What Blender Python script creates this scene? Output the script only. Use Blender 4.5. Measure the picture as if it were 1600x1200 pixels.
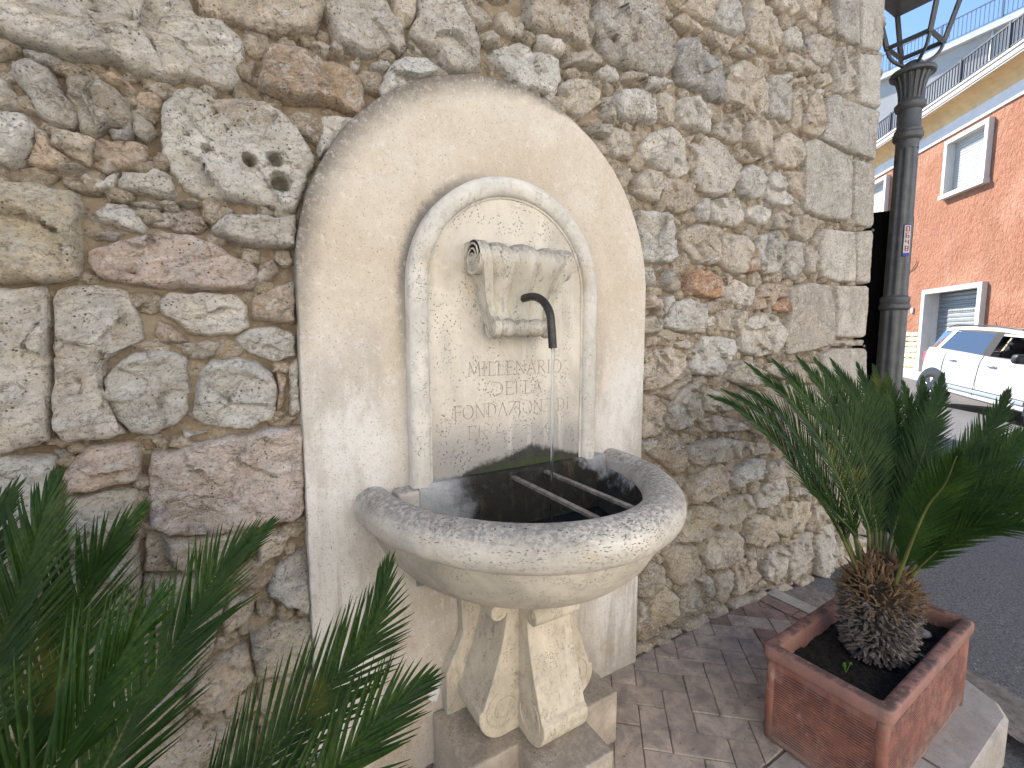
# Wall fountain in a stone wall, two sago palms in terracotta planters, street corner with orange house
import bpy, bmesh, math, random
import numpy as np
from mathutils import Vector, Matrix, noise
random.seed(7)
scene = bpy.context.scene
col = scene.collection
for _o in list(bpy.data.objects):
    bpy.data.objects.remove(_o)

# ------------------------------------------------------------------ camera
cam_d = bpy.data.cameras.new('camera')
cam = bpy.data.objects.new('camera', cam_d)
col.objects.link(cam)
cam_d.sensor_width = 36.0
cam_d.lens = 16.2
cam_d.clip_start = 0.03
cam_d.clip_end = 600
cam.location = (0, 0, 1.40)
cam.rotation_euler = (math.radians(90 - 5.553), 0, math.radians(-31))
scene.camera = cam

# ------------------------------------------------------------------ light
SUN_HEAD, SUN_EL = math.radians(96), math.radians(40)
world = bpy.data.worlds.new('World')
scene.world = world
world.use_nodes = True
wn = world.node_tree
bg = wn.nodes['Background']
sky = wn.nodes.new('ShaderNodeTexSky')
sky.sky_type = 'NISHITA'
sky.sun_disc = False
sky.sun_elevation = SUN_EL
sky.sun_rotation = math.pi / 2 - SUN_HEAD
sky.altitude = 600
sky.air_density = 0.65
sky.dust_density = 0.1
sky.ozone_density = 2.6
wn.links.new(sky.outputs[0], bg.inputs[0])
bg.inputs[1].default_value = 0.07
sun_d = bpy.data.lights.new('sun', 'SUN')
sun_d.energy = 2.0
sun_d.angle = math.radians(0.53)
sun_d.color = (1.0, 0.95, 0.87)
sun = bpy.data.objects.new('sun', sun_d)
col.objects.link(sun)
sun.location = (0, 12, 14)
_sd = Vector((math.cos(SUN_HEAD) * math.cos(SUN_EL), math.sin(SUN_HEAD) * math.cos(SUN_EL), math.sin(SUN_EL)))
sun.rotation_euler = _sd.to_track_quat('Z', 'Y').to_euler()
scene.cycles.max_bounces = 6
scene.cycles.diffuse_bounces = 4
scene.cycles.use_adaptive_sampling = True
scene.cycles.adaptive_threshold = 0.015
vs = scene.view_settings
vs.view_transform = 'Standard'
vs.look = 'None'
vs.gamma = 1.0
vs.use_curve_mapping = False
vs.exposure = 2.74

# ------------------------------------------------------------------ node helpers
class Mat:
    def __init__(s, name, rough=0.8, spec=0.3):
        s.m = bpy.data.materials.new(name)
        s.m.use_nodes = True
        s.t = s.m.node_tree
        s.b = s.t.nodes['Principled BSDF']
        s.b.inputs['Roughness'].default_value = rough
        s.b.inputs['Specular IOR Level'].default_value = spec
        s._pos = None
    def n(s, typ, props=None, **ins):
        nd = s.t.nodes.new('ShaderNode' + typ)
        for k, v in (props or {}).items():
            setattr(nd, k, v)
        for k, v in ins.items():
            key = int(k[1:]) if k[0] == 'i' and k[1:].isdigit() else k.replace('_', ' ')
            s.set(nd.inputs[key], v)
        return nd
    def set(s, sock, v):
        if isinstance(v, bpy.types.NodeSocket):
            s.t.links.new(v, sock)
        elif isinstance(v, (tuple, list)) and len(v) == 3 and sock.type == 'RGBA':
            sock.default_value = (*v, 1)
        else:
            sock.default_value = v
    def pos(s):
        if s._pos is None:
            s._pos = s.n('NewGeometry').outputs['Position']
        return s._pos
    def local(s):
        return s.n('TexCoord').outputs['Object']
    def mapv(s, v, scale=(1, 1, 1), rot=(0, 0, 0), loc=(0, 0, 0)):
        return s.n('Mapping', None, Vector=v, Scale=scale, Rotation=rot, Location=loc).outputs[0]
    def noise(s, scale, detail=6, rough=0.6, v=None, dist=0.0):
        return s.n('TexNoise', None, Vector=v or s.pos(), Scale=scale, Detail=detail, Roughness=rough, Distortion=dist).outputs[0]
    def voro(s, scale, v=None, feature='F1', rnd=1.0):
        return s.n('TexVoronoi', {'feature': feature}, Vector=v or s.pos(), Scale=scale, Randomness=rnd).outputs[0]
    def ramp(s, f, a, b, inv=False):
        nd = s.n('MapRange', {'clamp': True, 'interpolation_type': 'SMOOTHSTEP'}, i0=f, i1=a, i2=b, i3=1.0 if inv else 0.0, i4=0.0 if inv else 1.0)
        return nd.outputs[0]
    def mth(s, op, a, b=0.0):
        return s.n('Math', {'operation': op}, i0=a, i1=b).outputs[0]
    def mul(s, a, b): return s.mth('MULTIPLY', a, b)
    def add(s, a, b): return s.mth('ADD', a, b)
    def mix(s, f, a, b, mode='MIX'):
        nd = s.n('Mix', {'data_type': 'RGBA', 'blend_type': mode})
        s.set(nd.inputs[0], f); s.set(nd.inputs[6], a); s.set(nd.inputs[7], b)
        return nd.outputs[2]
    def col(s, c): s.set(s.b.inputs['Base Color'], c); return s
    def rgh(s, c): s.set(s.b.inputs['Roughness'], c); return s
    def bump(s, h, dist=0.005, strength=1.0, prev=None):
        # heights in metres are summed into a single bump node
        hh = s.mul(h, dist * strength)
        if getattr(s, '_bn', None) is None:
            s._bn = s.n('Bump', None, Distance=1.0, Strength=1.0)
            s.set(s.b.inputs['Normal'], s._bn.outputs[0])
        else:
            hh = s.add(s._hh, hh)
        s._hh = hh
        s.set(s._bn.inputs['Height'], hh)
        return None
    def xyz(s, v=None):
        nd = s.n('SeparateXYZ', None, i0=v or s.pos())
        return nd.outputs
    def dist2(s, a, b):
        return s.mth('SQRT', s.add(s.mul(a, a), s.mul(b, b)))

def plain(name, c, rough=0.6, metal=0.0, spec=0.4, var=0.12, sc=20, bmp=0.0):
    M = Mat(name, rough, spec)
    M.b.inputs['Metallic'].default_value = metal
    nz = M.noise(sc, 6, 0.65)
    M.col(M.mix(M.ramp(nz, 0.3, 0.7), tuple(x * (1 - var) for x in c), tuple(min(1, x * (1 + var)) for x in c)))
    if bmp: M.bump(M.noise(sc * 4, 6, 0.7), bmp)
    return M.m

# ---- wall stones: colour from the object's own colour, so every stone has its own tint
def stone_mat():
    M = Mat('wall_stone', 0.92, 0.12)
    oi = M.n('ObjectInfo')
    off = M.n('CombineXYZ', None, i0=M.mul(oi.outputs['Random'], 31.0), i1=M.mul(oi.outputs['Random'], 17.0), i2=M.mul(oi.outputs['Random'], 23.0)).outputs[0]
    p = M.n('VectorMath', {'operation': 'ADD'}, i0=M.pos(), i1=off).outputs[0]
    p = M.mapv(p, rot=(0, 0.32, 0))
    base = oi.outputs['Color']
    n1 = M.noise(9, 7, 0.68, p, 0.5)
    c = M.mix(M.ramp(n1, 0.28, 0.72), M.mix(1.0, base, (0.84, 0.81, 0.77), 'MULTIPLY'), M.mix(1.0, base, (1.28, 1.28, 1.27), 'MULTIPLY'))
    st = M.ramp(M.noise(5.5, 6, 0.66, M.mapv(p, loc=(3, 9, 4)), 0.8), 0.53, 0.70)
    c = M.mix(M.mul(st, 0.5), c, (0.52, 0.38, 0.24))
    gy = M.ramp(M.noise(7.5, 6, 0.68, M.mapv(p, loc=(13, 2, 7)), 0.6), 0.52, 0.66)
    c = M.mix(M.mul(gy, 0.38), c, (0.50, 0.47, 0.43))
    wh = M.ramp(M.noise(19, 8, 0.74, M.mapv(p, loc=(7, 1, 8), scale=(1, 1, 1.6)), 1.0), 0.52, 0.62)
    c = M.mix(M.mul(wh, 0.65), c, (0.87, 0.845, 0.79))
    # strata, cracks and pits
    lay = M.noise(24, 8, 0.76, M.mapv(p, scale=(0.9, 0.9, 1.7)), 0.9)
    crk = M.ramp(lay, 0.34, 0.46, True)
    c = M.mix(M.mul(crk, 0.62), c, (0.22, 0.165, 0.11))
    wv = M.n('VectorMath', {'operation': 'ADD'}, i0=p, i1=M.n('VectorMath', {'operation': 'SCALE'}, i0=M.n('TexNoise', None, Vector=p, Scale=14.0, Detail=4.0, Roughness=0.65).outputs[1], i3=0.10).outputs[0]).outputs[0]
    ln = M.voro(9, M.mapv(wv, scale=(0.8, 0.8, 1.5)), 'DISTANCE_TO_EDGE')
    line = M.mul(M.ramp(ln, 0.0, 0.055, True), M.ramp(M.noise(8, 3, 0.6, p), 0.44, 0.58))
    c = M.mix(M.mul(line, 0.30), c, (0.17, 0.125, 0.085))
    lay2 = M.noise(58, 6, 0.75, M.mapv(p, loc=(2, 2, 6), scale=(0.8, 0.8, 1.5)), 0.8)
    c = M.mix(M.mul(M.ramp(lay2, 0.34, 0.42, True), 0.65), c, (0.16, 0.115, 0.075))
    fine = M.noise(120, 5, 0.8, p)
    c = M.mix(M.mul(M.ramp(fine, 0.53, 0.62), 0.58), c, (0.22, 0.17, 0.12))
    c = M.mix(M.mul(M.ramp(fine, 0.38, 0.47, True), 0.5), c, (0.88, 0.85, 0.79))
    pit = M.mul(M.ramp(M.voro(80, p), 0.10, 0.26, True), M.ramp(M.noise(14, 4, 0.6, p), 0.48, 0.60))
    c = M.mix(M.mul(pit, 0.85), c, (0.09, 0.07, 0.05))
    M.col(c)
    h = M.add(M.mul(lay, 1.0), M.mul(line, -0.25))
    b1 = M.bump(h, 0.026, 1.0)
    b2 = M.bump(M.add(lay2, M.mul(fine, 0.35)), 0.012, 1.0, b1)
    M.bump(M.mul(pit, -1.0), 0.006, 0.9, b2)
    return M.m
M_STONE = stone_mat()

def mortar_mat():
    M = Mat('wall_mortar', 0.95, 0.1)
    n1 = M.noise(6, 8, 0.65)
    c = M.mix(M.ramp(n1, 0.3, 0.7), (0.20, 0.15, 0.095), (0.40, 0.325, 0.235))
    c = M.mix(M.mul(M.ramp(M.noise(60, 8, 0.7), 0.5, 0.68), 0.6), c, (0.55, 0.48, 0.38))
    c = M.mix(M.mul(M.ramp(M.noise(25, 6, 0.7), 0.58, 0.7), 0.7), c, (0.13, 0.10, 0.07))
    M.col(c)
    b = M.bump(M.noise(45, 10, 0.75), 0.012)
    M.bump(M.noise(150, 6, 0.7), 0.004, 0.8, b)
    return M.m
M_MORTAR = mortar_mat()

def plaster_mat():
    M = Mat('cream_plaster', 0.9, 0.15)
    x, y, z = M.xyz()
    big = M.noise(2.2, 7, 0.6, None, 0.4)
    pat = M.ramp(M.noise(5.5, 8, 0.7, M.mapv(M.pos(), loc=(9, 3, 3))), 0.42, 0.62)
    c = M.mix(M.ramp(big, 0.3, 0.7), (0.64, 0.545, 0.42), (0.73, 0.66, 0.55))
    c = M.mix(M.mul(pat, 0.30), c, (0.56, 0.46, 0.34))
    # washed pale lower left and the bare patches beside the basin
    low = M.ramp(M.add(z, M.mul(M.noise(3, 6, 0.6), 0.7)), 1.45, 1.85, True)
    c = M.mix(M.mul(low, 0.85), c, (0.77, 0.745, 0.70))
    gs = M.mul(M.ramp(M.noise(4.2, 8, 0.66, M.mapv(M.pos(), scale=(1.6, 1, 0.55))), 0.42, 0.60), M.ramp(z, 1.25, 1.6, True))
    c = M.mix(M.mul(gs, 0.62), c, (0.42, 0.37, 0.305))
    och = M.mul(M.ramp(M.noise(3.4, 7, 0.6, M.mapv(M.pos(), loc=(4, 0, 2))), 0.5, 0.7), M.ramp(z, 0.55, 0.95, True))
    c = M.mix(M.mul(och, 0.7), c, (0.45, 0.34, 0.20))
    drip = M.mul(M.ramp(M.noise(11, 6, 0.65, M.mapv(M.pos(), scale=(2.4, 1, 0.16), loc=(3, 0, 1))), 0.52, 0.66), M.ramp(M.add(z, M.mul(M.noise(4, 3, 0.5), 0.5)), 1.0, 1.35, True))
    c = M.mix(M.mul(drip, 0.5), c, (0.36, 0.31, 0.25))
    hair = M.mul(M.ramp(M.voro(3.2, M.n('VectorMath', {'operation': 'ADD'}, i0=M.pos(), i1=M.n('VectorMath', {'operation': 'SCALE'}, i0=M.n('TexNoise', None, Vector=M.pos(), Scale=7.0, Detail=5.0, Roughness=0.6).outputs[1], i3=0.22).outputs[0]).outputs[0], 'DISTANCE_TO_EDGE'), 0.002, 0.006, True), M.ramp(M.noise(2.4, 3, 0.5), 0.52, 0.60))
    c = M.mix(M.mul(hair, 0.22), c, (0.25, 0.20, 0.15))
    # darker brown halo round the panel
    r2 = M.dist2(M.add(x, -0.792), M.mth('MAXIMUM', M.add(z, -1.56), 0.0))
    halo = M.mul(M.ramp(M.add(r2, M.mul(M.noise(9, 6, 0.6), 0.12)), 0.40, 0.52, True), 0.45)
    c = M.mix(halo, c, (0.44, 0.36, 0.26))
    soot = M.mul(M.ramp(M.add(r2, M.mul(M.noise(40, 6, 0.7), 0.05)), 0.385, 0.415, True), M.ramp(M.add(M.mul(x, -1.0), M.mul(z, 0.5)), 0.18, 0.42))
    c = M.mix(M.mul(soot, 0.8), c, (0.13, 0.125, 0.12))
    # black lichen along the rim of the arch, thickest at upper left
    r1 = M.dist2(M.add(x, -0.792), M.mth('MAXIMUM', M.add(z, -1.573), 0.0))
    w = M.add(M.mul(M.ramp(M.add(M.mul(x, -0.9), M.mul(z, 0.8)), 0.62, 1.30), 0.075), 0.006)
    e = M.n('Math', {'operation': 'DIVIDE'}, i0=M.add(M.add(0.650, M.mul(r1, -1.0)), M.mul(M.add(M.noise(26, 7, 0.75), -0.5), 0.055)), i1=w).outputs[0]
    lich = M.mul(M.ramp(e, -0.2, 1.3, True), M.ramp(z, 1.15, 1.75))
    lich = M.mul(lich, M.ramp(M.noise(70, 8, 0.8), 0.26, 0.50))
    c = M.mix(M.mul(lich, 0.9), c, (0.055, 0.052, 0.05))
    # chipped white patch low on the left
    dx, dz = M.mul(M.add(x, -0.505), 1.0), M.mul(M.add(z, -0.265), 0.55)
    chip = M.ramp(M.add(M.dist2(dx, dz), M.mul(M.noise(22, 6, 0.65), 0.06)), 0.048, 0.056, True)
    c = M.mix(chip, c, (0.80, 0.79, 0.77))
    mot = M.noise(38, 7, 0.75)
    c = M.mix(M.mul(M.ramp(mot, 0.52, 0.66), 0.30), c, (0.50, 0.42, 0.32))
    c = M.mix(M.mul(M.ramp(mot, 0.34, 0.46, True), 0.35), c, (0.84, 0.80, 0.73))
    spk = M.ramp(M.noise(190, 3, 0.6), 0.58, 0.70)
    c = M.mix(M.mul(spk, 0.7), c, (0.27, 0.22, 0.16))
    M.col(c)
    b = M.bump(M.noise(90, 8, 0.75), 0.005)
    b = M.bump(M.noise(8, 5, 0.6), 0.012, 0.8, b)
    M.bump(M.mul(chip, -1.0), 0.006, 0.8, b)
    return M.m
M_PLASTER = plaster_mat()

def travertine(name, streak=(1, 1, 1), lichen=0.0, tint=(0.62, 0.565, 0.47), dirt=0.0, panel=False, grime=0.0):
    M = Mat(name, 0.75, 0.25)
    p = M.pos()
    x, y, z = M.xyz()
    n1 = M.noise(5, 8, 0.65, M.mapv(p, scale=streak), 0.5)
    c = M.mix(M.ramp(n1, 0.28, 0.72), tuple(t * 0.76 for t in tint), tuple(min(1, t * 1.14) for t in tint))
    oc = M.ramp(M.noise(7, 7, 0.65, M.mapv(p, loc=(5, 5, 1))), 0.54, 0.72)
    c = M.mix(M.mul(oc, 0.45), c, (0.47, 0.36, 0.21))
    if panel:
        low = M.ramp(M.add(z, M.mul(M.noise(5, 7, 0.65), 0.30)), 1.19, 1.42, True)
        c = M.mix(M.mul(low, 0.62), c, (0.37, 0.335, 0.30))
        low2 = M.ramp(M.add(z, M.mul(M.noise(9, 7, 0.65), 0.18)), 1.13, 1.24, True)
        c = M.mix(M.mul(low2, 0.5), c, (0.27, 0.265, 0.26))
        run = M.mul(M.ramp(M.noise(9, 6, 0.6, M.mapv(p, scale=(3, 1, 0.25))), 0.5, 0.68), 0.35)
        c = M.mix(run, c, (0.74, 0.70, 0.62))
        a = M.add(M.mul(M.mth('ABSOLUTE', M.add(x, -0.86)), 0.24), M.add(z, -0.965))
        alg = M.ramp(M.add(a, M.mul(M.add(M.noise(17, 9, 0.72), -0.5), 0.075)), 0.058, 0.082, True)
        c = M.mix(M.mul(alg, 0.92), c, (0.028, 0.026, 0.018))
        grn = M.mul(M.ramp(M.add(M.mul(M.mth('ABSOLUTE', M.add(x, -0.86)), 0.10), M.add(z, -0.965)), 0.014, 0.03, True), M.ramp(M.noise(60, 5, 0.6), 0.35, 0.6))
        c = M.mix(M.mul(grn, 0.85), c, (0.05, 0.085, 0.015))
    if dirt:
        d = M.ramp(M.noise(6, 9, 0.7, M.mapv(p, loc=(2, 3, 9))), 0.45, 0.68)
        c = M.mix(M.mul(d, dirt), c, (0.27, 0.23, 0.19))
    if lichen:
        nz = M.n('SeparateXYZ', None, i0=M.n('NewGeometry').outputs['Normal']).outputs[2]
        up = M.ramp(M.add(nz, M.mul(M.add(M.noise(10, 8, 0.7), -0.5), 1.6)), 0.15, 0.95)
        fine = M.ramp(M.noise(80, 8, 0.75), 0.36, 0.60)
        c = M.mix(M.mul(M.mul(up, fine), lichen), c, (0.16, 0.155, 0.15))
    if grime:
        g = M.ramp(M.noise(34, 9, 0.75, M.mapv(p, scale=(1, 1, 0.5))), 0.50, 0.66)
        c = M.mix(M.mul(g, grime), c, (0.12, 0.10, 0.075))
    pv = M.mapv(p, scale=streak)
    pit = M.mul(M.ramp(M.voro(150, pv), 0.10, 0.30, True), M.ramp(M.noise(15, 6, 0.65, pv), 0.45, 0.62))
    pit2 = M.mul(M.ramp(M.voro(48, pv), 0.06, 0.14, True), M.ramp(M.noise(8, 5, 0.65, pv), 0.56, 0.64))
    pp = M.mth('MAXIMUM', pit, pit2)
    c = M.mix(M.mul(pp, 0.8), c, (0.10, 0.08, 0.06))
    M.col(c)
    b = M.bump(M.noise(70, 8, 0.7), 0.0022)
    b = M.bump(M.noise(9, 4, 0.6), 0.005, 0.5, b)
    M.bump(M.mul(pp, -1.0), 0.005, 0.9, b)
    return M.m
M_PANEL = travertine('travertine_panel', (1, 1, 0.7), panel=True)
M_MOULD = travertine('travertine_moulding', (1, 1, 1), tint=(0.66, 0.62, 0.54), grime=0.25)
M_RIM = travertine('travertine_rim', (0.5, 0.5, 2.2), lichen=0.72, tint=(0.64, 0.59, 0.50), dirt=0.35, grime=0.2)
M_BOWL = travertine('travertine_bowl', (0.8, 0.8, 1.5), dirt=0.55, tint=(0.60, 0.545, 0.44))
M_BRACKET = travertine('travertine_bracket', (1.4, 1.4, 0.5), lichen=0.75, tint=(0.60, 0.55, 0.45), grime=0.45)
M_CONSOLE = travertine('travertine_console', (1.4, 1.4, 0.8), tint=(0.62, 0.55, 0.43), grime=0.38, dirt=0.3)
M_PLINTH = travertine('travertine_plinth', (1, 1, 1), tint=(0.52, 0.45, 0.36), dirt=0.6, lichen=0.45)

def basin_inside():
    M = Mat('basin_inside', 0.92, 0.15)
    x, y, z = M.xyz()
    c = M.mix(M.ramp(M.noise(8, 8, 0.7), 0.3, 0.7), (0.34, 0.34, 0.34), (0.60, 0.60, 0.58))
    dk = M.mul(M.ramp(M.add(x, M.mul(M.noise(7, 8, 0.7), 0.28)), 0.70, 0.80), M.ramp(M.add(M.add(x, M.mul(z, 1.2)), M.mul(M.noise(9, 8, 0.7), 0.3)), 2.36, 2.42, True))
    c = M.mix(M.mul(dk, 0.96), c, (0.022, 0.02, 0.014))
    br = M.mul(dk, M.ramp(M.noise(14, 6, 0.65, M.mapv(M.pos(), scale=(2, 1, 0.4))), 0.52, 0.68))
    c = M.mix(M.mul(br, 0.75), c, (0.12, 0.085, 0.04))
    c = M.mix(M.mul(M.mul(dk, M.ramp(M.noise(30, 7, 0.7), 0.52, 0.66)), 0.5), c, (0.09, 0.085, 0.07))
    M.col(c)
    M.bump(M.noise(40, 8, 0.75), 0.014)
    return M.m
M_INSIDE = basin_inside()

def brick_mat():
    M = Mat('paving_brick', 0.8, 0.25)
    oi = M.n('ObjectInfo')
    base = oi.outputs['Color']
    n = M.noise(11, 9, 0.68, None, 0.5)
    c = M.mix(M.ramp(n, 0.3, 0.7), M.mix(1.0, base, (0.6, 0.6, 0.62), 'MULTIPLY'), M.mix(1.0, base, (1.25, 1.22, 1.18), 'MULTIPLY'))
    c = M.mix(M.mul(M.ramp(M.noise(4, 8, 0.7), 0.5, 0.68), 0.5), c, (0.31, 0.28, 0.25))
    c = M.mix(M.mul(M.ramp(M.noise(45, 6, 0.7), 0.60, 0.70), 0.8), c, (0.07, 0.06, 0.055))
    c = M.mix(M.mul(M.ramp(M.noise(17, 8, 0.7, M.mapv(M.pos(), loc=(8, 2, 0))), 0.60, 0.72), 0.5), c, (0.48, 0.44, 0.40))
    M.col(c)
    b = M.bump(M.noise(60, 9, 0.75), 0.004)
    M.bump(M.noise(12, 5, 0.6), 0.006, 0.7, b)
    return M.m
M_BRICK = brick_mat()
M_KERB = travertine('kerb_stone', (1, 1, 1), tint=(0.50, 0.455, 0.40), dirt=0.5, grime=0.18)

def asphalt_mat():
    M = Mat('asphalt', 0.85, 0.3)
    g = M.noise(95, 5, 0.85)
    c = M.mix(M.ramp(g, 0.35, 0.70), (0.05, 0.05, 0.052), (0.27, 0.265, 0.26))
    c = M.mix(M.mul(M.ramp(M.noise(1.3, 8, 0.65), 0.45, 0.7), 0.5), c, (0.125, 0.125, 0.13))
    c = M.mix(M.mul(M.ramp(M.noise(330, 2, 0.5), 0.62, 0.7), 0.8), c, (0.30, 0.29, 0.28))
    M.col(c)
    b = M.bump(g, 0.006)
    M.bump(M.noise(9, 6, 0.6), 0.008, 0.6, b)
    return M.m
M_ASPHALT = asphalt_mat()
M_DIRT = plain('gutter_dirt', (0.20, 0.175, 0.15), 0.95, var=0.35, sc=25, bmp=0.008)

def terracotta():
    M = Mat('terracotta', 0.75, 0.3)
    p = M.pos(); x, y, z = M.xyz()
    c = M.mix(M.ramp(M.noise(7, 8, 0.65), 0.3, 0.7), (0.22, 0.088, 0.062), (0.35, 0.155, 0.11))
    wht = M.ramp(M.noise(23, 9, 0.75, M.mapv(p, scale=(1, 1, 0.6))), 0.55, 0.70)
    c = M.mix(M.mul(wht, 0.6), c, (0.47, 0.36, 0.31))
    drk = M.ramp(M.noise(9, 8, 0.7, M.mapv(p, loc=(4, 4, 2))), 0.52, 0.70)
    c = M.mix(M.mul(drk, 0.55), c, (0.10, 0.05, 0.035))
    scr = M.ramp(M.noise(60, 5, 0.7, M.mapv(p, scale=(0.5, 0.5, 2.5))), 0.66, 0.74)
    c = M.mix(M.mul(scr, 0.6), c, (0.55, 0.43, 0.36))
    spl = M.mul(M.ramp(M.add(z, M.mul(M.noise(14, 6, 0.7), 0.16)), 0.10, 0.20, True), 0.55)
    c = M.mix(spl, c, (0.25, 0.20, 0.165))
    blm = M.mul(M.ramp(M.add(z, M.mul(M.noise(20, 7, 0.7, M.mapv(p, scale=(2, 2, 0.4))), 0.30)), 0.40, 0.46), 0.16)
    c = M.mix(blm, c, (0.50, 0.41, 0.36))
    nz = M.n('SeparateXYZ', None, i0=M.n('NewGeometry').outputs['Normal']).outputs[2]
    lk = M.mul(M.ramp(nz, 0.5, 0.9), M.ramp(M.noise(16, 9, 0.72), 0.42, 0.56))
    c = M.mix(M.mul(lk, 0.75), c, (0.055, 0.045, 0.042))
    M.col(c)
    M.bump(M.noise(70, 8, 0.7), 0.002)
    return M.m
M_TERRA = terracotta()

def leaf_mat():
    M = Mat('palm_leaflet', 0.42, 0.22)
    n = M.noise(9, 3, 0.5)
    c = M.mix(M.ramp(n, 0.35, 0.65), (0.021, 0.056, 0.008), (0.054, 0.106, 0.016))
    c = M.mix(M.ramp(M.noise(130, 2, 0.5), 0.3, 0.75), c, (0.014, 0.038, 0.007))
    yl = M.ramp(M.noise(3.5, 4, 0.6, M.mapv(M.pos(), loc=(5, 1, 2))), 0.60, 0.72)
    c = M.mix(M.mul(yl, 0.55), c, (0.20, 0.19, 0.03))
    M.col(c)
    tr = M.n('BsdfTranslucent', None, Color=(0.07, 0.13, 0.02))
    mx = M.n('MixShader', None, i0=0.30, i1=M.b.outputs[0], i2=tr.outputs[0])
    M.t.links.new(mx.outputs[0], M.t.nodes['Material Output'].inputs[0])
    return M.m
M_LEAF = leaf_mat()
M_RACHIS = plain('palm_rachis', (0.12, 0.13, 0.035), 0.5, var=0.3, sc=12)
M_SCALE = plain('leaf_base_grey', (0.16, 0.135, 0.115), 0.9, var=0.75, sc=55, bmp=0.002)
M_FIBRE = plain('leaf_base_brown', (0.20, 0.125, 0.062), 0.9, var=0.6, sc=45, bmp=0.002)
M_CORE = plain('trunk_core', (0.03, 0.022, 0.016), 0.95, var=0.4)
M_SOIL = plain('potting_soil', (0.026, 0.020, 0.015), 0.95, var=0.8, sc=70, bmp=0.02)
M_PEBBLE = plain('pebble', (0.30, 0.29, 0.28), 0.8, var=0.2)
M_PIPE = plain('spout_pipe', (0.055, 0.050, 0.045), 0.45, metal=0.6, var=0.4, sc=30)
M_BAR = plain('iron_bar', (0.23, 0.205, 0.175), 0.6, metal=0.3, var=0.45, sc=35, bmp=0.001)
M_LETTER = plain('engraved_letter', (0.35, 0.30, 0.25), 0.9, var=0.35, sc=60)
M_IRON = plain('lamp_iron', (0.085, 0.088, 0.088), 0.45, metal=0.1, spec=0.4, var=0.2, sc=14, bmp=0.0008)
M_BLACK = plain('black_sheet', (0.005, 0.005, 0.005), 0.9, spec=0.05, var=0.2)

def water_mat():
    M = Mat('water', 0.05, 0.5)
    M.b.inputs['Base Color'].default_value = (0.9, 0.95, 1, 1)
    M.b.inputs['Transmission Weight'].default_value = 1.0
    M.b.inputs['IOR'].default_value = 1.33
    M.b.inputs['Roughness'].default_value = 0.03
    return M.m
M_WATER = water_mat()

def stucco():
    M = Mat('orange_stucco', 0.9, 0.15)
    p = M.local()
    c = M.mix(M.ramp(M.noise(1.1, 8, 0.65, p), 0.3, 0.7), (0.28, 0.126, 0.076), (0.345, 0.162, 0.10))
    c = M.mix(M.mul(M.ramp(M.noise(14, 6, 0.7, M.mapv(p, scale=(1, 1, 0.6))), 0.5, 0.66), 0.55), c, (0.22, 0.09, 0.05))
    rs = M.ramp(M.noise(1.6, 6, 0.6, M.mapv(p, scale=(2.2, 1, 0.12))), 0.52, 0.68)
    c = M.mix(M.mul(rs, 0.35), c, (0.30, 0.16, 0.11))
    fd = M.ramp(M.noise(0.7, 4, 0.6, M.mapv(p, loc=(2, 0, 5))), 0.5, 0.65)
    c = M.mix(M.mul(fd, 0.35), c, (0.46, 0.26, 0.18))
    M.col(c)
    M.bump(M.noise(9, 6, 0.65, M.mapv(p, scale=(1.2, 1, 0.8)), 0.6), 0.075, 1.0)
    return M.m
M_STUCCO = stucco()
M_WHITE = plain('white_paint', (0.50, 0.49, 0.465), 0.6, var=0.06, sc=4)
M_FRIEZE = plain('grey_white_band', (0.55, 0.54, 0.53), 0.8, var=0.08, sc=3)
M_OCHRE = plain('ochre_cove', (0.55, 0.38, 0.19), 0.85, var=0.12, sc=3)
M_SLABEDGE = plain('slab_edge', (0.50, 0.42, 0.36), 0.8, var=0.12, sc=4)
M_SHUTTER = plain('shutter_slat', (0.42, 0.42, 0.395), 0.6, var=0.05, sc=4)
M_ROLLER = plain('roller_door', (0.22, 0.235, 0.235), 0.5, metal=0.2, var=0.12, sc=6)
M_RAIL = plain('railing_iron', (0.02, 0.022, 0.03), 0.5, var=0.2)
M_PALEW = plain('pale_render', (0.33, 0.325, 0.31), 0.9, var=0.10, sc=0.8)
M_BASESTONE = plain('base_cladding', (0.56, 0.47, 0.31), 0.85, var=0.25, sc=5, bmp=0.02)
M_DOWNPIPE = plain('brown_downpipe', (0.17, 0.075, 0.05), 0.5, var=0.15, sc=5)
M_PAVE = plain('concrete_pavement', (0.48, 0.46, 0.43), 0.9, var=0.15, sc=3, bmp=0.003)
M_CARPAINT = plain('white_car_paint', (0.45, 0.45, 0.447), 0.22, spec=0.5, var=0.01, sc=2)
M_CARBLACK = plain('car_black_trim', (0.012, 0.012, 0.013), 0.4, var=0.1)
M_TYRE = plain('tyre_rubber', (0.018, 0.018, 0.018), 0.85, var=0.2)
M_ALLOY = plain('alloy', (0.55, 0.56, 0.57), 0.3, metal=0.8, var=0.05)
M_CHROME = plain('satin_chrome', (0.5, 0.5, 0.5), 0.25, metal=0.9, var=0.03)
M_TAIL = plain('tail_light_red', (0.55, 0.02, 0.03), 0.2, var=0.05)
M_SEAT = plain('seat_fabric', (0.02, 0.02, 0.022), 0.8, var=0.2)
def carglass():
    M = Mat('car_glass', 0.02, 0.8)
    M.b.inputs['Base Color'].default_value = (0.015, 0.022, 0.03, 1)
    M.b.inputs['Coat Weight'].default_value = 1.0
    M.b.inputs['Coat IOR'].default_value = 1.7
    M.b.inputs['Coat Roughness'].default_value = 0.02
    return M.m
M_CARGLASS = carglass()
def wallglass():
    M = Mat('window_glass', 0.05, 0.5)
    M.b.inputs['Base Color'].default_value = (0.05, 0.06, 0.07, 1)
    return M.m

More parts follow.
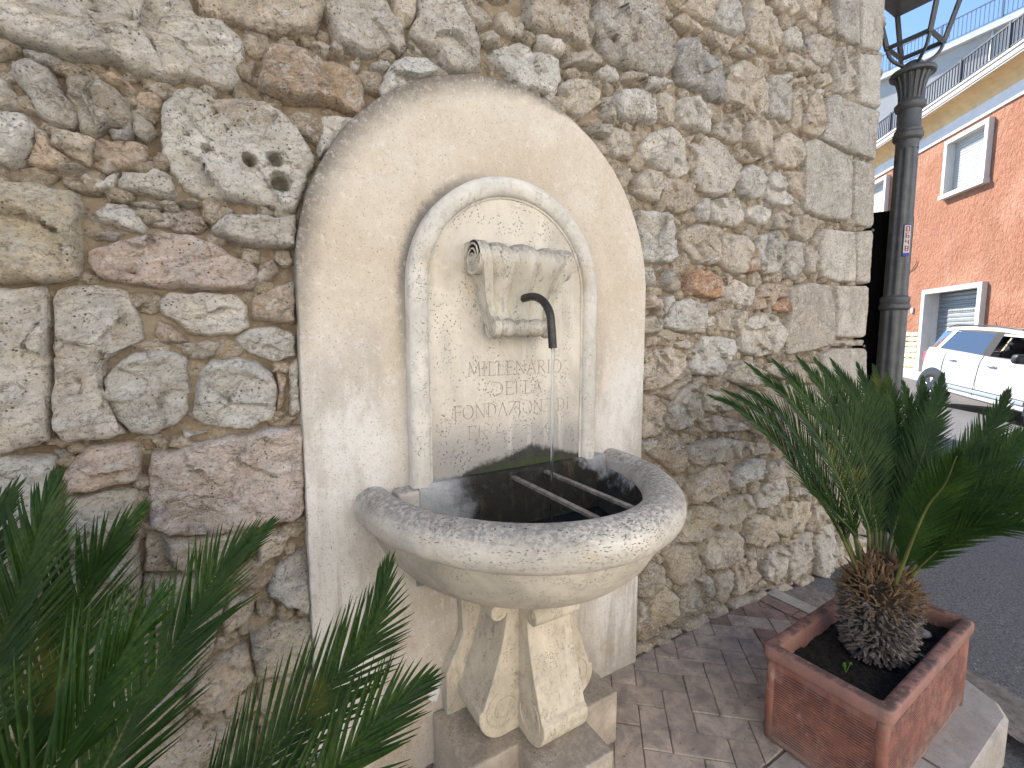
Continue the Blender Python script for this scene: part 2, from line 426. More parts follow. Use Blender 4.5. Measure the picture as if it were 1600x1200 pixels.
# ------------------------------------------------------------------ mesh helpers
def mk(name, verts, faces, mat, parent=None, smooth=False, loc=None):
    me = bpy.data.meshes.new(name)
    me.from_pydata([tuple(v) for v in verts], [], [tuple(f) for f in faces])
    me.update()
    if mat: me.materials.append(mat)
    if smooth:
        me.polygons.foreach_set('use_smooth', [True] * len(me.polygons))
    o = bpy.data.objects.new(name, me)
    col.objects.link(o)
    if parent: o.parent = parent
    if loc: o.location = loc
    return o
def fix_normals(o):
    bm = bmesh.new(); bm.from_mesh(o.data)
    bmesh.ops.recalc_face_normals(bm, faces=bm.faces)
    bm.to_mesh(o.data); bm.free()
    return o
def empty(name, loc=(0, 0, 0), rz=0.0):
    o = bpy.data.objects.new(name, None)
    col.objects.link(o)
    o.location = loc; o.rotation_euler = (0, 0, rz)
    o.empty_display_size = 0.1
    return o
def tag(o, label, cat, group=None):
    o['label'] = label; o['category'] = cat
    if group: o['group'] = group
    return o
def struct(o):
    o['kind'] = 'structure'; return o
def stuff(o):
    o['kind'] = 'stuff'; return o
class MB:
    """collects simple shapes and links them as ONE mesh"""
    def __init__(s): s.v = []; s.f = []
    def raw(s, v, f):
        n = len(s.v); s.v += [tuple(a) for a in v]; s.f += [tuple(i + n for i in q) for q in f]; return s
    def box(s, a, b):
        (x0, y0, z0), (x1, y1, z1) = a, b
        return s.raw([(x0, y0, z0), (x1, y0, z0), (x1, y1, z0), (x0, y1, z0), (x0, y0, z1), (x1, y0, z1), (x1, y1, z1), (x0, y1, z1)],
                     [(0, 3, 2, 1), (4, 5, 6, 7), (0, 1, 5, 4), (1, 2, 6, 5), (2, 3, 7, 6), (3, 0, 4, 7)])
    def tube(s, pts, r, n=8, caps=True):
        pts = [Vector(p) for p in pts]
        rr = r if isinstance(r, (list, tuple)) else [r] * len(pts)
        rings = []; up = None
        for i, p in enumerate(pts):
            t = (pts[min(i + 1, len(pts) - 1)] - pts[max(i - 1, 0)]).normalized()
            if up is None:
                up = Vector((0, 0, 1)) if abs(t.z) < 0.9 else Vector((1, 0, 0))
            u = (up - t * up.dot(t)).normalized(); w = t.cross(u); up = u
            rings.append([p + (u * math.cos(k * 2 * math.pi / n) + w * math.sin(k * 2 * math.pi / n)) * rr[i] for k in range(n)])
        v = [q for R in rings for q in R]; f = []
        for i in range(len(pts) - 1):
            for k in range(n):
                a, b = i * n + k, i * n + (k + 1) % n
                f.append((a, b, b + n, a + n))
        if caps:
            f.append(tuple(range(n - 1, -1, -1))); f.append(tuple((len(pts) - 1) * n + k for k in range(n)))
        return s.raw(v, f)
    def prism(s, poly, axis, a, b):
        """extrude a 2D polygon; axis 'x','y','z' is the extrusion axis"""
        def P(u, w, t):
            return {'x': (t, u, w), 'y': (u, t, w), 'z': (u, w, t)}[axis]
        n = len(poly)
        v = [P(u, w, a) for u, w in poly] + [P(u, w, b) for u, w in poly]
        f = [tuple(range(n - 1, -1, -1)), tuple(range(n, 2 * n))]
        f += [(k, (k + 1) % n, n + (k + 1) % n, n + k) for k in range(n)]
        return s.raw(v, f)
    def lathe(s, prof, c=(0, 0, 0), n=24, flute=None):
        v = []; f = []
        for (r, z) in prof:
            for k in range(n):
                a = 2 * math.pi * k / n
                q = r * (flute(a, z) if flute else 1)
                v.append((c[0] + q * math.cos(a), c[1] + q * math.sin(a), c[2] + z))
        for i in range(len(prof) - 1):
            for k in range(n):
                a, b = i * n + k, i * n + (k + 1) % n
                f.append((a, b, b + n, a + n))
        f.append(tuple(range(n - 1, -1, -1))); f.append(tuple((len(prof) - 1) * n + k for k in range(n)))
        return s.raw(v, f)
    def build(s, name, mat, parent=None, smooth=False, bevel=0.0, seg=2, fix=True):
        o = mk(name, s.v, s.f, mat, parent, smooth)
        if fix: fix_normals(o)
        if bevel:
            m = o.modifiers.new('bevel', 'BEVEL'); m.width = bevel; m.segments = seg; m.limit_method = 'ANGLE'; m.angle_limit = math.radians(35)
        return o
def autosmooth(o, deg=40):
    o.data.polygons.foreach_set('use_smooth', [True] * len(o.data.polygons))
    bm = bmesh.new(); bm.from_mesh(o.data)
    for e in bm.edges:
        if len(e.link_faces) == 2 and e.calc_face_angle(0) > math.radians(deg): e.smooth = False
    bm.to_mesh(o.data); bm.free()
    return o

FACE_Y = 1.338      # front of the plaster slab; the stone faces lie just behind it
STONES = '''
w -.399 2.020 -.365 2.016 -.348 2.006 -.320 2.002 -.273 1.996 -.239 2.002 -.190 2.012 -.155 1.992 -.109 1.996 -.069 2.009 -.011 2.006 .028 2.009 .047 2.039 .039 2.061 .058 2.086 .056 2.134 .022 2.152 -.033 2.152 -.044 2.166 -.057 2.220 -.393 2.099
b -.032 2.166 .014 2.168 .062 2.170 .099 2.167 .146 2.170 .175 2.177 .222 2.207 .239 2.244 .268 2.337 -.041 2.222
b -.404 1.957 -.362 1.977 -.344 1.997 -.365 2.008 -.400 2.008
g -.323 1.971 -.284 1.976 -.280 1.988 -.311 1.999 -.340 1.990
w -.359 1.930 -.342 1.911 -.327 1.869 -.309 1.857 -.276 1.852 -.266 1.863 -.267 1.888 -.287 1.934 -.304 1.962 -.328 1.975 -.360 1.960
b -.281 1.944 -.282 1.918 -.265 1.889 -.263 1.850 -.243 1.842 -.214 1.866 -.177 1.874 -.172 1.894 -.177 1.933 -.201 1.953 -.231 1.970 -.275 1.962
o -.214 1.969 -.193 1.964 -.168 1.957 -.171 1.974 -.202 1.992 -.227 1.976
o -.164 1.940 -.159 1.924 -.121 1.933 -.115 1.957 -.134 1.968 -.157 1.960
b -.173 1.884 -.167 1.859 -.149 1.849 -.132 1.876 -.138 1.897 -.172 1.916
g -.208 1.845 -.178 1.849 -.168 1.867 -.177 1.879 -.214 1.862
w -.411 1.861 -.419 1.759 -.375 1.757 -.356 1.767 -.334 1.814 -.332 1.843 -.346 1.861 -.376 1.863
b -.411 1.865 -.376 1.867 -.355 1.871 -.356 1.891 -.371 1.927 -.407 1.925
b -.312 1.814 -.287 1.798 -.254 1.783 -.245 1.806 -.240 1.840 -.283 1.850 -.313 1.839
o -.335 1.805 -.353 1.768 -.338 1.763 -.309 1.764 -.295 1.766 -.291 1.789 -.315 1.813 -.317 1.834 -.332 1.839
b -.303 1.754 -.276 1.757 -.261 1.773 -.274 1.781 -.305 1.766
o -.247 1.784 -.227 1.775 -.197 1.782 -.167 1.795 -.150 1.821 -.153 1.843 -.179 1.847 -.222 1.842 -.240 1.834
h -.120 1.915 -.122 1.878 -.122 1.836 -.109 1.806 -.098 1.774 -.083 1.753 -.046 1.744 .001 1.747 .051 1.749 .089 1.744 .127 1.737 .157 1.738 .174 1.773 .192 1.836 .215 1.883 .181 1.935 .143 1.978 .100 1.999 .054 1.997 .027 1.990 -.013 1.975 -.041 1.996 -.070 1.988 -.095 1.970 -.116 1.944
w -.247 1.724 -.218 1.736 -.205 1.751 -.203 1.779 -.231 1.756 -.258 1.729
w -.206 1.740 -.156 1.734 -.117 1.729 -.098 1.746 -.110 1.782 -.129 1.797 -.168 1.776 -.201 1.775
w -.248 1.668 -.227 1.657 -.195 1.650 -.169 1.646 -.162 1.665 -.173 1.692 -.195 1.707 -.231 1.704 -.250 1.681
b -.154 1.697 -.126 1.708 -.157 1.718 -.187 1.711
b -.069 1.719 -.047 1.727 -.068 1.739 -.101 1.726
p -.152 1.667 -.101 1.661 -.064 1.661 -.042 1.676 -.045 1.695 -.074 1.708 -.123 1.697 -.147 1.681
w -.030 1.657 .005 1.646 .060 1.641 .123 1.642 .154 1.646 .160 1.728 .121 1.712 .064 1.715 -.001 1.706 -.033 1.672
y -.438 1.519 -.402 1.517 -.312 1.527 -.288 1.538 -.280 1.579 -.280 1.624 -.274 1.696 -.279 1.717 -.356 1.726 -.423 1.718
g -.254 1.624 -.222 1.626 -.206 1.641 -.235 1.647 -.257 1.631
p -.269 1.566 -.256 1.544 -.228 1.532 -.184 1.526 -.137 1.521 -.080 1.522 -.014 1.526 .045 1.529 .070 1.552 .058 1.588 .003 1.610 -.031 1.637 -.073 1.652 -.137 1.652 -.177 1.638 -.237 1.610 -.270 1.593
o .086 2.055 .092 2.027 .125 2.015 .174 2.012 .226 2.030 .279 2.028 .335 2.019 .350 2.045 .338 2.109 .305 2.138 .246 2.142 .200 2.154 .145 2.142 .111 2.132 .090 2.081
b .215 2.164 .251 2.157 .294 2.159 .303 2.172 .268 2.185 .232 2.192 .206 2.176
w .257 2.234 .274 2.198 .301 2.185 .346 2.182 .387 2.200 .423 2.228 .447 2.216 .469 2.228 .460 2.245 .455 2.289 .426 2.324 .403 2.381 .260 2.329 .240 2.265
w .316 2.146 .327 2.139 .342 2.165 .334 2.176 .314 2.162
w .374 2.155 .397 2.159 .434 2.181 .422 2.197 .392 2.188 .362 2.165
c .506 2.334 .483 2.298 .486 2.270 .518 2.257 .564 2.242 .590 2.208 .661 2.222 .706 2.247 .710 2.317 .692 2.366 .656 2.403 .615 2.459 .515 2.422
b .437 2.317 .461 2.291 .487 2.316 .507 2.352 .508 2.420 .427 2.390
b .663 2.387 .699 2.363 .759 2.401 .729 2.428 .700 2.485 .635 2.461
b .721 2.320 .771 2.332 .779 2.357 .752 2.377 .706 2.347
w .759 2.281 .814 2.245 .897 2.241 .958 2.244 1.003 2.249 1.025 2.297 1.020 2.364 .983 2.377 .905 2.367 .855 2.374 .814 2.355 .736 2.312
w .384 2.099 .401 2.081 .458 2.124 .522 2.159 .577 2.192 .524 2.218 .472 2.215 .434 2.192 .396 2.125
w .222 1.933 .223 1.890 .242 1.905 .277 1.956 .323 2.005 .300 2.005 .257 2.006 .229 1.989
b .473 2.243 .498 2.222 .517 2.231 .498 2.240 .473 2.266
b .775 2.394 .814 2.387 .871 2.399 .879 2.428 .854 2.452 .798 2.458 .767 2.422
w .930 2.378 .983 2.381 1.029 2.381 1.042 2.406 1.019 2.426 .956 2.433 .913 2.413
b .886 2.441 .930 2.435 .993 2.442 1.050 2.439 1.139 2.441 1.174 2.478 1.152 2.537 1.134 2.646 .885 2.555 .873 2.477
b 1.051 2.360 1.130 2.376 1.192 2.386 1.186 2.415 1.129 2.427 1.041 2.386
c 1.200 2.479 1.190 2.438 1.222 2.425 1.299 2.425 1.391 2.443 1.463 2.444 1.551 2.456 1.588 2.500 1.590 2.584 1.567 2.651 1.514 2.690 1.450 2.762 1.226 2.680 1.176 2.596 1.162 2.526
b 1.563 2.739 1.629 2.729 1.711 2.723 1.811 2.739 1.823 2.778 1.844 2.907 1.498 2.780
w 1.832 2.755 1.886 2.746 1.980 2.745 2.050 2.790 2.036 2.850 1.979 2.957 1.851 2.910 1.838 2.783
b 1.646 2.668 1.756 2.683 1.763 2.697 1.712 2.707 1.629 2.721 1.579 2.679
b 2.073 2.807 2.111 2.763 2.253 2.759 2.345 2.776 2.354 2.879 2.309 2.942 2.217 2.949 2.095 2.944 2.068 2.870
b 1.793 2.677 1.831 2.667 1.938 2.664 1.982 2.723 1.887 2.720 1.799 2.700
g 1.617 2.584 1.613 2.524 1.630 2.461 1.727 2.461 1.845 2.447 1.938 2.453 1.946 2.565 1.894 2.624 1.788 2.636 1.716 2.652 1.634 2.631
b 2.018 2.678 2.117 2.689 2.131 2.736 2.046 2.733 1.969 2.678
b 1.948 2.538 1.953 2.466 2.069 2.457 2.190 2.467 2.270 2.486 2.250 2.600 2.191 2.653 2.118 2.685 2.020 2.651 1.958 2.606
w 2.278 2.598 2.279 2.498 2.318 2.477 2.426 2.476 2.465 2.575 2.454 2.676 2.373 2.699 2.281 2.668
b 2.468 2.554 2.486 2.474 2.539 2.470 2.608 2.610 2.609 2.691 2.516 2.671 2.468 2.638
b 2.614 2.590 2.564 2.524 2.570 2.472 2.713 2.470 2.776 2.518 2.762 2.626 2.685 2.695 2.625 2.647
w 2.377 2.846 2.438 2.825 2.535 2.864 2.528 2.924 2.445 2.943 2.372 2.894
b 2.387 2.749 2.488 2.737 2.632 2.767 2.638 2.811 2.560 2.830 2.420 2.804
b 2.334 2.703 2.409 2.725 2.369 2.733 2.257 2.725
c 2.558 2.851 2.647 2.824 2.758 2.834 2.819 2.896 2.809 2.970 2.694 2.977 2.550 2.921
b 2.326 2.968 2.440 2.987 2.496 3.026 2.425 3.121 2.261 3.060
b 2.518 3.013 2.624 3.007 2.651 3.058 2.623 3.193 2.454 3.131
b 2.672 3.012 2.783 2.994 2.819 3.071 2.766 3.118 2.660 3.103
c 2.852 2.828 2.887 2.748 3.035 2.763 3.114 2.843 3.081 2.973 2.997 3.017 2.857 2.963
b 2.669 2.734 2.748 2.733 2.835 2.779 2.806 2.821 2.664 2.775
q 2.970 3.031 3.093 3.032 3.077 3.133 3.061 3.354 2.827 3.268 2.836 3.033
q 3.095 3.185 3.113 3.039 3.365 3.094 3.358 3.463 3.078 3.361
q 3.117 2.878 3.149 2.757 3.391 2.772 3.355 3.069 3.092 3.002
q 2.794 2.555 2.768 2.471 3.131 2.473 3.383 2.480 3.380 2.755 3.143 2.743 2.866 2.728 2.779 2.675
q 2.622 2.252 2.630 2.086 2.834 2.073 3.057 2.082 3.131 2.119 3.117 2.388 3.051 2.445 2.714 2.465 2.608 2.426
q 3.152 2.283 3.170 2.076 3.420 2.083 3.386 2.460 3.136 2.442
b 2.473 2.686 2.584 2.716 2.572 2.734 2.471 2.711
w 2.719 2.693 2.797 2.713 2.805 2.743 2.705 2.716
b 2.610 2.686 2.685 2.700 2.669 2.732 2.596 2.709
b 1.024 2.245 1.034 2.211 1.113 2.193 1.164 2.236 1.216 2.279 1.215 2.317 1.172 2.347 1.081 2.322 1.023 2.288
w 1.203 2.359 1.257 2.363 1.306 2.380 1.288 2.418 1.233 2.417 1.181 2.376
b 1.312 2.378 1.381 2.385 1.435 2.395 1.427 2.422 1.356 2.426 1.311 2.405
w 1.447 2.382 1.503 2.397 1.572 2.432 1.539 2.444 1.439 2.425
w 1.281 2.288 1.288 2.250 1.351 2.241 1.446 2.255 1.502 2.264 1.493 2.324 1.466 2.375 1.370 2.366 1.285 2.328
b 1.504 2.319 1.521 2.281 1.606 2.283 1.614 2.337 1.618 2.389 1.541 2.403 1.506 2.377
w 1.630 2.341 1.666 2.297 1.766 2.293 1.840 2.301 1.835 2.372 1.743 2.435 1.634 2.393
b 1.167 2.114 1.220 2.094 1.287 2.095 1.379 2.109 1.390 2.136 1.353 2.193 1.295 2.208 1.186 2.187 1.134 2.153
b 1.371 2.173 1.401 2.163 1.430 2.202 1.411 2.223 1.364 2.204
w 1.432 2.161 1.464 2.117 1.555 2.092 1.650 2.082 1.706 2.101 1.701 2.181 1.669 2.245 1.600 2.273 1.522 2.247 1.449 2.198
b 1.887 2.292 1.983 2.284 2.064 2.311 2.068 2.360 2.023 2.398 1.958 2.406 1.883 2.347 1.855 2.304
c 1.773 2.177 1.748 2.109 1.796 2.052 1.904 2.041 2.000 2.066 2.043 2.151 2.020 2.225 1.950 2.287 1.826 2.293 1.727 2.231
b 2.097 2.318 2.152 2.290 2.244 2.273 2.314 2.323 2.305 2.423 2.227 2.456 2.140 2.425 2.093 2.376
b 2.337 2.286 2.378 2.262 2.519 2.278 2.597 2.336 2.590 2.433 2.499 2.456 2.402 2.414 2.330 2.357
b 2.037 2.228 2.157 2.236 2.209 2.261 2.117 2.293 2.017 2.263
w 2.066 2.076 2.171 2.072 2.261 2.096 2.280 2.192 2.229 2.235 2.157 2.231 2.058 2.173
w 2.300 2.081 2.398 2.069 2.539 2.095 2.546 2.129 2.489 2.164 2.440 2.242 2.361 2.238 2.297 2.206
b 2.513 2.179 2.562 2.115 2.606 2.105 2.600 2.276 2.460 2.251
b 1.290 1.995 1.337 1.978 1.376 2.035 1.357 2.072 1.300 2.045
b 1.396 1.980 1.458 1.964 1.522 1.956 1.543 2.020 1.530 2.079 1.453 2.082 1.394 2.038
b 1.550 2.004 1.541 1.968 1.589 1.940 1.686 1.939 1.764 1.973 1.750 2.073 1.664 2.085 1.557 2.057
w 1.782 1.920 1.858 1.925 1.862 1.968 1.843 2.032 1.778 1.985
w 1.876 1.932 1.945 1.921 2.061 1.926 2.101 1.961 2.051 2.054 1.968 2.051 1.875 2.018
w 2.144 1.977 2.236 1.958 2.329 1.980 2.342 2.045 2.246 2.058 2.139 2.027
b 2.370 1.953 2.490 1.967 2.525 2.027 2.459 2.062 2.363 2.027
b 2.543 1.962 2.624 1.915 2.732 1.949 2.768 2.035 2.672 2.069 2.549 2.041
b 1.228 2.228 1.272 2.219 1.273 2.254 1.275 2.321 1.226 2.297
b 1.678 2.212 1.719 2.229 1.738 2.274 1.683 2.253
w 1.428 1.720 1.498 1.718 1.599 1.723 1.627 1.745 1.616 1.859 1.578 1.923 1.436 1.921 1.385 1.896
b 1.683 1.820 1.716 1.777 1.768 1.741 1.872 1.734 1.936 1.747 1.929 1.838 1.901 1.901 1.783 1.903 1.680 1.867
b 1.943 1.756 1.982 1.725 2.069 1.706 2.143 1.720 2.167 1.793 2.192 1.857 2.143 1.896 1.983 1.894 1.936 1.856
r 2.158 1.721 2.232 1.727 2.237 1.790 2.205 1.854 2.153 1.778
k 2.237 1.844 2.246 1.773 2.315 1.728 2.431 1.741 2.475 1.820 2.475 1.905 2.361 1.938 2.238 1.906
w 2.494 1.812 2.512 1.723 2.613 1.715 2.648 1.816 2.647 1.914 2.572 1.920 2.503 1.889
b 2.674 1.759 2.762 1.755 2.800 1.849 2.761 1.921 2.667 1.896
q 2.814 1.881 2.847 1.751 3.014 1.733 3.235 1.747 3.191 2.035 2.814 2.011
q 3.260 1.743 3.424 1.747 3.421 2.073 3.214 2.038
w 1.453 1.618 1.519 1.622 1.522 1.667 1.488 1.703 1.440 1.691
b 1.563 1.632 1.605 1.603 1.676 1.607 1.686 1.647 1.660 1.685 1.612 1.701 1.567 1.671
r 1.711 1.641 1.726 1.597 1.855 1.591 1.936 1.591 1.969 1.614 1.957 1.681 1.873 1.713 1.795 1.711 1.721 1.681
w 2.018 1.625 2.013 1.590 2.110 1.568 2.187 1.557 2.222 1.608 2.210 1.653 2.100 1.686 2.023 1.651
b 1.976 1.606 2.005 1.598 2.013 1.650 1.973 1.657
o 2.201 1.571 2.219 1.544 2.348 1.558 2.444 1.619 2.528 1.625 2.508 1.680 2.385 1.691 2.272 1.666 2.229 1.613
r 2.399 1.550 2.505 1.534 2.527 1.584 2.462 1.613 2.379 1.578
o 1.473 1.528 1.563 1.523 1.561 1.570 1.503 1.598 1.466 1.566
w 1.601 1.453 1.661 1.438 1.761 1.431 1.852 1.432 1.867 1.499 1.857 1.558 1.739 1.582 1.655 1.558 1.599 1.485
w 1.573 1.539 1.598 1.509 1.664 1.570 1.641 1.589 1.572 1.578
b 1.461 1.425 1.567 1.429 1.576 1.477 1.541 1.499 1.458 1.490
w 1.877 1.449 1.944 1.467 1.928 1.509 1.874 1.500
b 1.956 1.493 2.003 1.441 2.121 1.434 2.163 1.479 2.157 1.542 2.009 1.546 1.954 1.527
w 2.131 1.397 2.159 1.333 2.288 1.313 2.421 1.325 2.495 1.378 2.496 1.456 2.437 1.513 2.333 1.539 2.207 1.508 2.150 1.452
q 2.550 1.536 2.521 1.417 2.532 1.318 2.793 1.334 3.046 1.375 3.018 1.581 2.953 1.706 2.747 1.714 2.545 1.672
q 3.050 1.571 3.063 1.410 3.428 1.411 3.438 1.584 3.427 1.733 3.022 1.710
b 3.032 1.362 3.203 1.361 3.198 1.393 3.028 1.391
b 3.222 1.361 3.436 1.361 3.418 1.394 3.217 1.393
q 2.895 1.263 3.021 1.199 3.269 1.073 3.484 1.061 3.452 1.341 3.045 1.345 2.899 1.311
b 1.463 1.367 1.524 1.366 1.580 1.398 1.545 1.413 1.462 1.406
b 1.465 1.184 1.555 1.183 1.673 1.218 1.732 1.273 1.735 1.331 1.653 1.365 1.547 1.358 1.461 1.290
b 1.689 1.365 1.778 1.356 1.815 1.381 1.750 1.398 1.664 1.381
w 1.757 1.273 1.824 1.236 1.961 1.222 2.039 1.246 2.071 1.308 2.128 1.343 2.109 1.396 1.990 1.415 1.853 1.410 1.792 1.330
b 2.035 1.201 2.205 1.165 2.334 1.167 2.328 1.235 2.194 1.296 2.054 1.290
b 2.380 1.224 2.618 1.163 2.898 1.150 2.864 1.259 2.606 1.276 2.341 1.273
b 1.467 .981 1.541 .973 1.617 .990 1.624 1.105 1.556 1.159 1.466 1.164
b 1.636 1.104 1.628 1.013 1.684 .991 1.799 1.005 1.848 1.062 1.871 1.130 1.800 1.195 1.688 1.167
b 1.641 1.129 1.675 1.176 1.748 1.214 1.673 1.209 1.579 1.165
b 1.868 1.069 1.974 1.047 2.151 1.055 2.024 1.147 1.882 1.173
b 1.895 .969 2.039 .945 2.256 .941 2.156 .989 1.975 1.033 1.865 1.016
b 2.830 1.035 3.060 .905 3.516 .863 3.486 1.049 3.222 1.071 2.921 1.138
b 2.377 1.067 2.562 .993 2.791 1.016 2.818 1.132 2.619 1.153 2.370 1.146
b 2.561 .827 2.970 .756 3.525 .725 3.506 .845 3.017 .898 2.753 .998 2.455 .982
b 2.222 .954 2.379 .869 2.459 .941 2.364 1.029 2.184 1.034
b 1.469 .923 1.495 .910 1.547 .931 1.558 .972 1.467 .969
b 1.549 .884 1.633 .834 1.706 .784 1.775 .813 1.753 .936 1.696 .973 1.572 .968 1.508 .918
b 1.784 .842 1.855 .802 2.050 .795 2.171 .811 2.183 .886 2.041 .918 1.879 .916 1.788 .902
b 1.794 .658 1.835 .619 1.962 .627 2.102 .634 2.103 .733 2.051 .786 1.857 .770 1.783 .731
w 2.132 .673 2.167 .640 2.314 .655 2.413 .697 2.401 .763 2.303 .776 2.145 .737
b 2.301 .793 2.459 .784 2.413 .848 2.258 .866
y 1.727 .518 1.738 .454 1.846 .428 1.941 .438 2.003 .500 2.003 .580 1.851 .606 1.732 .578
b 2.018 .486 2.075 .458 2.218 .455 2.317 .504 2.300 .588 2.133 .612 2.040 .580
w 2.336 .512 2.448 .478 2.592 .499 2.670 .547 2.620 .650 2.434 .629 2.339 .581
y 2.553 .323 2.661 .261 2.844 .271 2.933 .330 2.896 .439 2.638 .475 2.540 .448
b 2.250 .333 2.429 .254 2.543 .288 2.533 .388 2.430 .454 2.292 .463 2.260 .400
b 1.907 .350 1.970 .257 2.091 .235 2.233 .267 2.235 .359 2.184 .419 1.974 .442 1.947 .361
b 1.688 .292 1.750 .232 1.889 .246 1.901 .308 1.847 .414 1.709 .448 1.631 .429
b 1.482 .261 1.549 .241 1.642 .294 1.639 .356 1.555 .416 1.482 .418
b 1.765 .100 1.868 .067 2.019 .097 2.013 .197 1.937 .251 1.826 .239 1.768 .174
y 1.570 .076 1.685 .063 1.757 .103 1.737 .194 1.661 .255 1.578 .212 1.554 .138
b 1.488 .090 1.539 .103 1.530 .227 1.483 .231
b 2.032 .082 2.086 .066 2.168 .157 2.146 .218 2.024 .203
b 2.185 .059 2.290 .039 2.412 .100 2.393 .199 2.235 .240 2.186 .210
w 2.455 .076 2.577 .017 2.708 .031 2.707 .148 2.620 .229 2.473 .219 2.429 .145
w 2.722 .066 2.761 -.036 2.877 -.016 2.993 .048 2.983 .229 2.847 .240 2.717 .196
w 3.040 -.061 3.174 -.140 3.275 .018 3.233 .222 3.097 .238 3.013 .152
b 3.306 -.062 3.499 -.023 3.480 .100 3.269 .205
b 2.871 -.169 3.130 -.213 3.176 -.159 2.954 -.041 2.836 -.071
b 3.016 .273 3.199 .276 3.161 .352 2.976 .388
b 2.585 -.062 2.772 -.132 2.814 -.091 2.691 -.020 2.559 -.016
w 2.449 .037 2.512 .022 2.466 .073 2.426 .060
b 2.684 .501 2.893 .463 2.887 .509 2.672 .571
b 1.555 .433 1.694 .456 1.707 .479 1.620 .510 1.500 .472
b 1.754 .625 1.790 .607 1.801 .667 1.754 .706
b 2.935 .514 3.215 .356 3.439 .371 3.239 .573 2.944 .643
b 3.512 .285 3.702 .263 3.654 .554 3.265 .582
b 3.259 .235 3.511 .093 3.705 .049 3.548 .248 3.219 .327
b 3.517 -.042 3.305 -.090 3.351 -.220 3.798 -.317 3.744 .010 3.516 .063
w -.466 1.157 -.430 1.156 -.397 1.167 -.359 1.177 -.357 1.196 -.338 1.513 -.439 1.504
w -.350 1.198 -.323 1.174 -.288 1.170 -.228 1.179 -.257 1.230 -.265 1.300 -.255 1.350 -.223 1.380 -.182 1.402 -.186 1.429 -.194 1.482 -.211 1.515 -.265 1.520 -.329 1.512
w -.260 1.271 -.247 1.222 -.220 1.183 -.182 1.171 -.132 1.192 -.107 1.230 -.099 1.292 -.104 1.353 -.130 1.372 -.178 1.373 -.224 1.360 -.255 1.319
w -.144 1.464 -.118 1.440 -.090 1.415 -.060 1.405 .002 1.413 .036 1.432 .036 1.486 .007 1.511 -.059 1.516 -.122 1.510 -.151 1.489
o .046 1.449 .095 1.445 .145 1.441 .150 1.557 .104 1.543 .044 1.502
w .037 1.362 .095 1.339 .139 1.355 .144 1.411 .099 1.433 .045 1.431 -.003 1.400
o -.163 1.410 -.145 1.388 -.095 1.396 -.103 1.405 -.130 1.433 -.157 1.447
b -.092 1.348 -.045 1.358 -.026 1.392 -.070 1.395 -.117 1.385
w -.089 1.260 -.100 1.214 -.085 1.189 -.042 1.173 .018 1.165 .078 1.187 .093 1.231 .092 1.288 .065 1.333 .018 1.350 -.050 1.347 -.078 1.312
o .097 1.260 .090 1.203 .105 1.225 .116 1.298 .095 1.313
w .122 1.189 .146 1.198 .146 1.348 .127 1.326
w -.117 1.155 -.069 1.166 -.120 1.174
p -.338 1.102 -.341 1.059 -.296 1.056 -.243 1.059 -.208 1.066 -.203 1.117 -.207 1.153 -.289 1.162 -.319 1.133
p -.192 1.064 -.197 .955 -.164 .921 -.122 .908 -.047 .900 .025 .895 .128 .903 .146 .923 .152 1.056 .152 1.161 .082 1.163 .013 1.151 -.056 1.148 -.127 1.132 -.186 1.124
w -.479 .993 -.368 .977 -.356 1.071 -.354 1.142 -.466 1.155
g -.343 1.131 -.320 1.142 -.342 1.155 -.359 1.154
o .055 1.530 .080 1.553 .110 1.576 .102 1.613 .082 1.601 .052 1.561
b -.347 .976 -.335 .913 -.251 .906 -.217 .954 -.217 1.044 -.287 1.046 -.344 1.046
b -.217 .840 -.134 .818 .001 .804 .033 .836 .019 .892 -.058 .894 -.152 .909 -.206 .934
b .028 .807 .091 .815 .108 .873 .027 .883
w .046 .704 .091 .657 .145 .621 .155 .678 .149 .805 .097 .794 .048 .743
b .020 .639 .062 .633 .056 .673 .016 .679
b -.002 .546 .006 .477 .083 .454 .154 .469 .156 .599 .068 .611 .000 .603
b -.064 .665 -.060 .616 .007 .650 .011 .720 -.042 .714
b -.121 .528 -.154 .472 -.120 .425 -.057 .420 .003 .478 -.011 .581 -.087 .562
b -.001 .396 .040 .308 .149 .284 .151 .448 .015 .454
b -.175 .307 -.026 .237 .005 .316 -.065 .395 -.171 .381
b -.000 .198 .145 .121 .150 .265 .025 .294
b -.226 .705 -.144 .646 -.071 .652 -.054 .725 -.063 .806 -.135 .806 -.218 .830
b -.349 .781 -.255 .751 -.226 .792 -.220 .934 -.251 .895 -.350 .903
b -.484 .768 -.394 .736 -.356 .777 -.358 .919 -.469 .960
b -.361 .669 -.316 .608 -.242 .622 -.234 .700 -.256 .740 -.350 .768
b -.234 .619 -.219 .539 -.139 .520 -.087 .579 -.077 .646 -.145 .635 -.227 .691
b -.495 .629 -.376 .591 -.368 .671 -.395 .722 -.485 .755
b -.367 .516 -.278 .474 -.231 .528 -.237 .606 -.317 .594 -.365 .649
b -.268 .470 -.237 .425 -.170 .400 -.154 .464 -.157 .520 -.220 .524
b -.502 .539 -.376 .492 -.377 .577 -.496 .616
'''
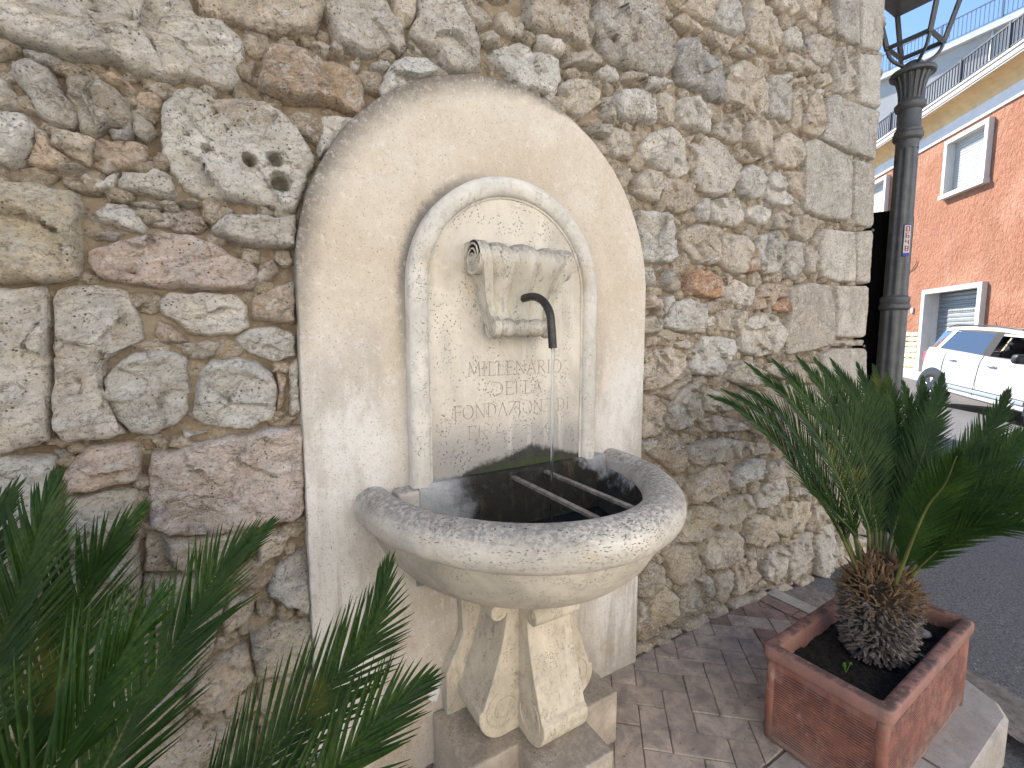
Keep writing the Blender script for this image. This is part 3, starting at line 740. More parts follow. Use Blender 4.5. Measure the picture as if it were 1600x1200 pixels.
FILL = '''
b -2.250 -.272 -2.124 -.262 -2.045 -.281 -2.050 -.197 -2.063 -.124 -2.185 -.123 -2.244 -.129 -2.248 -.197
b -2.029 -.282 -1.881 -.278 -1.739 -.274 -1.743 -.197 -1.747 -.124 -1.912 -.121 -2.018 -.128 -2.033 -.197
b -1.723 -.263 -1.579 -.268 -1.491 -.262 -1.485 -.197 -1.496 -.134 -1.595 -.121 -1.718 -.130 -1.725 -.197
b -1.475 -.277 -1.360 -.273 -1.220 -.263 -1.218 -.197 -1.228 -.129 -1.351 -.128 -1.463 -.122 -1.481 -.197
b -1.204 -.275 -1.061 -.266 -.944 -.267 -.941 -.197 -.949 -.127 -1.087 -.120 -1.197 -.124 -1.211 -.197
b -.928 -.263 -.848 -.267 -.736 -.268 -.733 -.197 -.737 -.125 -.867 -.130 -.916 -.132 -.935 -.197
b -.720 -.271 -.659 -.261 -.560 -.268 -.559 -.197 -.568 -.129 -.606 -.115 -.711 -.122 -.715 -.197
b -.544 -.269 -.353 -.269 -.211 -.275 -.211 -.197 -.224 -.131 -.360 -.116 -.525 -.132 -.543 -.197
b -.195 -.272 -.095 -.265 -.046 -.272 -.047 -.197 -.058 -.132 -.155 -.114 -.190 -.133 -.197 -.197
b -.030 -.278 .052 -.268 .107 -.273 .104 -.197 .101 -.136 .033 -.131 -.013 -.134 -.023 -.197
b 1.552 -.264 1.620 -.282 1.694 -.282 1.694 -.197 1.677 -.131 1.618 -.122 1.555 -.126 1.550 -.197
b 1.710 -.279 1.845 -.265 2.007 -.280 2.002 -.197 1.996 -.123 1.818 -.131 1.711 -.132 1.712 -.197
b 2.023 -.270 2.208 -.275 2.369 -.283 2.368 -.197 2.364 -.125 2.167 -.127 2.035 -.129 2.021 -.197
b 2.385 -.276 2.557 -.267 2.771 -.270 2.773 -.197 2.753 -.124 2.539 -.127 2.394 -.135 2.382 -.197
b 3.204 -.273 3.292 -.281 3.347 -.272 3.353 -.197 3.330 -.130 3.256 -.114 3.210 -.135 3.208 -.197
b -2.245 -.106 -2.121 -.111 -1.987 -.096 -1.985 -.039 -1.999 .016 -2.136 .036 -2.230 .028 -2.244 -.039
b -1.971 -.101 -1.913 -.105 -1.815 -.115 -1.822 -.039 -1.820 .028 -1.879 .034 -1.952 .015 -1.969 -.039
b -1.799 -.103 -1.654 -.105 -1.514 -.097 -1.514 -.039 -1.515 .022 -1.689 .026 -1.783 .017 -1.807 -.039
b -1.498 -.112 -1.405 -.104 -1.315 -.098 -1.315 -.039 -1.331 .025 -1.387 .029 -1.493 .021 -1.491 -.039
b -1.299 -.113 -1.127 -.094 -.959 -.117 -.963 -.039 -.969 .014 -1.109 .029 -1.290 .026 -1.292 -.039
b -.943 -.104 -.860 -.105 -.722 -.108 -.715 -.039 -.740 .017 -.870 .020 -.931 .021 -.943 -.039
b -.706 -.107 -.599 -.108 -.433 -.094 -.427 -.039 -.436 .019 -.536 .026 -.702 .019 -.709 -.039
b -.417 -.108 -.335 -.102 -.196 -.114 -.194 -.039 -.201 .022 -.323 .024 -.406 .024 -.422 -.039
b 1.431 -.112 1.530 -.114 1.585 -.099 1.590 -.039 1.569 .026 1.531 .028 1.446 .024 1.433 -.039
b 1.601 -.099 1.713 -.104 1.785 -.110 1.782 -.039 1.781 .017 1.694 .024 1.607 .022 1.606 -.039
b 1.801 -.111 1.867 -.118 1.974 -.108 1.979 -.039 1.958 .027 1.881 .035 1.802 .026 1.803 -.039
b 1.990 -.099 2.039 -.105 2.136 -.096 2.137 -.039 2.130 .021 2.095 .030 2.008 .016 1.982 -.039
b 2.152 -.098 2.289 -.105 2.466 -.101 2.461 -.039 2.456 .015 2.282 .020 2.161 .020 2.155 -.039
b -2.279 .046 -2.170 .053 -2.032 .038 -2.027 .091 -2.033 .128 -2.130 .131 -2.268 .136 -2.273 .091
b -2.016 .042 -1.900 .038 -1.740 .032 -1.738 .091 -1.757 .129 -1.898 .137 -2.009 .137 -2.016 .091
b -1.724 .041 -1.683 .050 -1.607 .032 -1.605 .091 -1.615 .139 -1.702 .134 -1.714 .132 -1.728 .091
b -1.591 .050 -1.411 .049 -1.277 .040 -1.270 .091 -1.278 .130 -1.416 .134 -1.578 .132 -1.595 .091
b -1.261 .048 -1.152 .044 -1.062 .037 -1.065 .091 -1.070 .138 -1.144 .143 -1.256 .127 -1.258 .091
b -1.046 .045 -.981 .035 -.871 .042 -.868 .091 -.886 .131 -.930 .142 -1.036 .131 -1.053 .091
b -.855 .036 -.775 .050 -.685 .039 -.679 .091 -.687 .129 -.759 .138 -.848 .139 -.847 .091
b -.669 .040 -.511 .036 -.405 .042 -.407 .091 -.424 .124 -.525 .139 -.655 .135 -.664 .091
b -.389 .035 -.237 .040 -.121 .052 -.120 .091 -.138 .132 -.250 .138 -.383 .137 -.396 .091
b -2.355 .165 -2.245 .155 -2.195 .148 -2.195 .210 -2.210 .262 -2.243 .272 -2.342 .253 -2.355 .210
b -2.179 .161 -2.082 .159 -2.045 .149 -2.038 .210 -2.062 .252 -2.099 .273 -2.168 .262 -2.171 .210
b -2.029 .161 -1.864 .158 -1.710 .152 -1.714 .210 -1.726 .262 -1.881 .261 -2.016 .255 -2.026 .210
b -1.694 .151 -1.593 .145 -1.534 .166 -1.535 .210 -1.547 .255 -1.599 .255 -1.688 .263 -1.697 .210
b -1.518 .158 -1.418 .153 -1.306 .148 -1.311 .210 -1.310 .250 -1.444 .267 -1.514 .257 -1.521 .210
b -1.290 .151 -1.192 .163 -1.135 .163 -1.138 .210 -1.140 .258 -1.197 .259 -1.280 .255 -1.289 .210
b -1.119 .150 -1.047 .161 -.984 .148 -.981 .210 -1.000 .257 -1.020 .273 -1.110 .256 -1.113 .210
b -.968 .147 -.869 .155 -.785 .148 -.778 .210 -.785 .250 -.894 .255 -.952 .258 -.961 .210
b -.769 .159 -.689 .149 -.564 .159 -.557 .210 -.577 .252 -.644 .274 -.758 .253 -.773 .210
b -.548 .152 -.463 .146 -.322 .150 -.325 .210 -.329 .262 -.423 .271 -.543 .251 -.550 .210
b -.306 .153 -.195 .161 -.115 .153 -.118 .210 -.132 .257 -.245 .261 -.294 .260 -.302 .210
b -2.243 .280 -2.061 .278 -1.878 .279 -1.879 .348 -1.893 .402 -2.059 .419 -2.242 .406 -2.248 .348
b -1.862 .289 -1.703 .279 -1.501 .269 -1.496 .348 -1.502 .401 -1.649 .423 -1.853 .408 -1.869 .348
b -1.485 .277 -1.360 .276 -1.178 .281 -1.185 .348 -1.193 .412 -1.330 .424 -1.468 .408 -1.481 .348
b -1.162 .283 -.976 .289 -.803 .271 -.795 .348 -.813 .407 -.972 .416 -1.160 .404 -1.169 .348
b -.787 .274 -.701 .277 -.620 .284 -.622 .348 -.639 .406 -.703 .413 -.778 .404 -.785 .348
b -.604 .278 -.499 .274 -.453 .271 -.460 .348 -.470 .401 -.531 .423 -.587 .403 -.606 .348
b -.437 .271 -.262 .275 -.120 .284 -.124 .348 -.121 .414 -.270 .411 -.424 .413 -.432 .348
b -2.346 .432 -2.152 .443 -1.961 .423 -1.954 .522 -1.971 .612 -2.187 .611 -2.336 .605 -2.338 .522
b -1.945 .422 -1.852 .442 -1.778 .442 -1.773 .522 -1.788 .611 -1.900 .622 -1.942 .613 -1.952 .522
b -1.762 .428 -1.648 .434 -1.590 .436 -1.592 .522 -1.599 .605 -1.693 .614 -1.749 .602 -1.766 .522
b -1.574 .440 -1.452 .433 -1.314 .435 -1.315 .522 -1.324 .613 -1.420 .612 -1.566 .606 -1.575 .522
b -1.298 .422 -1.079 .420 -.910 .438 -.912 .522 -.918 .605 -1.130 .605 -1.278 .610 -1.305 .522
b -.894 .438 -.781 .429 -.691 .419 -.698 .522 -.711 .612 -.785 .618 -.890 .606 -.893 .522
b -2.378 .631 -2.215 .634 -2.079 .632 -2.085 .683 -2.081 .730 -2.268 .736 -2.361 .722 -2.384 .683
b -2.063 .620 -1.948 .621 -1.791 .624 -1.798 .683 -1.803 .723 -1.911 .743 -2.061 .723 -2.067 .683
b -1.775 .639 -1.716 .622 -1.657 .631 -1.661 .683 -1.662 .735 -1.707 .742 -1.775 .726 -1.776 .683
b -1.641 .624 -1.508 .634 -1.418 .620 -1.413 .683 -1.428 .733 -1.528 .736 -1.625 .722 -1.636 .683
b -1.402 .631 -1.299 .639 -1.213 .634 -1.214 .683 -1.214 .728 -1.278 .738 -1.384 .728 -1.394 .683
b -1.197 .633 -1.038 .641 -.894 .637 -.896 .683 -.909 .723 -1.050 .733 -1.196 .725 -1.192 .683
b -.878 .634 -.815 .624 -.735 .638 -.727 .683 -.741 .723 -.831 .734 -.872 .732 -.880 .683
b -.719 .632 -.645 .634 -.567 .631 -.568 .683 -.567 .726 -.625 .732 -.718 .722 -.713 .683
b 1.441 .625 1.569 .641 1.673 .639 1.667 .683 1.653 .735 1.588 .740 1.456 .731 1.439 .683
b 2.411 .634 2.452 .623 2.516 .631 2.516 .683 2.500 .727 2.497 .742 2.425 .729 2.407 .683
b 2.532 .637 2.640 .619 2.743 .640 2.737 .683 2.741 .730 2.648 .732 2.535 .733 2.525 .683
b 2.759 .627 2.901 .629 3.051 .637 3.049 .683 3.033 .735 2.924 .741 2.775 .734 2.753 .683
b 3.067 .629 3.140 .641 3.237 .625 3.234 .683 3.234 .728 3.188 .745 3.071 .726 3.065 .683
b 3.253 .626 3.323 .636 3.347 .618 3.342 .683 3.346 .735 3.297 .733 3.270 .727 3.260 .683
b -2.316 .743 -2.234 .760 -2.110 .749 -2.109 .833 -2.122 .907 -2.242 .910 -2.297 .901 -2.321 .833
b -2.094 .758 -1.968 .745 -1.804 .744 -1.803 .833 -1.824 .914 -1.988 .920 -2.084 .901 -2.090 .833
b -1.788 .745 -1.687 .760 -1.641 .748 -1.643 .833 -1.653 .912 -1.723 .908 -1.778 .905 -1.793 .833
b -1.625 .744 -1.524 .759 -1.450 .753 -1.457 .833 -1.461 .909 -1.558 .912 -1.618 .910 -1.632 .833
b -1.434 .757 -1.369 .753 -1.267 .753 -1.267 .833 -1.285 .909 -1.387 .907 -1.417 .914 -1.438 .833
b -1.251 .746 -1.123 .743 -1.014 .754 -1.010 .833 -1.023 .901 -1.146 .925 -1.246 .914 -1.247 .833
b -.998 .743 -.850 .750 -.679 .749 -.679 .833 -.694 .908 -.860 .915 -.990 .905 -.996 .833
b -2.307 .934 -2.155 .943 -1.981 .939 -1.984 1.026 -1.985 1.111 -2.110 1.114 -2.288 1.116 -2.305 1.026
b -1.965 .935 -1.841 .941 -1.744 .931 -1.747 1.026 -1.751 1.106 -1.845 1.111 -1.950 1.109 -1.961 1.026
b -1.728 .921 -1.604 .940 -1.442 .920 -1.445 1.026 -1.460 1.119 -1.574 1.112 -1.711 1.114 -1.726 1.026
b -1.426 .926 -1.335 .938 -1.191 .941 -1.194 1.026 -1.209 1.111 -1.310 1.121 -1.406 1.113 -1.420 1.026
b -1.175 .925 -1.103 .925 -.980 .920 -.974 1.026 -1.000 1.110 -1.071 1.113 -1.170 1.120 -1.172 1.026
b -.964 .925 -.863 .931 -.727 .933 -.720 1.026 -.742 1.114 -.847 1.126 -.959 1.119 -.956 1.026
b -.711 .923 -.665 .935 -.584 .924 -.586 1.026 -.590 1.120 -.661 1.129 -.709 1.107 -.706 1.026
b -2.275 1.142 -2.142 1.136 -2.026 1.126 -2.018 1.234 -2.042 1.330 -2.127 1.327 -2.268 1.322 -2.281 1.234
b -2.010 1.132 -1.884 1.147 -1.707 1.131 -1.708 1.234 -1.712 1.328 -1.869 1.334 -1.997 1.332 -2.013 1.234
b -1.691 1.133 -1.597 1.146 -1.499 1.138 -1.495 1.234 -1.503 1.327 -1.558 1.324 -1.687 1.327 -1.696 1.234
b -1.483 1.135 -1.386 1.142 -1.347 1.128 -1.341 1.234 -1.359 1.320 -1.437 1.339 -1.464 1.327 -1.484 1.234
b -1.331 1.138 -1.206 1.131 -1.101 1.126 -1.109 1.234 -1.105 1.320 -1.207 1.331 -1.318 1.318 -1.323 1.234
b -1.085 1.130 -1.023 1.147 -.921 1.146 -.921 1.234 -.926 1.331 -.979 1.336 -1.079 1.322 -1.085 1.234
b -.905 1.137 -.848 1.138 -.771 1.131 -.772 1.234 -.787 1.321 -.871 1.326 -.891 1.321 -.910 1.234
b -.755 1.142 -.593 1.143 -.432 1.129 -.438 1.234 -.436 1.323 -.579 1.331 -.748 1.331 -.755 1.234
b -2.195 1.339 -2.013 1.353 -1.878 1.340 -1.883 1.435 -1.895 1.513 -2.020 1.513 -2.189 1.521 -2.190 1.435
b -1.862 1.343 -1.788 1.352 -1.674 1.357 -1.678 1.435 -1.678 1.521 -1.766 1.516 -1.857 1.517 -1.869 1.435
b -1.658 1.341 -1.536 1.341 -1.359 1.350 -1.360 1.435 -1.378 1.509 -1.542 1.517 -1.656 1.516 -1.651 1.435
b -1.343 1.341 -1.125 1.342 -.946 1.357 -.953 1.435 -.950 1.509 -1.167 1.531 -1.324 1.519 -1.348 1.435
b -.930 1.349 -.783 1.355 -.590 1.359 -.589 1.435 -.591 1.517 -.743 1.531 -.927 1.519 -.922 1.435
b -2.366 1.532 -2.232 1.543 -2.108 1.530 -2.104 1.586 -2.122 1.626 -2.207 1.625 -2.350 1.633 -2.362 1.586
b -2.092 1.531 -2.038 1.538 -1.949 1.537 -1.943 1.586 -1.952 1.630 -2.017 1.641 -2.092 1.630 -2.085 1.586
b -1.933 1.541 -1.852 1.536 -1.776 1.540 -1.780 1.586 -1.784 1.621 -1.821 1.631 -1.930 1.621 -1.928 1.586
b -1.760 1.541 -1.681 1.536 -1.622 1.535 -1.616 1.586 -1.624 1.628 -1.694 1.633 -1.743 1.621 -1.755 1.586
b -1.606 1.546 -1.491 1.547 -1.343 1.539 -1.350 1.586 -1.347 1.628 -1.474 1.645 -1.603 1.627 -1.605 1.586
b -1.327 1.535 -1.264 1.545 -1.159 1.533 -1.162 1.586 -1.177 1.626 -1.221 1.640 -1.313 1.622 -1.334 1.586
b -1.143 1.538 -1.062 1.537 -1.039 1.549 -1.045 1.586 -1.051 1.629 -1.113 1.640 -1.142 1.628 -1.146 1.586
b -1.023 1.543 -.870 1.526 -.752 1.547 -.747 1.586 -.762 1.626 -.873 1.627 -1.003 1.631 -1.023 1.586
b -.736 1.529 -.615 1.549 -.518 1.540 -.511 1.586 -.531 1.622 -.654 1.628 -.733 1.627 -.729 1.586
b -2.329 1.649 -2.260 1.643 -2.173 1.658 -2.176 1.706 -2.180 1.755 -2.279 1.767 -2.310 1.760 -2.322 1.706
b -2.157 1.647 -2.122 1.656 -2.052 1.662 -2.060 1.706 -2.066 1.758 -2.091 1.754 -2.138 1.757 -2.152 1.706
b -2.036 1.654 -2.004 1.652 -1.930 1.655 -1.931 1.706 -1.948 1.757 -1.957 1.766 -2.017 1.760 -2.035 1.706
b -1.914 1.652 -1.782 1.644 -1.629 1.648 -1.635 1.706 -1.632 1.755 -1.769 1.762 -1.912 1.753 -1.906 1.706
b -1.613 1.648 -1.479 1.650 -1.325 1.659 -1.332 1.706 -1.342 1.745 -1.476 1.767 -1.598 1.757 -1.610 1.706
b -1.309 1.660 -1.197 1.656 -1.060 1.644 -1.062 1.706 -1.068 1.757 -1.191 1.768 -1.308 1.754 -1.314 1.706
b -1.044 1.656 -.888 1.661 -.767 1.645 -.771 1.706 -.781 1.748 -.929 1.765 -1.034 1.753 -1.047 1.706
b -.751 1.659 -.626 1.658 -.550 1.645 -.557 1.706 -.565 1.750 -.663 1.757 -.739 1.756 -.757 1.706
b -2.198 1.771 -1.975 1.781 -1.802 1.787 -1.800 1.839 -1.807 1.898 -1.975 1.897 -2.185 1.897 -2.192 1.839
b -1.786 1.784 -1.735 1.771 -1.632 1.774 -1.636 1.839 -1.636 1.897 -1.731 1.894 -1.773 1.897 -1.787 1.839
b -1.616 1.771 -1.520 1.783 -1.386 1.783 -1.389 1.839 -1.395 1.899 -1.498 1.909 -1.607 1.888 -1.616 1.839
b -1.370 1.782 -1.305 1.787 -1.197 1.778 -1.203 1.839 -1.214 1.896 -1.268 1.905 -1.370 1.899 -1.365 1.839
b -1.181 1.770 -1.039 1.772 -.856 1.764 -.862 1.839 -.861 1.900 -1.035 1.896 -1.176 1.895 -1.177 1.839
b -.840 1.785 -.794 1.778 -.712 1.788 -.709 1.839 -.729 1.901 -.763 1.893 -.824 1.888 -.847 1.839
b -.696 1.770 -.605 1.787 -.533 1.769 -.535 1.839 -.541 1.900 -.633 1.901 -.688 1.891 -.702 1.839
b -2.371 1.919 -2.291 1.914 -2.178 1.922 -2.171 1.964 -2.184 2.006 -2.254 2.010 -2.358 2.003 -2.372 1.964
b -2.162 1.908 -2.007 1.918 -1.883 1.929 -1.877 1.964 -1.896 2.003 -1.982 2.017 -2.148 2.008 -2.165 1.964
b -1.867 1.919 -1.812 1.919 -1.737 1.922 -1.740 1.964 -1.749 2.001 -1.807 2.015 -1.861 1.995 -1.863 1.964
b -1.721 1.915 -1.601 1.927 -1.439 1.926 -1.434 1.964 -1.445 1.996 -1.596 2.017 -1.716 2.002 -1.717 1.964
b -1.423 1.924 -1.361 1.918 -1.319 1.908 -1.327 1.964 -1.335 2.006 -1.368 2.009 -1.412 2.001 -1.427 1.964
b -1.303 1.925 -1.191 1.925 -1.074 1.913 -1.068 1.964 -1.090 2.000 -1.194 2.009 -1.299 1.997 -1.298 1.964
b -1.058 1.925 -1.025 1.906 -.956 1.909 -.953 1.964 -.957 1.997 -.974 2.014 -1.052 2.009 -1.060 1.964
b -.940 1.926 -.832 1.908 -.740 1.924 -.734 1.964 -.747 2.000 -.809 2.004 -.928 2.000 -.942 1.964
b -.724 1.918 -.543 1.909 -.405 1.926 -.413 1.964 -.424 2.008 -.582 2.018 -.712 1.999 -.717 1.964
b -2.215 2.021 -2.079 2.015 -1.922 2.030 -1.929 2.127 -1.934 2.223 -2.029 2.237 -2.197 2.222 -2.210 2.127
b -1.906 2.021 -1.798 2.032 -1.722 2.015 -1.716 2.127 -1.735 2.215 -1.841 2.226 -1.901 2.227 -1.908 2.127
b -1.706 2.019 -1.644 2.033 -1.524 2.031 -1.523 2.127 -1.534 2.226 -1.614 2.228 -1.699 2.218 -1.702 2.127
b -1.508 2.030 -1.436 2.027 -1.331 2.022 -1.324 2.127 -1.344 2.220 -1.413 2.230 -1.490 2.223 -1.508 2.127
b -1.315 2.016 -1.160 2.031 -1.006 2.027 -1.006 2.127 -1.025 2.215 -1.160 2.220 -1.315 2.228 -1.319 2.127
b -.990 2.020 -.796 2.020 -.635 2.015 -.631 2.127 -.639 2.223 -.778 2.227 -.971 2.213 -.986 2.127
b -.619 2.019 -.500 2.028 -.353 2.028 -.354 2.127 -.362 2.228 -.459 2.233 -.606 2.214 -.613 2.127
b -2.346 2.238 -2.268 2.245 -2.134 2.240 -2.132 2.321 -2.147 2.398 -2.256 2.399 -2.333 2.394 -2.344 2.321
b -2.118 2.245 -2.070 2.252 -1.969 2.237 -1.965 2.321 -1.988 2.387 -2.014 2.397 -2.104 2.390 -2.114 2.321
b -1.953 2.249 -1.790 2.244 -1.608 2.242 -1.606 2.321 -1.616 2.384 -1.747 2.408 -1.934 2.397 -1.958 2.321
b -1.592 2.244 -1.381 2.249 -1.200 2.233 -1.197 2.321 -1.212 2.395 -1.382 2.398 -1.574 2.386 -1.588 2.321
b -1.184 2.249 -1.001 2.245 -.814 2.244 -.810 2.321 -.821 2.395 -1.008 2.401 -1.169 2.386 -1.191 2.321
b -.798 2.242 -.718 2.236 -.650 2.248 -.652 2.321 -.660 2.398 -.709 2.406 -.793 2.394 -.794 2.321
b -.634 2.252 -.563 2.255 -.503 2.232 -.500 2.321 -.509 2.398 -.552 2.404 -.633 2.398 -.639 2.321
b -.487 2.243 -.308 2.233 -.088 2.236 -.094 2.321 -.094 2.390 -.288 2.396 -.485 2.387 -.480 2.321
b -.072 2.253 -.006 2.239 .095 2.236 .091 2.321 .090 2.398 .025 2.399 -.055 2.395 -.065 2.321
b -2.338 2.409 -2.181 2.425 -1.975 2.426 -1.981 2.510 -1.981 2.600 -2.193 2.610 -2.321 2.597 -2.340 2.510
b -1.959 2.412 -1.815 2.405 -1.703 2.407 -1.705 2.510 -1.719 2.604 -1.816 2.599 -1.948 2.605 -1.958 2.510
b -1.687 2.406 -1.616 2.411 -1.509 2.404 -1.505 2.510 -1.516 2.600 -1.590 2.604 -1.687 2.604 -1.686 2.510
b -1.493 2.419 -1.406 2.424 -1.282 2.423 -1.289 2.510 -1.301 2.601 -1.423 2.605 -1.481 2.597 -1.487 2.510
b -1.266 2.420 -1.105 2.416 -.941 2.411 -.933 2.510 -.952 2.603 -1.098 2.607 -1.257 2.599 -1.266 2.510
b -.925 2.414 -.859 2.413 -.763 2.409 -.757 2.510 -.765 2.598 -.805 2.613 -.910 2.592 -.927 2.510
b -.747 2.418 -.655 2.426 -.574 2.414 -.568 2.510 -.586 2.595 -.696 2.612 -.728 2.604 -.747 2.510
b -.558 2.410 -.481 2.403 -.417 2.426 -.411 2.510 -.418 2.595 -.497 2.600 -.551 2.598 -.560 2.510
b -.401 2.421 -.259 2.415 -.104 2.409 -.104 2.510 -.113 2.593 -.218 2.602 -.388 2.605 -.396 2.510
b -.088 2.413 .025 2.426 .124 2.426 .129 2.510 .119 2.600 .052 2.608 -.084 2.594 -.086 2.510
b .140 2.410 .285 2.422 .437 2.426 .441 2.510 .417 2.604 .284 2.608 .149 2.596 .143 2.510
b -2.266 2.616 -2.210 2.611 -2.108 2.627 -2.116 2.692 -2.117 2.749 -2.150 2.756 -2.251 2.756 -2.260 2.692
b -2.092 2.622 -1.997 2.616 -1.846 2.613 -1.841 2.692 -1.862 2.759 -1.994 2.769 -2.079 2.761 -2.090 2.692
b -1.830 2.619 -1.697 2.615 -1.541 2.628 -1.546 2.692 -1.544 2.756 -1.672 2.755 -1.813 2.754 -1.836 2.692
b -1.525 2.624 -1.416 2.619 -1.278 2.611 -1.270 2.692 -1.296 2.755 -1.410 2.762 -1.513 2.761 -1.521 2.692
b -1.262 2.627 -1.161 2.610 -1.015 2.632 -1.019 2.692 -1.017 2.751 -1.120 2.754 -1.243 2.747 -1.259 2.692
b -.999 2.623 -.805 2.624 -.598 2.631 -.604 2.692 -.608 2.749 -.838 2.765 -.981 2.758 -1.002 2.692
b -.582 2.621 -.418 2.620 -.277 2.621 -.277 2.692 -.279 2.747 -.436 2.765 -.567 2.758 -.575 2.692
b -.261 2.626 -.111 2.632 .068 2.610 .062 2.692 .062 2.755 -.076 2.755 -.249 2.755 -.264 2.692
b .084 2.625 .200 2.632 .372 2.634 .373 2.692 .362 2.751 .229 2.765 .104 2.752 .078 2.692
b .388 2.624 .533 2.610 .715 2.625 .711 2.692 .708 2.760 .515 2.755 .388 2.759 .384 2.692
b .731 2.625 .937 2.620 1.115 2.619 1.111 2.692 1.103 2.750 .891 2.763 .747 2.751 .728 2.692
b -2.377 2.771 -2.230 2.769 -2.067 2.766 -2.071 2.820 -2.076 2.851 -2.209 2.857 -2.364 2.863 -2.373 2.820
b -2.051 2.777 -1.968 2.782 -1.915 2.787 -1.918 2.820 -1.919 2.857 -1.993 2.871 -2.036 2.862 -2.055 2.820
b -1.899 2.773 -1.825 2.781 -1.788 2.777 -1.781 2.820 -1.792 2.853 -1.836 2.872 -1.894 2.858 -1.907 2.820
b -1.772 2.776 -1.636 2.788 -1.547 2.770 -1.551 2.820 -1.564 2.859 -1.655 2.872 -1.768 2.855 -1.764 2.820
b -1.531 2.768 -1.431 2.788 -1.275 2.779 -1.279 2.820 -1.291 2.852 -1.384 2.864 -1.513 2.852 -1.536 2.820
b -1.259 2.775 -1.157 2.769 -1.001 2.772 -1.008 2.820 -1.017 2.859 -1.155 2.866 -1.240 2.859 -1.252 2.820
b -.985 2.774 -.926 2.781 -.880 2.772 -.884 2.820 -.888 2.858 -.899 2.861 -.983 2.851 -.980 2.820
b -.864 2.783 -.754 2.772 -.603 2.787 -.596 2.820 -.611 2.858 -.699 2.858 -.863 2.859 -.865 2.820
b -.587 2.785 -.512 2.788 -.449 2.766 -.446 2.820 -.465 2.850 -.535 2.870 -.576 2.849 -.587 2.820
b -.433 2.787 -.317 2.781 -.212 2.789 -.206 2.820 -.224 2.858 -.318 2.870 -.416 2.860 -.429 2.820
b -.196 2.778 -.072 2.767 .000 2.783 -.004 2.820 -.013 2.855 -.107 2.871 -.194 2.849 -.200 2.820
b .016 2.770 .108 2.788 .186 2.782 .194 2.820 .185 2.857 .122 2.854 .026 2.862 .021 2.820
b .202 2.769 .359 2.766 .457 2.769 .456 2.820 .448 2.857 .336 2.863 .207 2.856 .209 2.820
b .473 2.768 .582 2.784 .745 2.774 .753 2.820 .737 2.859 .587 2.865 .484 2.854 .479 2.820
b .761 2.775 .852 2.768 .889 2.789 .883 2.820 .878 2.854 .843 2.860 .767 2.861 .754 2.820
b .905 2.784 1.003 2.773 1.107 2.779 1.105 2.820 1.087 2.850 1.042 2.862 .905 2.860 .904 2.820
b 1.123 2.773 1.198 2.776 1.251 2.785 1.247 2.820 1.237 2.852 1.189 2.863 1.126 2.853 1.126 2.820
b 1.267 2.783 1.317 2.776 1.405 2.787 1.409 2.820 1.397 2.857 1.317 2.855 1.282 2.863 1.265 2.820
b 1.421 2.787 1.476 2.779 1.546 2.771 1.542 2.820 1.544 2.858 1.503 2.854 1.439 2.857 1.416 2.820
b -2.275 2.869 -2.065 2.890 -1.894 2.889 -1.897 2.949 -1.896 3.012 -2.047 3.026 -2.270 3.015 -2.281 2.949
b -1.878 2.884 -1.728 2.872 -1.611 2.884 -1.610 2.949 -1.627 3.017 -1.758 3.024 -1.873 3.007 -1.879 2.949
b -1.595 2.882 -1.499 2.889 -1.385 2.879 -1.388 2.949 -1.402 3.013 -1.508 3.019 -1.587 3.004 -1.601 2.949
b -1.369 2.885 -1.219 2.883 -1.045 2.875 -1.048 2.949 -1.046 3.006 -1.237 3.028 -1.358 3.010 -1.373 2.949
b -1.029 2.871 -.861 2.882 -.717 2.889 -.720 2.949 -.723 3.005 -.842 3.016 -1.025 3.010 -1.027 2.949
b -.701 2.885 -.636 2.889 -.525 2.883 -.526 2.949 -.530 3.013 -.646 3.021 -.689 3.018 -.694 2.949
b -.509 2.878 -.386 2.888 -.251 2.876 -.253 2.949 -.256 3.005 -.383 3.014 -.492 3.007 -.504 2.949
b -.235 2.874 -.078 2.889 .090 2.888 .085 2.949 .088 3.014 -.045 3.018 -.229 3.014 -.236 2.949
b .106 2.886 .179 2.886 .260 2.885 .254 2.949 .242 3.008 .154 3.015 .121 3.013 .102 2.949
b .276 2.883 .422 2.868 .585 2.876 .584 2.949 .573 3.015 .413 3.027 .285 3.017 .271 2.949
b .601 2.871 .729 2.869 .837 2.887 .834 2.949 .827 3.008 .710 3.016 .616 3.016 .596 2.949
b .853 2.872 1.039 2.880 1.246 2.888 1.241 2.949 1.242 3.007 1.034 3.028 .861 3.006 .850 2.949
b 1.262 2.877 1.344 2.883 1.417 2.885 1.424 2.949 1.408 3.011 1.315 3.026 1.276 3.008 1.266 2.949
b 1.433 2.876 1.481 2.885 1.564 2.891 1.562 2.949 1.546 3.016 1.498 3.008 1.452 3.012 1.441 2.949
b 1.580 2.876 1.759 2.877 1.913 2.872 1.912 2.949 1.903 3.008 1.781 3.018 1.599 3.011 1.573 2.949
b -2.320 3.028 -2.191 3.031 -2.087 3.031 -2.087 3.130 -2.097 3.223 -2.191 3.228 -2.309 3.218 -2.327 3.130
b -2.071 3.039 -1.961 3.034 -1.858 3.040 -1.854 3.130 -1.862 3.215 -1.948 3.228 -2.053 3.211 -2.074 3.130
b -1.842 3.029 -1.747 3.046 -1.633 3.038 -1.636 3.130 -1.649 3.223 -1.743 3.235 -1.823 3.222 -1.842 3.130
b -1.617 3.025 -1.523 3.023 -1.423 3.030 -1.415 3.130 -1.428 3.211 -1.509 3.230 -1.610 3.224 -1.611 3.130
b -1.407 3.027 -1.284 3.029 -1.120 3.044 -1.116 3.130 -1.129 3.225 -1.298 3.230 -1.391 3.212 -1.402 3.130
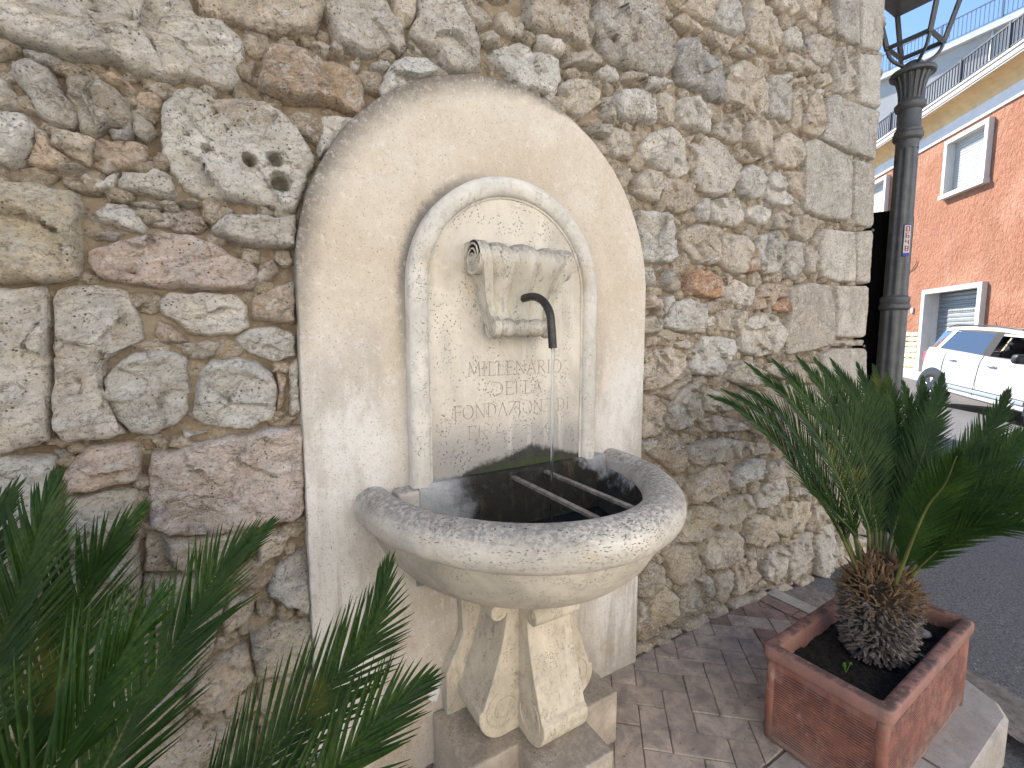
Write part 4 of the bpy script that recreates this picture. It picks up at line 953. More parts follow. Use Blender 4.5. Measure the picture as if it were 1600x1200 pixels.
b -1.104 3.044 -.956 3.043 -.767 3.029 -.771 3.130 -.773 3.216 -.951 3.222 -1.102 3.219 -1.109 3.130
b -.751 3.043 -.575 3.038 -.448 3.037 -.444 3.130 -.456 3.222 -.617 3.229 -.747 3.218 -.759 3.130
b -.432 3.036 -.242 3.034 -.074 3.031 -.079 3.130 -.087 3.221 -.248 3.234 -.415 3.217 -.426 3.130
b -.058 3.043 .138 3.045 .277 3.023 .273 3.130 .258 3.217 .082 3.231 -.049 3.220 -.063 3.130
b .293 3.039 .471 3.028 .643 3.028 .637 3.130 .628 3.215 .468 3.232 .299 3.217 .288 3.130
b .659 3.026 .855 3.034 1.058 3.035 1.054 3.130 1.057 3.214 .828 3.224 .678 3.223 .662 3.130
b 1.074 3.032 1.225 3.044 1.375 3.035 1.379 3.130 1.374 3.220 1.217 3.222 1.086 3.214 1.080 3.130
b 1.391 3.027 1.504 3.026 1.629 3.029 1.623 3.130 1.621 3.219 1.539 3.230 1.404 3.223 1.396 3.130
b 1.645 3.028 1.784 3.040 1.960 3.024 1.954 3.130 1.947 3.219 1.828 3.232 1.647 3.221 1.646 3.130
b 1.976 3.026 2.165 3.033 2.325 3.023 2.323 3.130 2.305 3.222 2.187 3.220 1.986 3.225 1.980 3.130
b -2.224 3.245 -2.142 3.253 -2.014 3.246 -2.010 3.295 -2.029 3.347 -2.134 3.346 -2.213 3.337 -2.227 3.295
b -1.998 3.245 -1.896 3.243 -1.765 3.249 -1.762 3.295 -1.765 3.339 -1.909 3.352 -1.979 3.343 -1.995 3.295
b -1.749 3.243 -1.686 3.238 -1.653 3.250 -1.656 3.295 -1.673 3.343 -1.723 3.351 -1.738 3.339 -1.754 3.295
b -1.637 3.233 -1.564 3.235 -1.492 3.235 -1.484 3.295 -1.509 3.348 -1.534 3.344 -1.620 3.344 -1.639 3.295
b -1.476 3.245 -1.426 3.233 -1.362 3.239 -1.358 3.295 -1.372 3.342 -1.398 3.353 -1.461 3.344 -1.474 3.295
b -1.346 3.242 -1.292 3.241 -1.213 3.241 -1.218 3.295 -1.227 3.339 -1.269 3.347 -1.343 3.335 -1.352 3.295
b -1.197 3.250 -1.083 3.239 -.931 3.246 -.924 3.295 -.940 3.343 -1.092 3.359 -1.196 3.348 -1.203 3.295
b -.915 3.244 -.839 3.249 -.778 3.243 -.777 3.295 -.792 3.344 -.826 3.346 -.905 3.335 -.910 3.295
b -.762 3.250 -.608 3.241 -.475 3.242 -.477 3.295 -.485 3.341 -.627 3.355 -.744 3.339 -.758 3.295
b -.459 3.235 -.349 3.252 -.232 3.240 -.238 3.295 -.235 3.347 -.321 3.346 -.454 3.341 -.463 3.295
b -.216 3.241 -.067 3.231 .102 3.242 .107 3.295 .090 3.337 -.083 3.340 -.204 3.337 -.209 3.295
b .118 3.237 .247 3.237 .323 3.235 .318 3.295 .307 3.347 .197 3.354 .130 3.341 .120 3.295
b .339 3.241 .451 3.251 .610 3.247 .611 3.295 .604 3.348 .457 3.348 .344 3.344 .332 3.295
b .626 3.241 .732 3.247 .783 3.243 .781 3.295 .783 3.339 .721 3.359 .642 3.346 .630 3.295
b .799 3.250 .939 3.244 1.060 3.241 1.057 3.295 1.047 3.344 .950 3.355 .819 3.337 .804 3.295
b 1.076 3.233 1.229 3.231 1.347 3.231 1.352 3.295 1.332 3.338 1.230 3.340 1.081 3.348 1.069 3.295
b 1.363 3.242 1.404 3.252 1.478 3.243 1.472 3.295 1.471 3.349 1.390 3.345 1.369 3.343 1.366 3.295
b 1.494 3.237 1.582 3.237 1.722 3.238 1.715 3.295 1.710 3.340 1.582 3.353 1.496 3.340 1.489 3.295
b 1.738 3.232 1.810 3.245 1.905 3.243 1.907 3.295 1.891 3.342 1.805 3.357 1.755 3.347 1.733 3.295
b 1.921 3.249 2.021 3.242 2.167 3.230 2.173 3.295 2.150 3.344 2.015 3.348 1.935 3.338 1.925 3.295
b 2.183 3.244 2.267 3.243 2.317 3.234 2.309 3.295 2.312 3.348 2.251 3.344 2.199 3.349 2.179 3.295
b 2.333 3.234 2.470 3.235 2.591 3.233 2.588 3.295 2.590 3.344 2.472 3.359 2.337 3.337 2.333 3.295
b 2.607 3.233 2.683 3.232 2.714 3.242 2.707 3.295 2.699 3.345 2.660 3.343 2.611 3.348 2.604 3.295
b -2.327 3.359 -2.184 3.358 -2.098 3.373 -2.099 3.442 -2.117 3.515 -2.236 3.522 -2.313 3.506 -2.321 3.442
b -2.082 3.363 -1.957 3.367 -1.804 3.368 -1.802 3.442 -1.823 3.506 -1.928 3.520 -2.079 3.508 -2.081 3.442
b -1.788 3.370 -1.686 3.372 -1.590 3.359 -1.589 3.442 -1.603 3.518 -1.711 3.526 -1.770 3.512 -1.782 3.442
b -1.574 3.372 -1.408 3.371 -1.218 3.354 -1.217 3.442 -1.235 3.504 -1.403 3.512 -1.558 3.508 -1.576 3.442
b -1.202 3.358 -1.103 3.368 -.993 3.367 -1.000 3.442 -.998 3.506 -1.116 3.516 -1.185 3.510 -1.196 3.442
b -.977 3.374 -.871 3.374 -.789 3.371 -.793 3.442 -.789 3.514 -.871 3.516 -.976 3.515 -.979 3.442
b -.773 3.370 -.674 3.367 -.531 3.354 -.528 3.442 -.536 3.507 -.663 3.518 -.763 3.512 -.769 3.442
b -.515 3.369 -.380 3.367 -.247 3.369 -.240 3.442 -.261 3.504 -.348 3.522 -.500 3.512 -.515 3.442
b -.231 3.371 -.087 3.362 .012 3.365 .008 3.442 .004 3.516 -.145 3.520 -.219 3.511 -.224 3.442
b .028 3.358 .093 3.357 .204 3.375 .210 3.442 .185 3.519 .100 3.511 .031 3.512 .026 3.442
b .220 3.357 .323 3.368 .410 3.377 .409 3.442 .407 3.518 .284 3.513 .233 3.516 .216 3.442
b .426 3.358 .542 3.354 .632 3.360 .637 3.442 .617 3.515 .550 3.517 .430 3.506 .421 3.442
b .648 3.360 .748 3.369 .814 3.363 .809 3.442 .812 3.506 .730 3.523 .654 3.517 .651 3.442
b .830 3.366 .954 3.366 1.046 3.360 1.048 3.442 1.029 3.509 .911 3.524 .846 3.508 .827 3.442
b 1.062 3.370 1.143 3.354 1.223 3.362 1.230 3.442 1.216 3.507 1.114 3.514 1.072 3.509 1.055 3.442
b 1.239 3.368 1.273 3.376 1.364 3.355 1.363 3.442 1.357 3.510 1.287 3.526 1.259 3.512 1.233 3.442
b 1.380 3.364 1.489 3.357 1.639 3.374 1.632 3.442 1.627 3.518 1.521 3.529 1.397 3.511 1.381 3.442
b 1.655 3.370 1.777 3.356 1.941 3.376 1.933 3.442 1.938 3.506 1.788 3.526 1.659 3.519 1.651 3.442
b 1.957 3.356 2.122 3.368 2.304 3.370 2.301 3.442 2.284 3.511 2.159 3.515 1.963 3.505 1.951 3.442
b 2.320 3.356 2.512 3.355 2.720 3.365 2.725 3.442 2.709 3.508 2.507 3.522 2.324 3.517 2.319 3.442
b 2.736 3.358 2.898 3.364 3.097 3.374 3.094 3.442 3.086 3.518 2.888 3.513 2.756 3.510 2.735 3.442
b -2.356 3.540 -2.277 3.528 -2.189 3.538 -2.190 3.636 -2.206 3.724 -2.309 3.734 -2.343 3.725 -2.349 3.636
b -2.173 3.541 -2.074 3.540 -2.028 3.529 -2.032 3.636 -2.033 3.726 -2.134 3.732 -2.154 3.734 -2.167 3.636
b -2.012 3.539 -1.884 3.541 -1.751 3.532 -1.759 3.636 -1.753 3.733 -1.908 3.740 -1.993 3.735 -2.007 3.636
b -1.735 3.537 -1.553 3.526 -1.346 3.545 -1.351 3.636 -1.356 3.729 -1.560 3.740 -1.729 3.722 -1.734 3.636
b -1.330 3.543 -1.258 3.534 -1.187 3.530 -1.186 3.636 -1.199 3.735 -1.278 3.742 -1.326 3.726 -1.334 3.636
b -1.171 3.528 -1.019 3.527 -.885 3.528 -.892 3.636 -.897 3.733 -1.043 3.731 -1.153 3.732 -1.179 3.636
b -.869 3.528 -.709 3.528 -.520 3.547 -.525 3.636 -.540 3.727 -.728 3.737 -.857 3.733 -.866 3.636
b -.504 3.532 -.464 3.523 -.372 3.529 -.378 3.636 -.385 3.736 -.420 3.732 -.496 3.730 -.503 3.636
b -.356 3.527 -.278 3.540 -.161 3.545 -.162 3.636 -.176 3.729 -.225 3.735 -.347 3.735 -.351 3.636
b -.145 3.530 -.073 3.546 .006 3.533 .010 3.636 -.008 3.722 -.043 3.731 -.128 3.728 -.139 3.636
b .022 3.543 .129 3.545 .177 3.525 .184 3.636 .174 3.736 .105 3.741 .030 3.730 .015 3.636
b .193 3.540 .300 3.542 .350 3.537 .347 3.636 .338 3.735 .261 3.737 .212 3.732 .189 3.636
b .366 3.537 .445 3.526 .496 3.538 .499 3.636 .495 3.735 .416 3.730 .373 3.728 .365 3.636
b .512 3.535 .662 3.535 .759 3.545 .762 3.636 .749 3.731 .661 3.731 .521 3.724 .507 3.636
b .775 3.539 .861 3.540 .991 3.527 .997 3.636 .973 3.729 .893 3.730 .779 3.725 .770 3.636
b 1.007 3.533 1.170 3.540 1.276 3.524 1.282 3.636 1.276 3.735 1.119 3.739 1.008 3.735 1.003 3.636
b 1.292 3.540 1.452 3.525 1.640 3.545 1.632 3.636 1.637 3.726 1.455 3.731 1.301 3.723 1.297 3.636
b 1.656 3.542 1.859 3.535 2.014 3.536 2.009 3.636 2.002 3.732 1.847 3.740 1.669 3.734 1.652 3.636
b 2.030 3.539 2.114 3.536 2.169 3.528 2.170 3.636 2.154 3.728 2.112 3.742 2.041 3.725 2.025 3.636
b 2.185 3.541 2.375 3.534 2.519 3.533 2.522 3.636 2.511 3.723 2.338 3.739 2.194 3.726 2.191 3.636
b 2.535 3.535 2.586 3.524 2.692 3.542 2.698 3.636 2.679 3.724 2.589 3.737 2.550 3.724 2.535 3.636
b 2.708 3.543 2.757 3.539 2.838 3.533 2.842 3.636 2.833 3.734 2.764 3.732 2.724 3.735 2.705 3.636
b 2.854 3.531 2.993 3.523 3.183 3.540 3.186 3.636 3.172 3.722 3.057 3.742 2.858 3.730 2.858 3.636
b 3.199 3.542 3.285 3.532 3.347 3.541 3.349 3.636 3.334 3.737 3.282 3.734 3.211 3.737 3.204 3.636
b -2.235 3.756 -2.100 3.761 -1.980 3.748 -1.987 3.807 -1.981 3.854 -2.078 3.855 -2.224 3.855 -2.238 3.807
b -1.964 3.743 -1.882 3.755 -1.830 3.761 -1.830 3.807 -1.833 3.850 -1.901 3.864 -1.947 3.859 -1.971 3.807
b -1.814 3.757 -1.764 3.752 -1.672 3.748 -1.676 3.807 -1.687 3.859 -1.749 3.862 -1.800 3.862 -1.816 3.807
b -1.656 3.743 -1.559 3.749 -1.408 3.747 -1.416 3.807 -1.422 3.860 -1.507 3.869 -1.648 3.854 -1.651 3.807
b -1.392 3.754 -1.312 3.755 -1.196 3.761 -1.200 3.807 -1.208 3.851 -1.258 3.868 -1.378 3.859 -1.385 3.807
b -1.180 3.750 -1.118 3.742 -1.066 3.749 -1.074 3.807 -1.074 3.857 -1.106 3.869 -1.176 3.854 -1.175 3.807
b -1.050 3.750 -.942 3.748 -.790 3.754 -.786 3.807 -.792 3.860 -.883 3.858 -1.042 3.851 -1.044 3.807
b -.774 3.744 -.702 3.743 -.638 3.751 -.633 3.807 -.651 3.847 -.734 3.858 -.770 3.858 -.775 3.807
b -.622 3.753 -.503 3.750 -.343 3.750 -.347 3.807 -.350 3.858 -.517 3.865 -.609 3.857 -.617 3.807
b -.327 3.758 -.204 3.763 -.075 3.752 -.082 3.807 -.090 3.862 -.222 3.855 -.315 3.857 -.320 3.807
b -.059 3.758 -.019 3.761 .072 3.744 .075 3.807 .062 3.852 .026 3.854 -.054 3.856 -.060 3.807
b .088 3.746 .151 3.763 .244 3.750 .242 3.807 .240 3.848 .203 3.872 .105 3.855 .094 3.807
b .260 3.756 .322 3.761 .443 3.762 .440 3.807 .440 3.852 .358 3.858 .277 3.860 .261 3.807
b .459 3.757 .599 3.760 .778 3.753 .774 3.807 .775 3.847 .617 3.857 .464 3.854 .456 3.807
b .794 3.754 .933 3.761 1.077 3.743 1.078 3.807 1.073 3.848 .905 3.858 .799 3.848 .798 3.807
b 1.093 3.748 1.158 3.755 1.206 3.765 1.203 3.807 1.192 3.857 1.159 3.865 1.105 3.851 1.087 3.807
b 1.222 3.744 1.351 3.745 1.536 3.744 1.543 3.807 1.521 3.858 1.415 3.862 1.233 3.849 1.229 3.807
b 1.552 3.757 1.666 3.764 1.812 3.756 1.813 3.807 1.811 3.848 1.648 3.858 1.554 3.859 1.559 3.807
b 1.828 3.750 1.909 3.760 1.981 3.760 1.973 3.807 1.972 3.859 1.918 3.862 1.829 3.847 1.828 3.807
b 1.997 3.760 2.084 3.749 2.119 3.746 2.115 3.807 2.102 3.848 2.032 3.854 2.011 3.851 2.000 3.807
b 2.135 3.743 2.314 3.746 2.435 3.751 2.431 3.807 2.434 3.850 2.254 3.859 2.148 3.848 2.133 3.807
b 2.451 3.757 2.581 3.760 2.723 3.763 2.731 3.807 2.718 3.850 2.578 3.867 2.452 3.861 2.454 3.807
b 2.739 3.748 2.882 3.761 2.977 3.749 2.982 3.807 2.963 3.851 2.862 3.871 2.742 3.853 2.739 3.807
b 2.993 3.760 3.134 3.744 3.280 3.756 3.279 3.807 3.264 3.859 3.154 3.860 3.009 3.853 2.988 3.807
b -2.392 3.872 -2.222 3.881 -2.100 3.886 -2.093 3.944 -2.114 3.996 -2.220 4.013 -2.384 4.009 -2.387 3.944
b -2.084 3.873 -1.960 3.875 -1.841 3.877 -1.836 3.944 -1.847 4.003 -1.975 4.019 -2.080 3.997 -2.079 3.944
b -1.825 3.874 -1.720 3.879 -1.657 3.871 -1.660 3.944 -1.666 4.001 -1.712 4.012 -1.806 4.000 -1.822 3.944
b -1.641 3.869 -1.469 3.872 -1.275 3.878 -1.279 3.944 -1.290 4.001 -1.419 4.007 -1.627 4.009 -1.641 3.944
b -1.259 3.884 -1.111 3.868 -.945 3.886 -.947 3.944 -.948 3.996 -1.138 4.011 -1.257 3.996 -1.262 3.944
b -.929 3.879 -.850 3.874 -.783 3.880 -.778 3.944 -.787 4.009 -.891 4.013 -.912 4.007 -.935 3.944
b -.767 3.876 -.687 3.872 -.561 3.868 -.555 3.944 -.567 4.001 -.640 4.003 -.763 4.002 -.772 3.944
b -.545 3.881 -.340 3.883 -.177 3.883 -.171 3.944 -.194 4.003 -.379 4.007 -.540 4.007 -.553 3.944
b -.161 3.871 -.008 3.884 .179 3.889 .173 3.944 .164 4.008 -.030 4.001 -.145 4.008 -.162 3.944
b .195 3.872 .391 3.881 .591 3.866 .596 3.944 .586 4.003 .359 4.002 .209 3.999 .202 3.944
b .607 3.875 .754 3.874 .930 3.878 .933 3.944 .920 3.996 .775 4.008 .612 3.998 .604 3.944
b .946 3.870 1.104 3.868 1.221 3.874 1.218 3.944 1.214 4.000 1.055 4.001 .962 4.007 .945 3.944
b 1.237 3.882 1.333 3.867 1.478 3.884 1.471 3.944 1.464 4.001 1.353 4.005 1.242 3.998 1.244 3.944
b 1.494 3.870 1.610 3.876 1.673 3.888 1.671 3.944 1.655 4.010 1.571 4.012 1.509 4.008 1.486 3.944
b 1.689 3.875 1.834 3.869 2.019 3.875 2.021 3.944 2.007 4.007 1.846 4.019 1.707 4.004 1.687 3.944
b 2.035 3.873 2.200 3.871 2.365 3.878 2.365 3.944 2.363 4.000 2.201 4.013 2.047 3.999 2.034 3.944
b 2.381 3.874 2.500 3.876 2.572 3.884 2.569 3.944 2.566 4.009 2.480 4.019 2.386 3.997 2.375 3.944
b 2.588 3.885 2.653 3.885 2.715 3.872 2.717 3.944 2.712 4.005 2.671 4.008 2.597 4.007 2.580 3.944
b 2.731 3.874 2.876 3.867 3.069 3.873 3.062 3.944 3.058 4.002 2.934 4.012 2.750 4.000 2.727 3.944
b 3.085 3.873 3.194 3.871 3.303 3.874 3.300 3.944 3.284 4.006 3.175 4.003 3.093 3.998 3.080 3.944
b -2.332 4.033 -2.244 4.021 -2.148 4.016 -2.142 4.077 -2.165 4.125 -2.211 4.127 -2.328 4.124 -2.332 4.077
b -2.132 4.024 -2.079 4.022 -2.028 4.032 -2.020 4.077 -2.041 4.125 -2.045 4.135 -2.127 4.116 -2.135 4.077
b -2.012 4.031 -1.937 4.035 -1.877 4.018 -1.883 4.077 -1.885 4.120 -1.931 4.130 -2.007 4.122 -2.017 4.077
b -1.861 4.034 -1.740 4.031 -1.604 4.027 -1.599 4.077 -1.607 4.119 -1.743 4.118 -1.848 4.119 -1.858 4.077
b -1.588 4.034 -1.477 4.035 -1.320 4.034 -1.316 4.077 -1.320 4.114 -1.453 4.134 -1.572 4.116 -1.594 4.077
b -1.304 4.026 -1.207 4.035 -1.056 4.031 -1.062 4.077 -1.059 4.127 -1.177 4.120 -1.303 4.116 -1.311 4.077
b -1.040 4.017 -.901 4.035 -.766 4.033 -.760 4.077 -.782 4.116 -.919 4.126 -1.033 4.123 -1.042 4.077
b -.750 4.027 -.570 4.029 -.439 4.036 -.436 4.077 -.455 4.120 -.565 4.128 -.737 4.115 -.748 4.077
b -.423 4.023 -.371 4.026 -.314 4.016 -.311 4.077 -.329 4.120 -.374 4.127 -.410 4.123 -.425 4.077
b -.298 4.030 -.260 4.030 -.197 4.034 -.204 4.077 -.213 4.127 -.275 4.129 -.298 4.118 -.297 4.077
b -.181 4.033 -.028 4.016 .130 4.028 .133 4.077 .124 4.123 .006 4.123 -.169 4.114 -.175 4.077
b .146 4.030 .243 4.019 .299 4.032 .292 4.077 .296 4.121 .212 4.133 .150 4.119 .147 4.077
b .315 4.027 .427 4.027 .485 4.034 .479 4.077 .466 4.120 .420 4.121 .323 4.126 .310 4.077
b .501 4.023 .629 4.025 .814 4.028 .806 4.077 .813 4.113 .628 4.128 .503 4.115 .498 4.077
b .830 4.032 .958 4.035 1.103 4.032 1.111 4.077 1.084 4.119 .966 4.132 .830 4.127 .832 4.077
b 1.119 4.028 1.250 4.025 1.389 4.026 1.384 4.077 1.375 4.122 1.270 4.131 1.138 4.114 1.127 4.077
b 1.405 4.020 1.488 4.034 1.552 4.022 1.553 4.077 1.535 4.113 1.500 4.125 1.424 4.113 1.406 4.077
b 1.568 4.020 1.658 4.020 1.713 4.016 1.712 4.077 1.711 4.123 1.618 4.128 1.587 4.125 1.565 4.077
b 1.729 4.023 1.850 4.015 1.997 4.020 2.005 4.077 1.991 4.115 1.897 4.121 1.730 4.125 1.734 4.077
b 2.013 4.033 2.148 4.035 2.248 4.036 2.246 4.077 2.243 4.119 2.166 4.120 2.019 4.118 2.014 4.077
b 2.264 4.018 2.394 4.035 2.576 4.022 2.570 4.077 2.572 4.127 2.403 4.137 2.270 4.121 2.257 4.077
b 2.592 4.028 2.626 4.030 2.688 4.033 2.692 4.077 2.680 4.125 2.673 4.130 2.605 4.122 2.594 4.077
b 2.704 4.032 2.757 4.032 2.840 4.035 2.845 4.077 2.826 4.124 2.794 4.124 2.720 4.117 2.711 4.077
b 2.856 4.024 2.906 4.024 3.002 4.037 2.995 4.077 3.002 4.125 2.939 4.118 2.858 4.116 2.860 4.077
b 3.018 4.018 3.089 4.020 3.206 4.018 3.211 4.077 3.190 4.113 3.116 4.120 3.024 4.113 3.023 4.077
b 3.222 4.034 3.305 4.025 3.347 4.018 3.342 4.077 3.342 4.125 3.272 4.133 3.234 4.121 3.215 4.077
b -2.375 4.143 -2.179 4.136 -1.986 4.145 -1.984 4.212 -1.991 4.280 -2.188 4.275 -2.357 4.271 -2.375 4.212
b -1.970 4.141 -1.923 4.132 -1.824 4.145 -1.818 4.212 -1.826 4.276 -1.883 4.287 -1.960 4.273 -1.977 4.212
b -1.808 4.141 -1.667 4.139 -1.491 4.136 -1.493 4.212 -1.509 4.278 -1.658 4.275 -1.794 4.279 -1.811 4.212
b -1.475 4.140 -1.393 4.153 -1.275 4.142 -1.270 4.212 -1.286 4.280 -1.368 4.273 -1.471 4.269 -1.482 4.212
b -1.259 4.138 -1.105 4.148 -.894 4.148 -.899 4.212 -.908 4.274 -1.106 4.279 -1.248 4.281 -1.266 4.212
b -.878 4.146 -.778 4.145 -.664 4.133 -.667 4.212 -.680 4.279 -.737 4.287 -.875 4.280 -.871 4.212
b -.648 4.137 -.572 4.139 -.496 4.137 -.491 4.212 -.510 4.270 -.544 4.290 -.642 4.278 -.649 4.212
b -.480 4.147 -.357 4.132 -.215 4.147 -.216 4.212 -.228 4.267 -.334 4.283 -.473 4.269 -.486 4.212
b -.199 4.139 -.118 4.136 .003 4.138 .007 4.212 .002 4.269 -.126 4.288 -.188 4.266 -.205 4.212
b .019 4.151 .072 4.150 .181 4.149 .181 4.212 .172 4.272 .085 4.280 .037 4.267 .023 4.212
b .197 4.151 .279 4.134 .330 4.134 .327 4.212 .319 4.269 .255 4.289 .199 4.270 .197 4.212
b .346 4.138 .516 4.133 .687 4.138 .695 4.212 .682 4.272 .491 4.275 .365 4.275 .344 4.212
b .703 4.138 .837 4.133 .917 4.150 .914 4.212 .910 4.279 .822 4.288 .723 4.278 .704 4.212
b .933 4.140 1.113 4.143 1.290 4.152 1.289 4.212 1.283 4.273 1.089 4.274 .947 4.279 .928 4.212
b 1.306 4.145 1.514 4.154 1.680 4.144 1.675 4.212 1.663 4.273 1.521 4.273 1.324 4.274 1.304 4.212
b 1.696 4.134 1.844 4.139 2.043 4.141 2.040 4.212 2.032 4.271 1.856 4.276 1.707 4.270 1.700 4.212
b 2.059 4.151 2.201 4.140 2.360 4.152 2.361 4.212 2.343 4.273 2.172 4.285 2.068 4.271 2.065 4.212
b 2.376 4.150 2.520 4.134 2.717 4.145 2.709 4.212 2.699 4.274 2.524 4.288 2.389 4.271 2.374 4.212
b 2.733 4.152 2.899 4.154 3.021 4.133 3.021 4.212 3.012 4.281 2.886 4.289 2.736 4.275 2.735 4.212
b 3.037 4.135 3.197 4.134 3.347 4.154 3.340 4.212 3.337 4.271 3.167 4.274 3.045 4.266 3.041 4.212
b -2.383 4.300 -2.242 4.301 -2.089 4.306 -2.096 4.370 -2.095 4.430 -2.206 4.440 -2.370 4.430 -2.376 4.370
b -2.073 4.299 -1.968 4.299 -1.827 4.301 -1.820 4.370 -1.840 4.440 -1.910 4.451 -2.064 4.434 -2.080 4.370
b -1.811 4.306 -1.751 4.295 -1.634 4.305 -1.628 4.370 -1.642 4.439 -1.696 4.438 -1.800 4.433 -1.815 4.370
b -1.618 4.295 -1.467 4.301 -1.310 4.304 -1.313 4.370 -1.326 4.432 -1.434 4.444 -1.618 4.433 -1.618 4.370
b -1.294 4.305 -1.160 4.307 -1.037 4.290 -1.029 4.370 -1.037 4.441 -1.150 4.444 -1.285 4.442 -1.298 4.370
b -1.021 4.298 -.932 4.307 -.838 4.306 -.833 4.370 -.854 4.428 -.903 4.435 -1.014 4.443 -1.013 4.370
b -.822 4.297 -.641 4.286 -.503 4.285 -.497 4.370 -.516 4.441 -.651 4.452 -.817 4.428 -.823 4.370
b -.487 4.298 -.278 4.299 -.084 4.297 -.088 4.370 -.095 4.438 -.274 4.445 -.476 4.438 -.494 4.370
b -.068 4.295 .064 4.296 .210 4.304 .216 4.370 .203 4.432 .104 4.438 -.067 4.432 -.068 4.370
b .226 4.300 .375 4.286 .493 4.306 .499 4.370 .475 4.436 .365 4.453 .233 4.435 .233 4.370
b .509 4.301 .645 4.299 .785 4.304 .788 4.370 .767 4.437 .612 4.452 .526 4.431 .502 4.370
b .801 4.298 .917 4.293 1.034 4.302 1.036 4.370 1.032 4.443 .944 4.443 .820 4.435 .803 4.370
b 1.050 4.299 1.255 4.303 1.441 4.300 1.439 4.370 1.440 4.434 1.231 4.453 1.057 4.437 1.057 4.370
b 1.457 4.297 1.650 4.286 1.826 4.305 1.827 4.370 1.812 4.432 1.614 4.446 1.470 4.435 1.449 4.370
b 1.842 4.294 1.976 4.308 2.133 4.304 2.132 4.370 2.119 4.435 1.998 4.436 1.853 4.438 1.840 4.370
b 2.149 4.293 2.297 4.302 2.485 4.289 2.486 4.370 2.483 4.429 2.281 4.436 2.151 4.430 2.149 4.370
b 2.501 4.289 2.642 4.303 2.744 4.304 2.737 4.370 2.743 4.433 2.631 4.452 2.504 4.431 2.508 4.370
b 2.760 4.304 2.913 4.297 3.048 4.307 3.050 4.370 3.045 4.432 2.894 4.440 2.772 4.439 2.756 4.370
b 3.064 4.304 3.185 4.301 3.347 4.305 3.349 4.370 3.342 4.435 3.236 4.440 3.076 4.429 3.058 4.370
'''
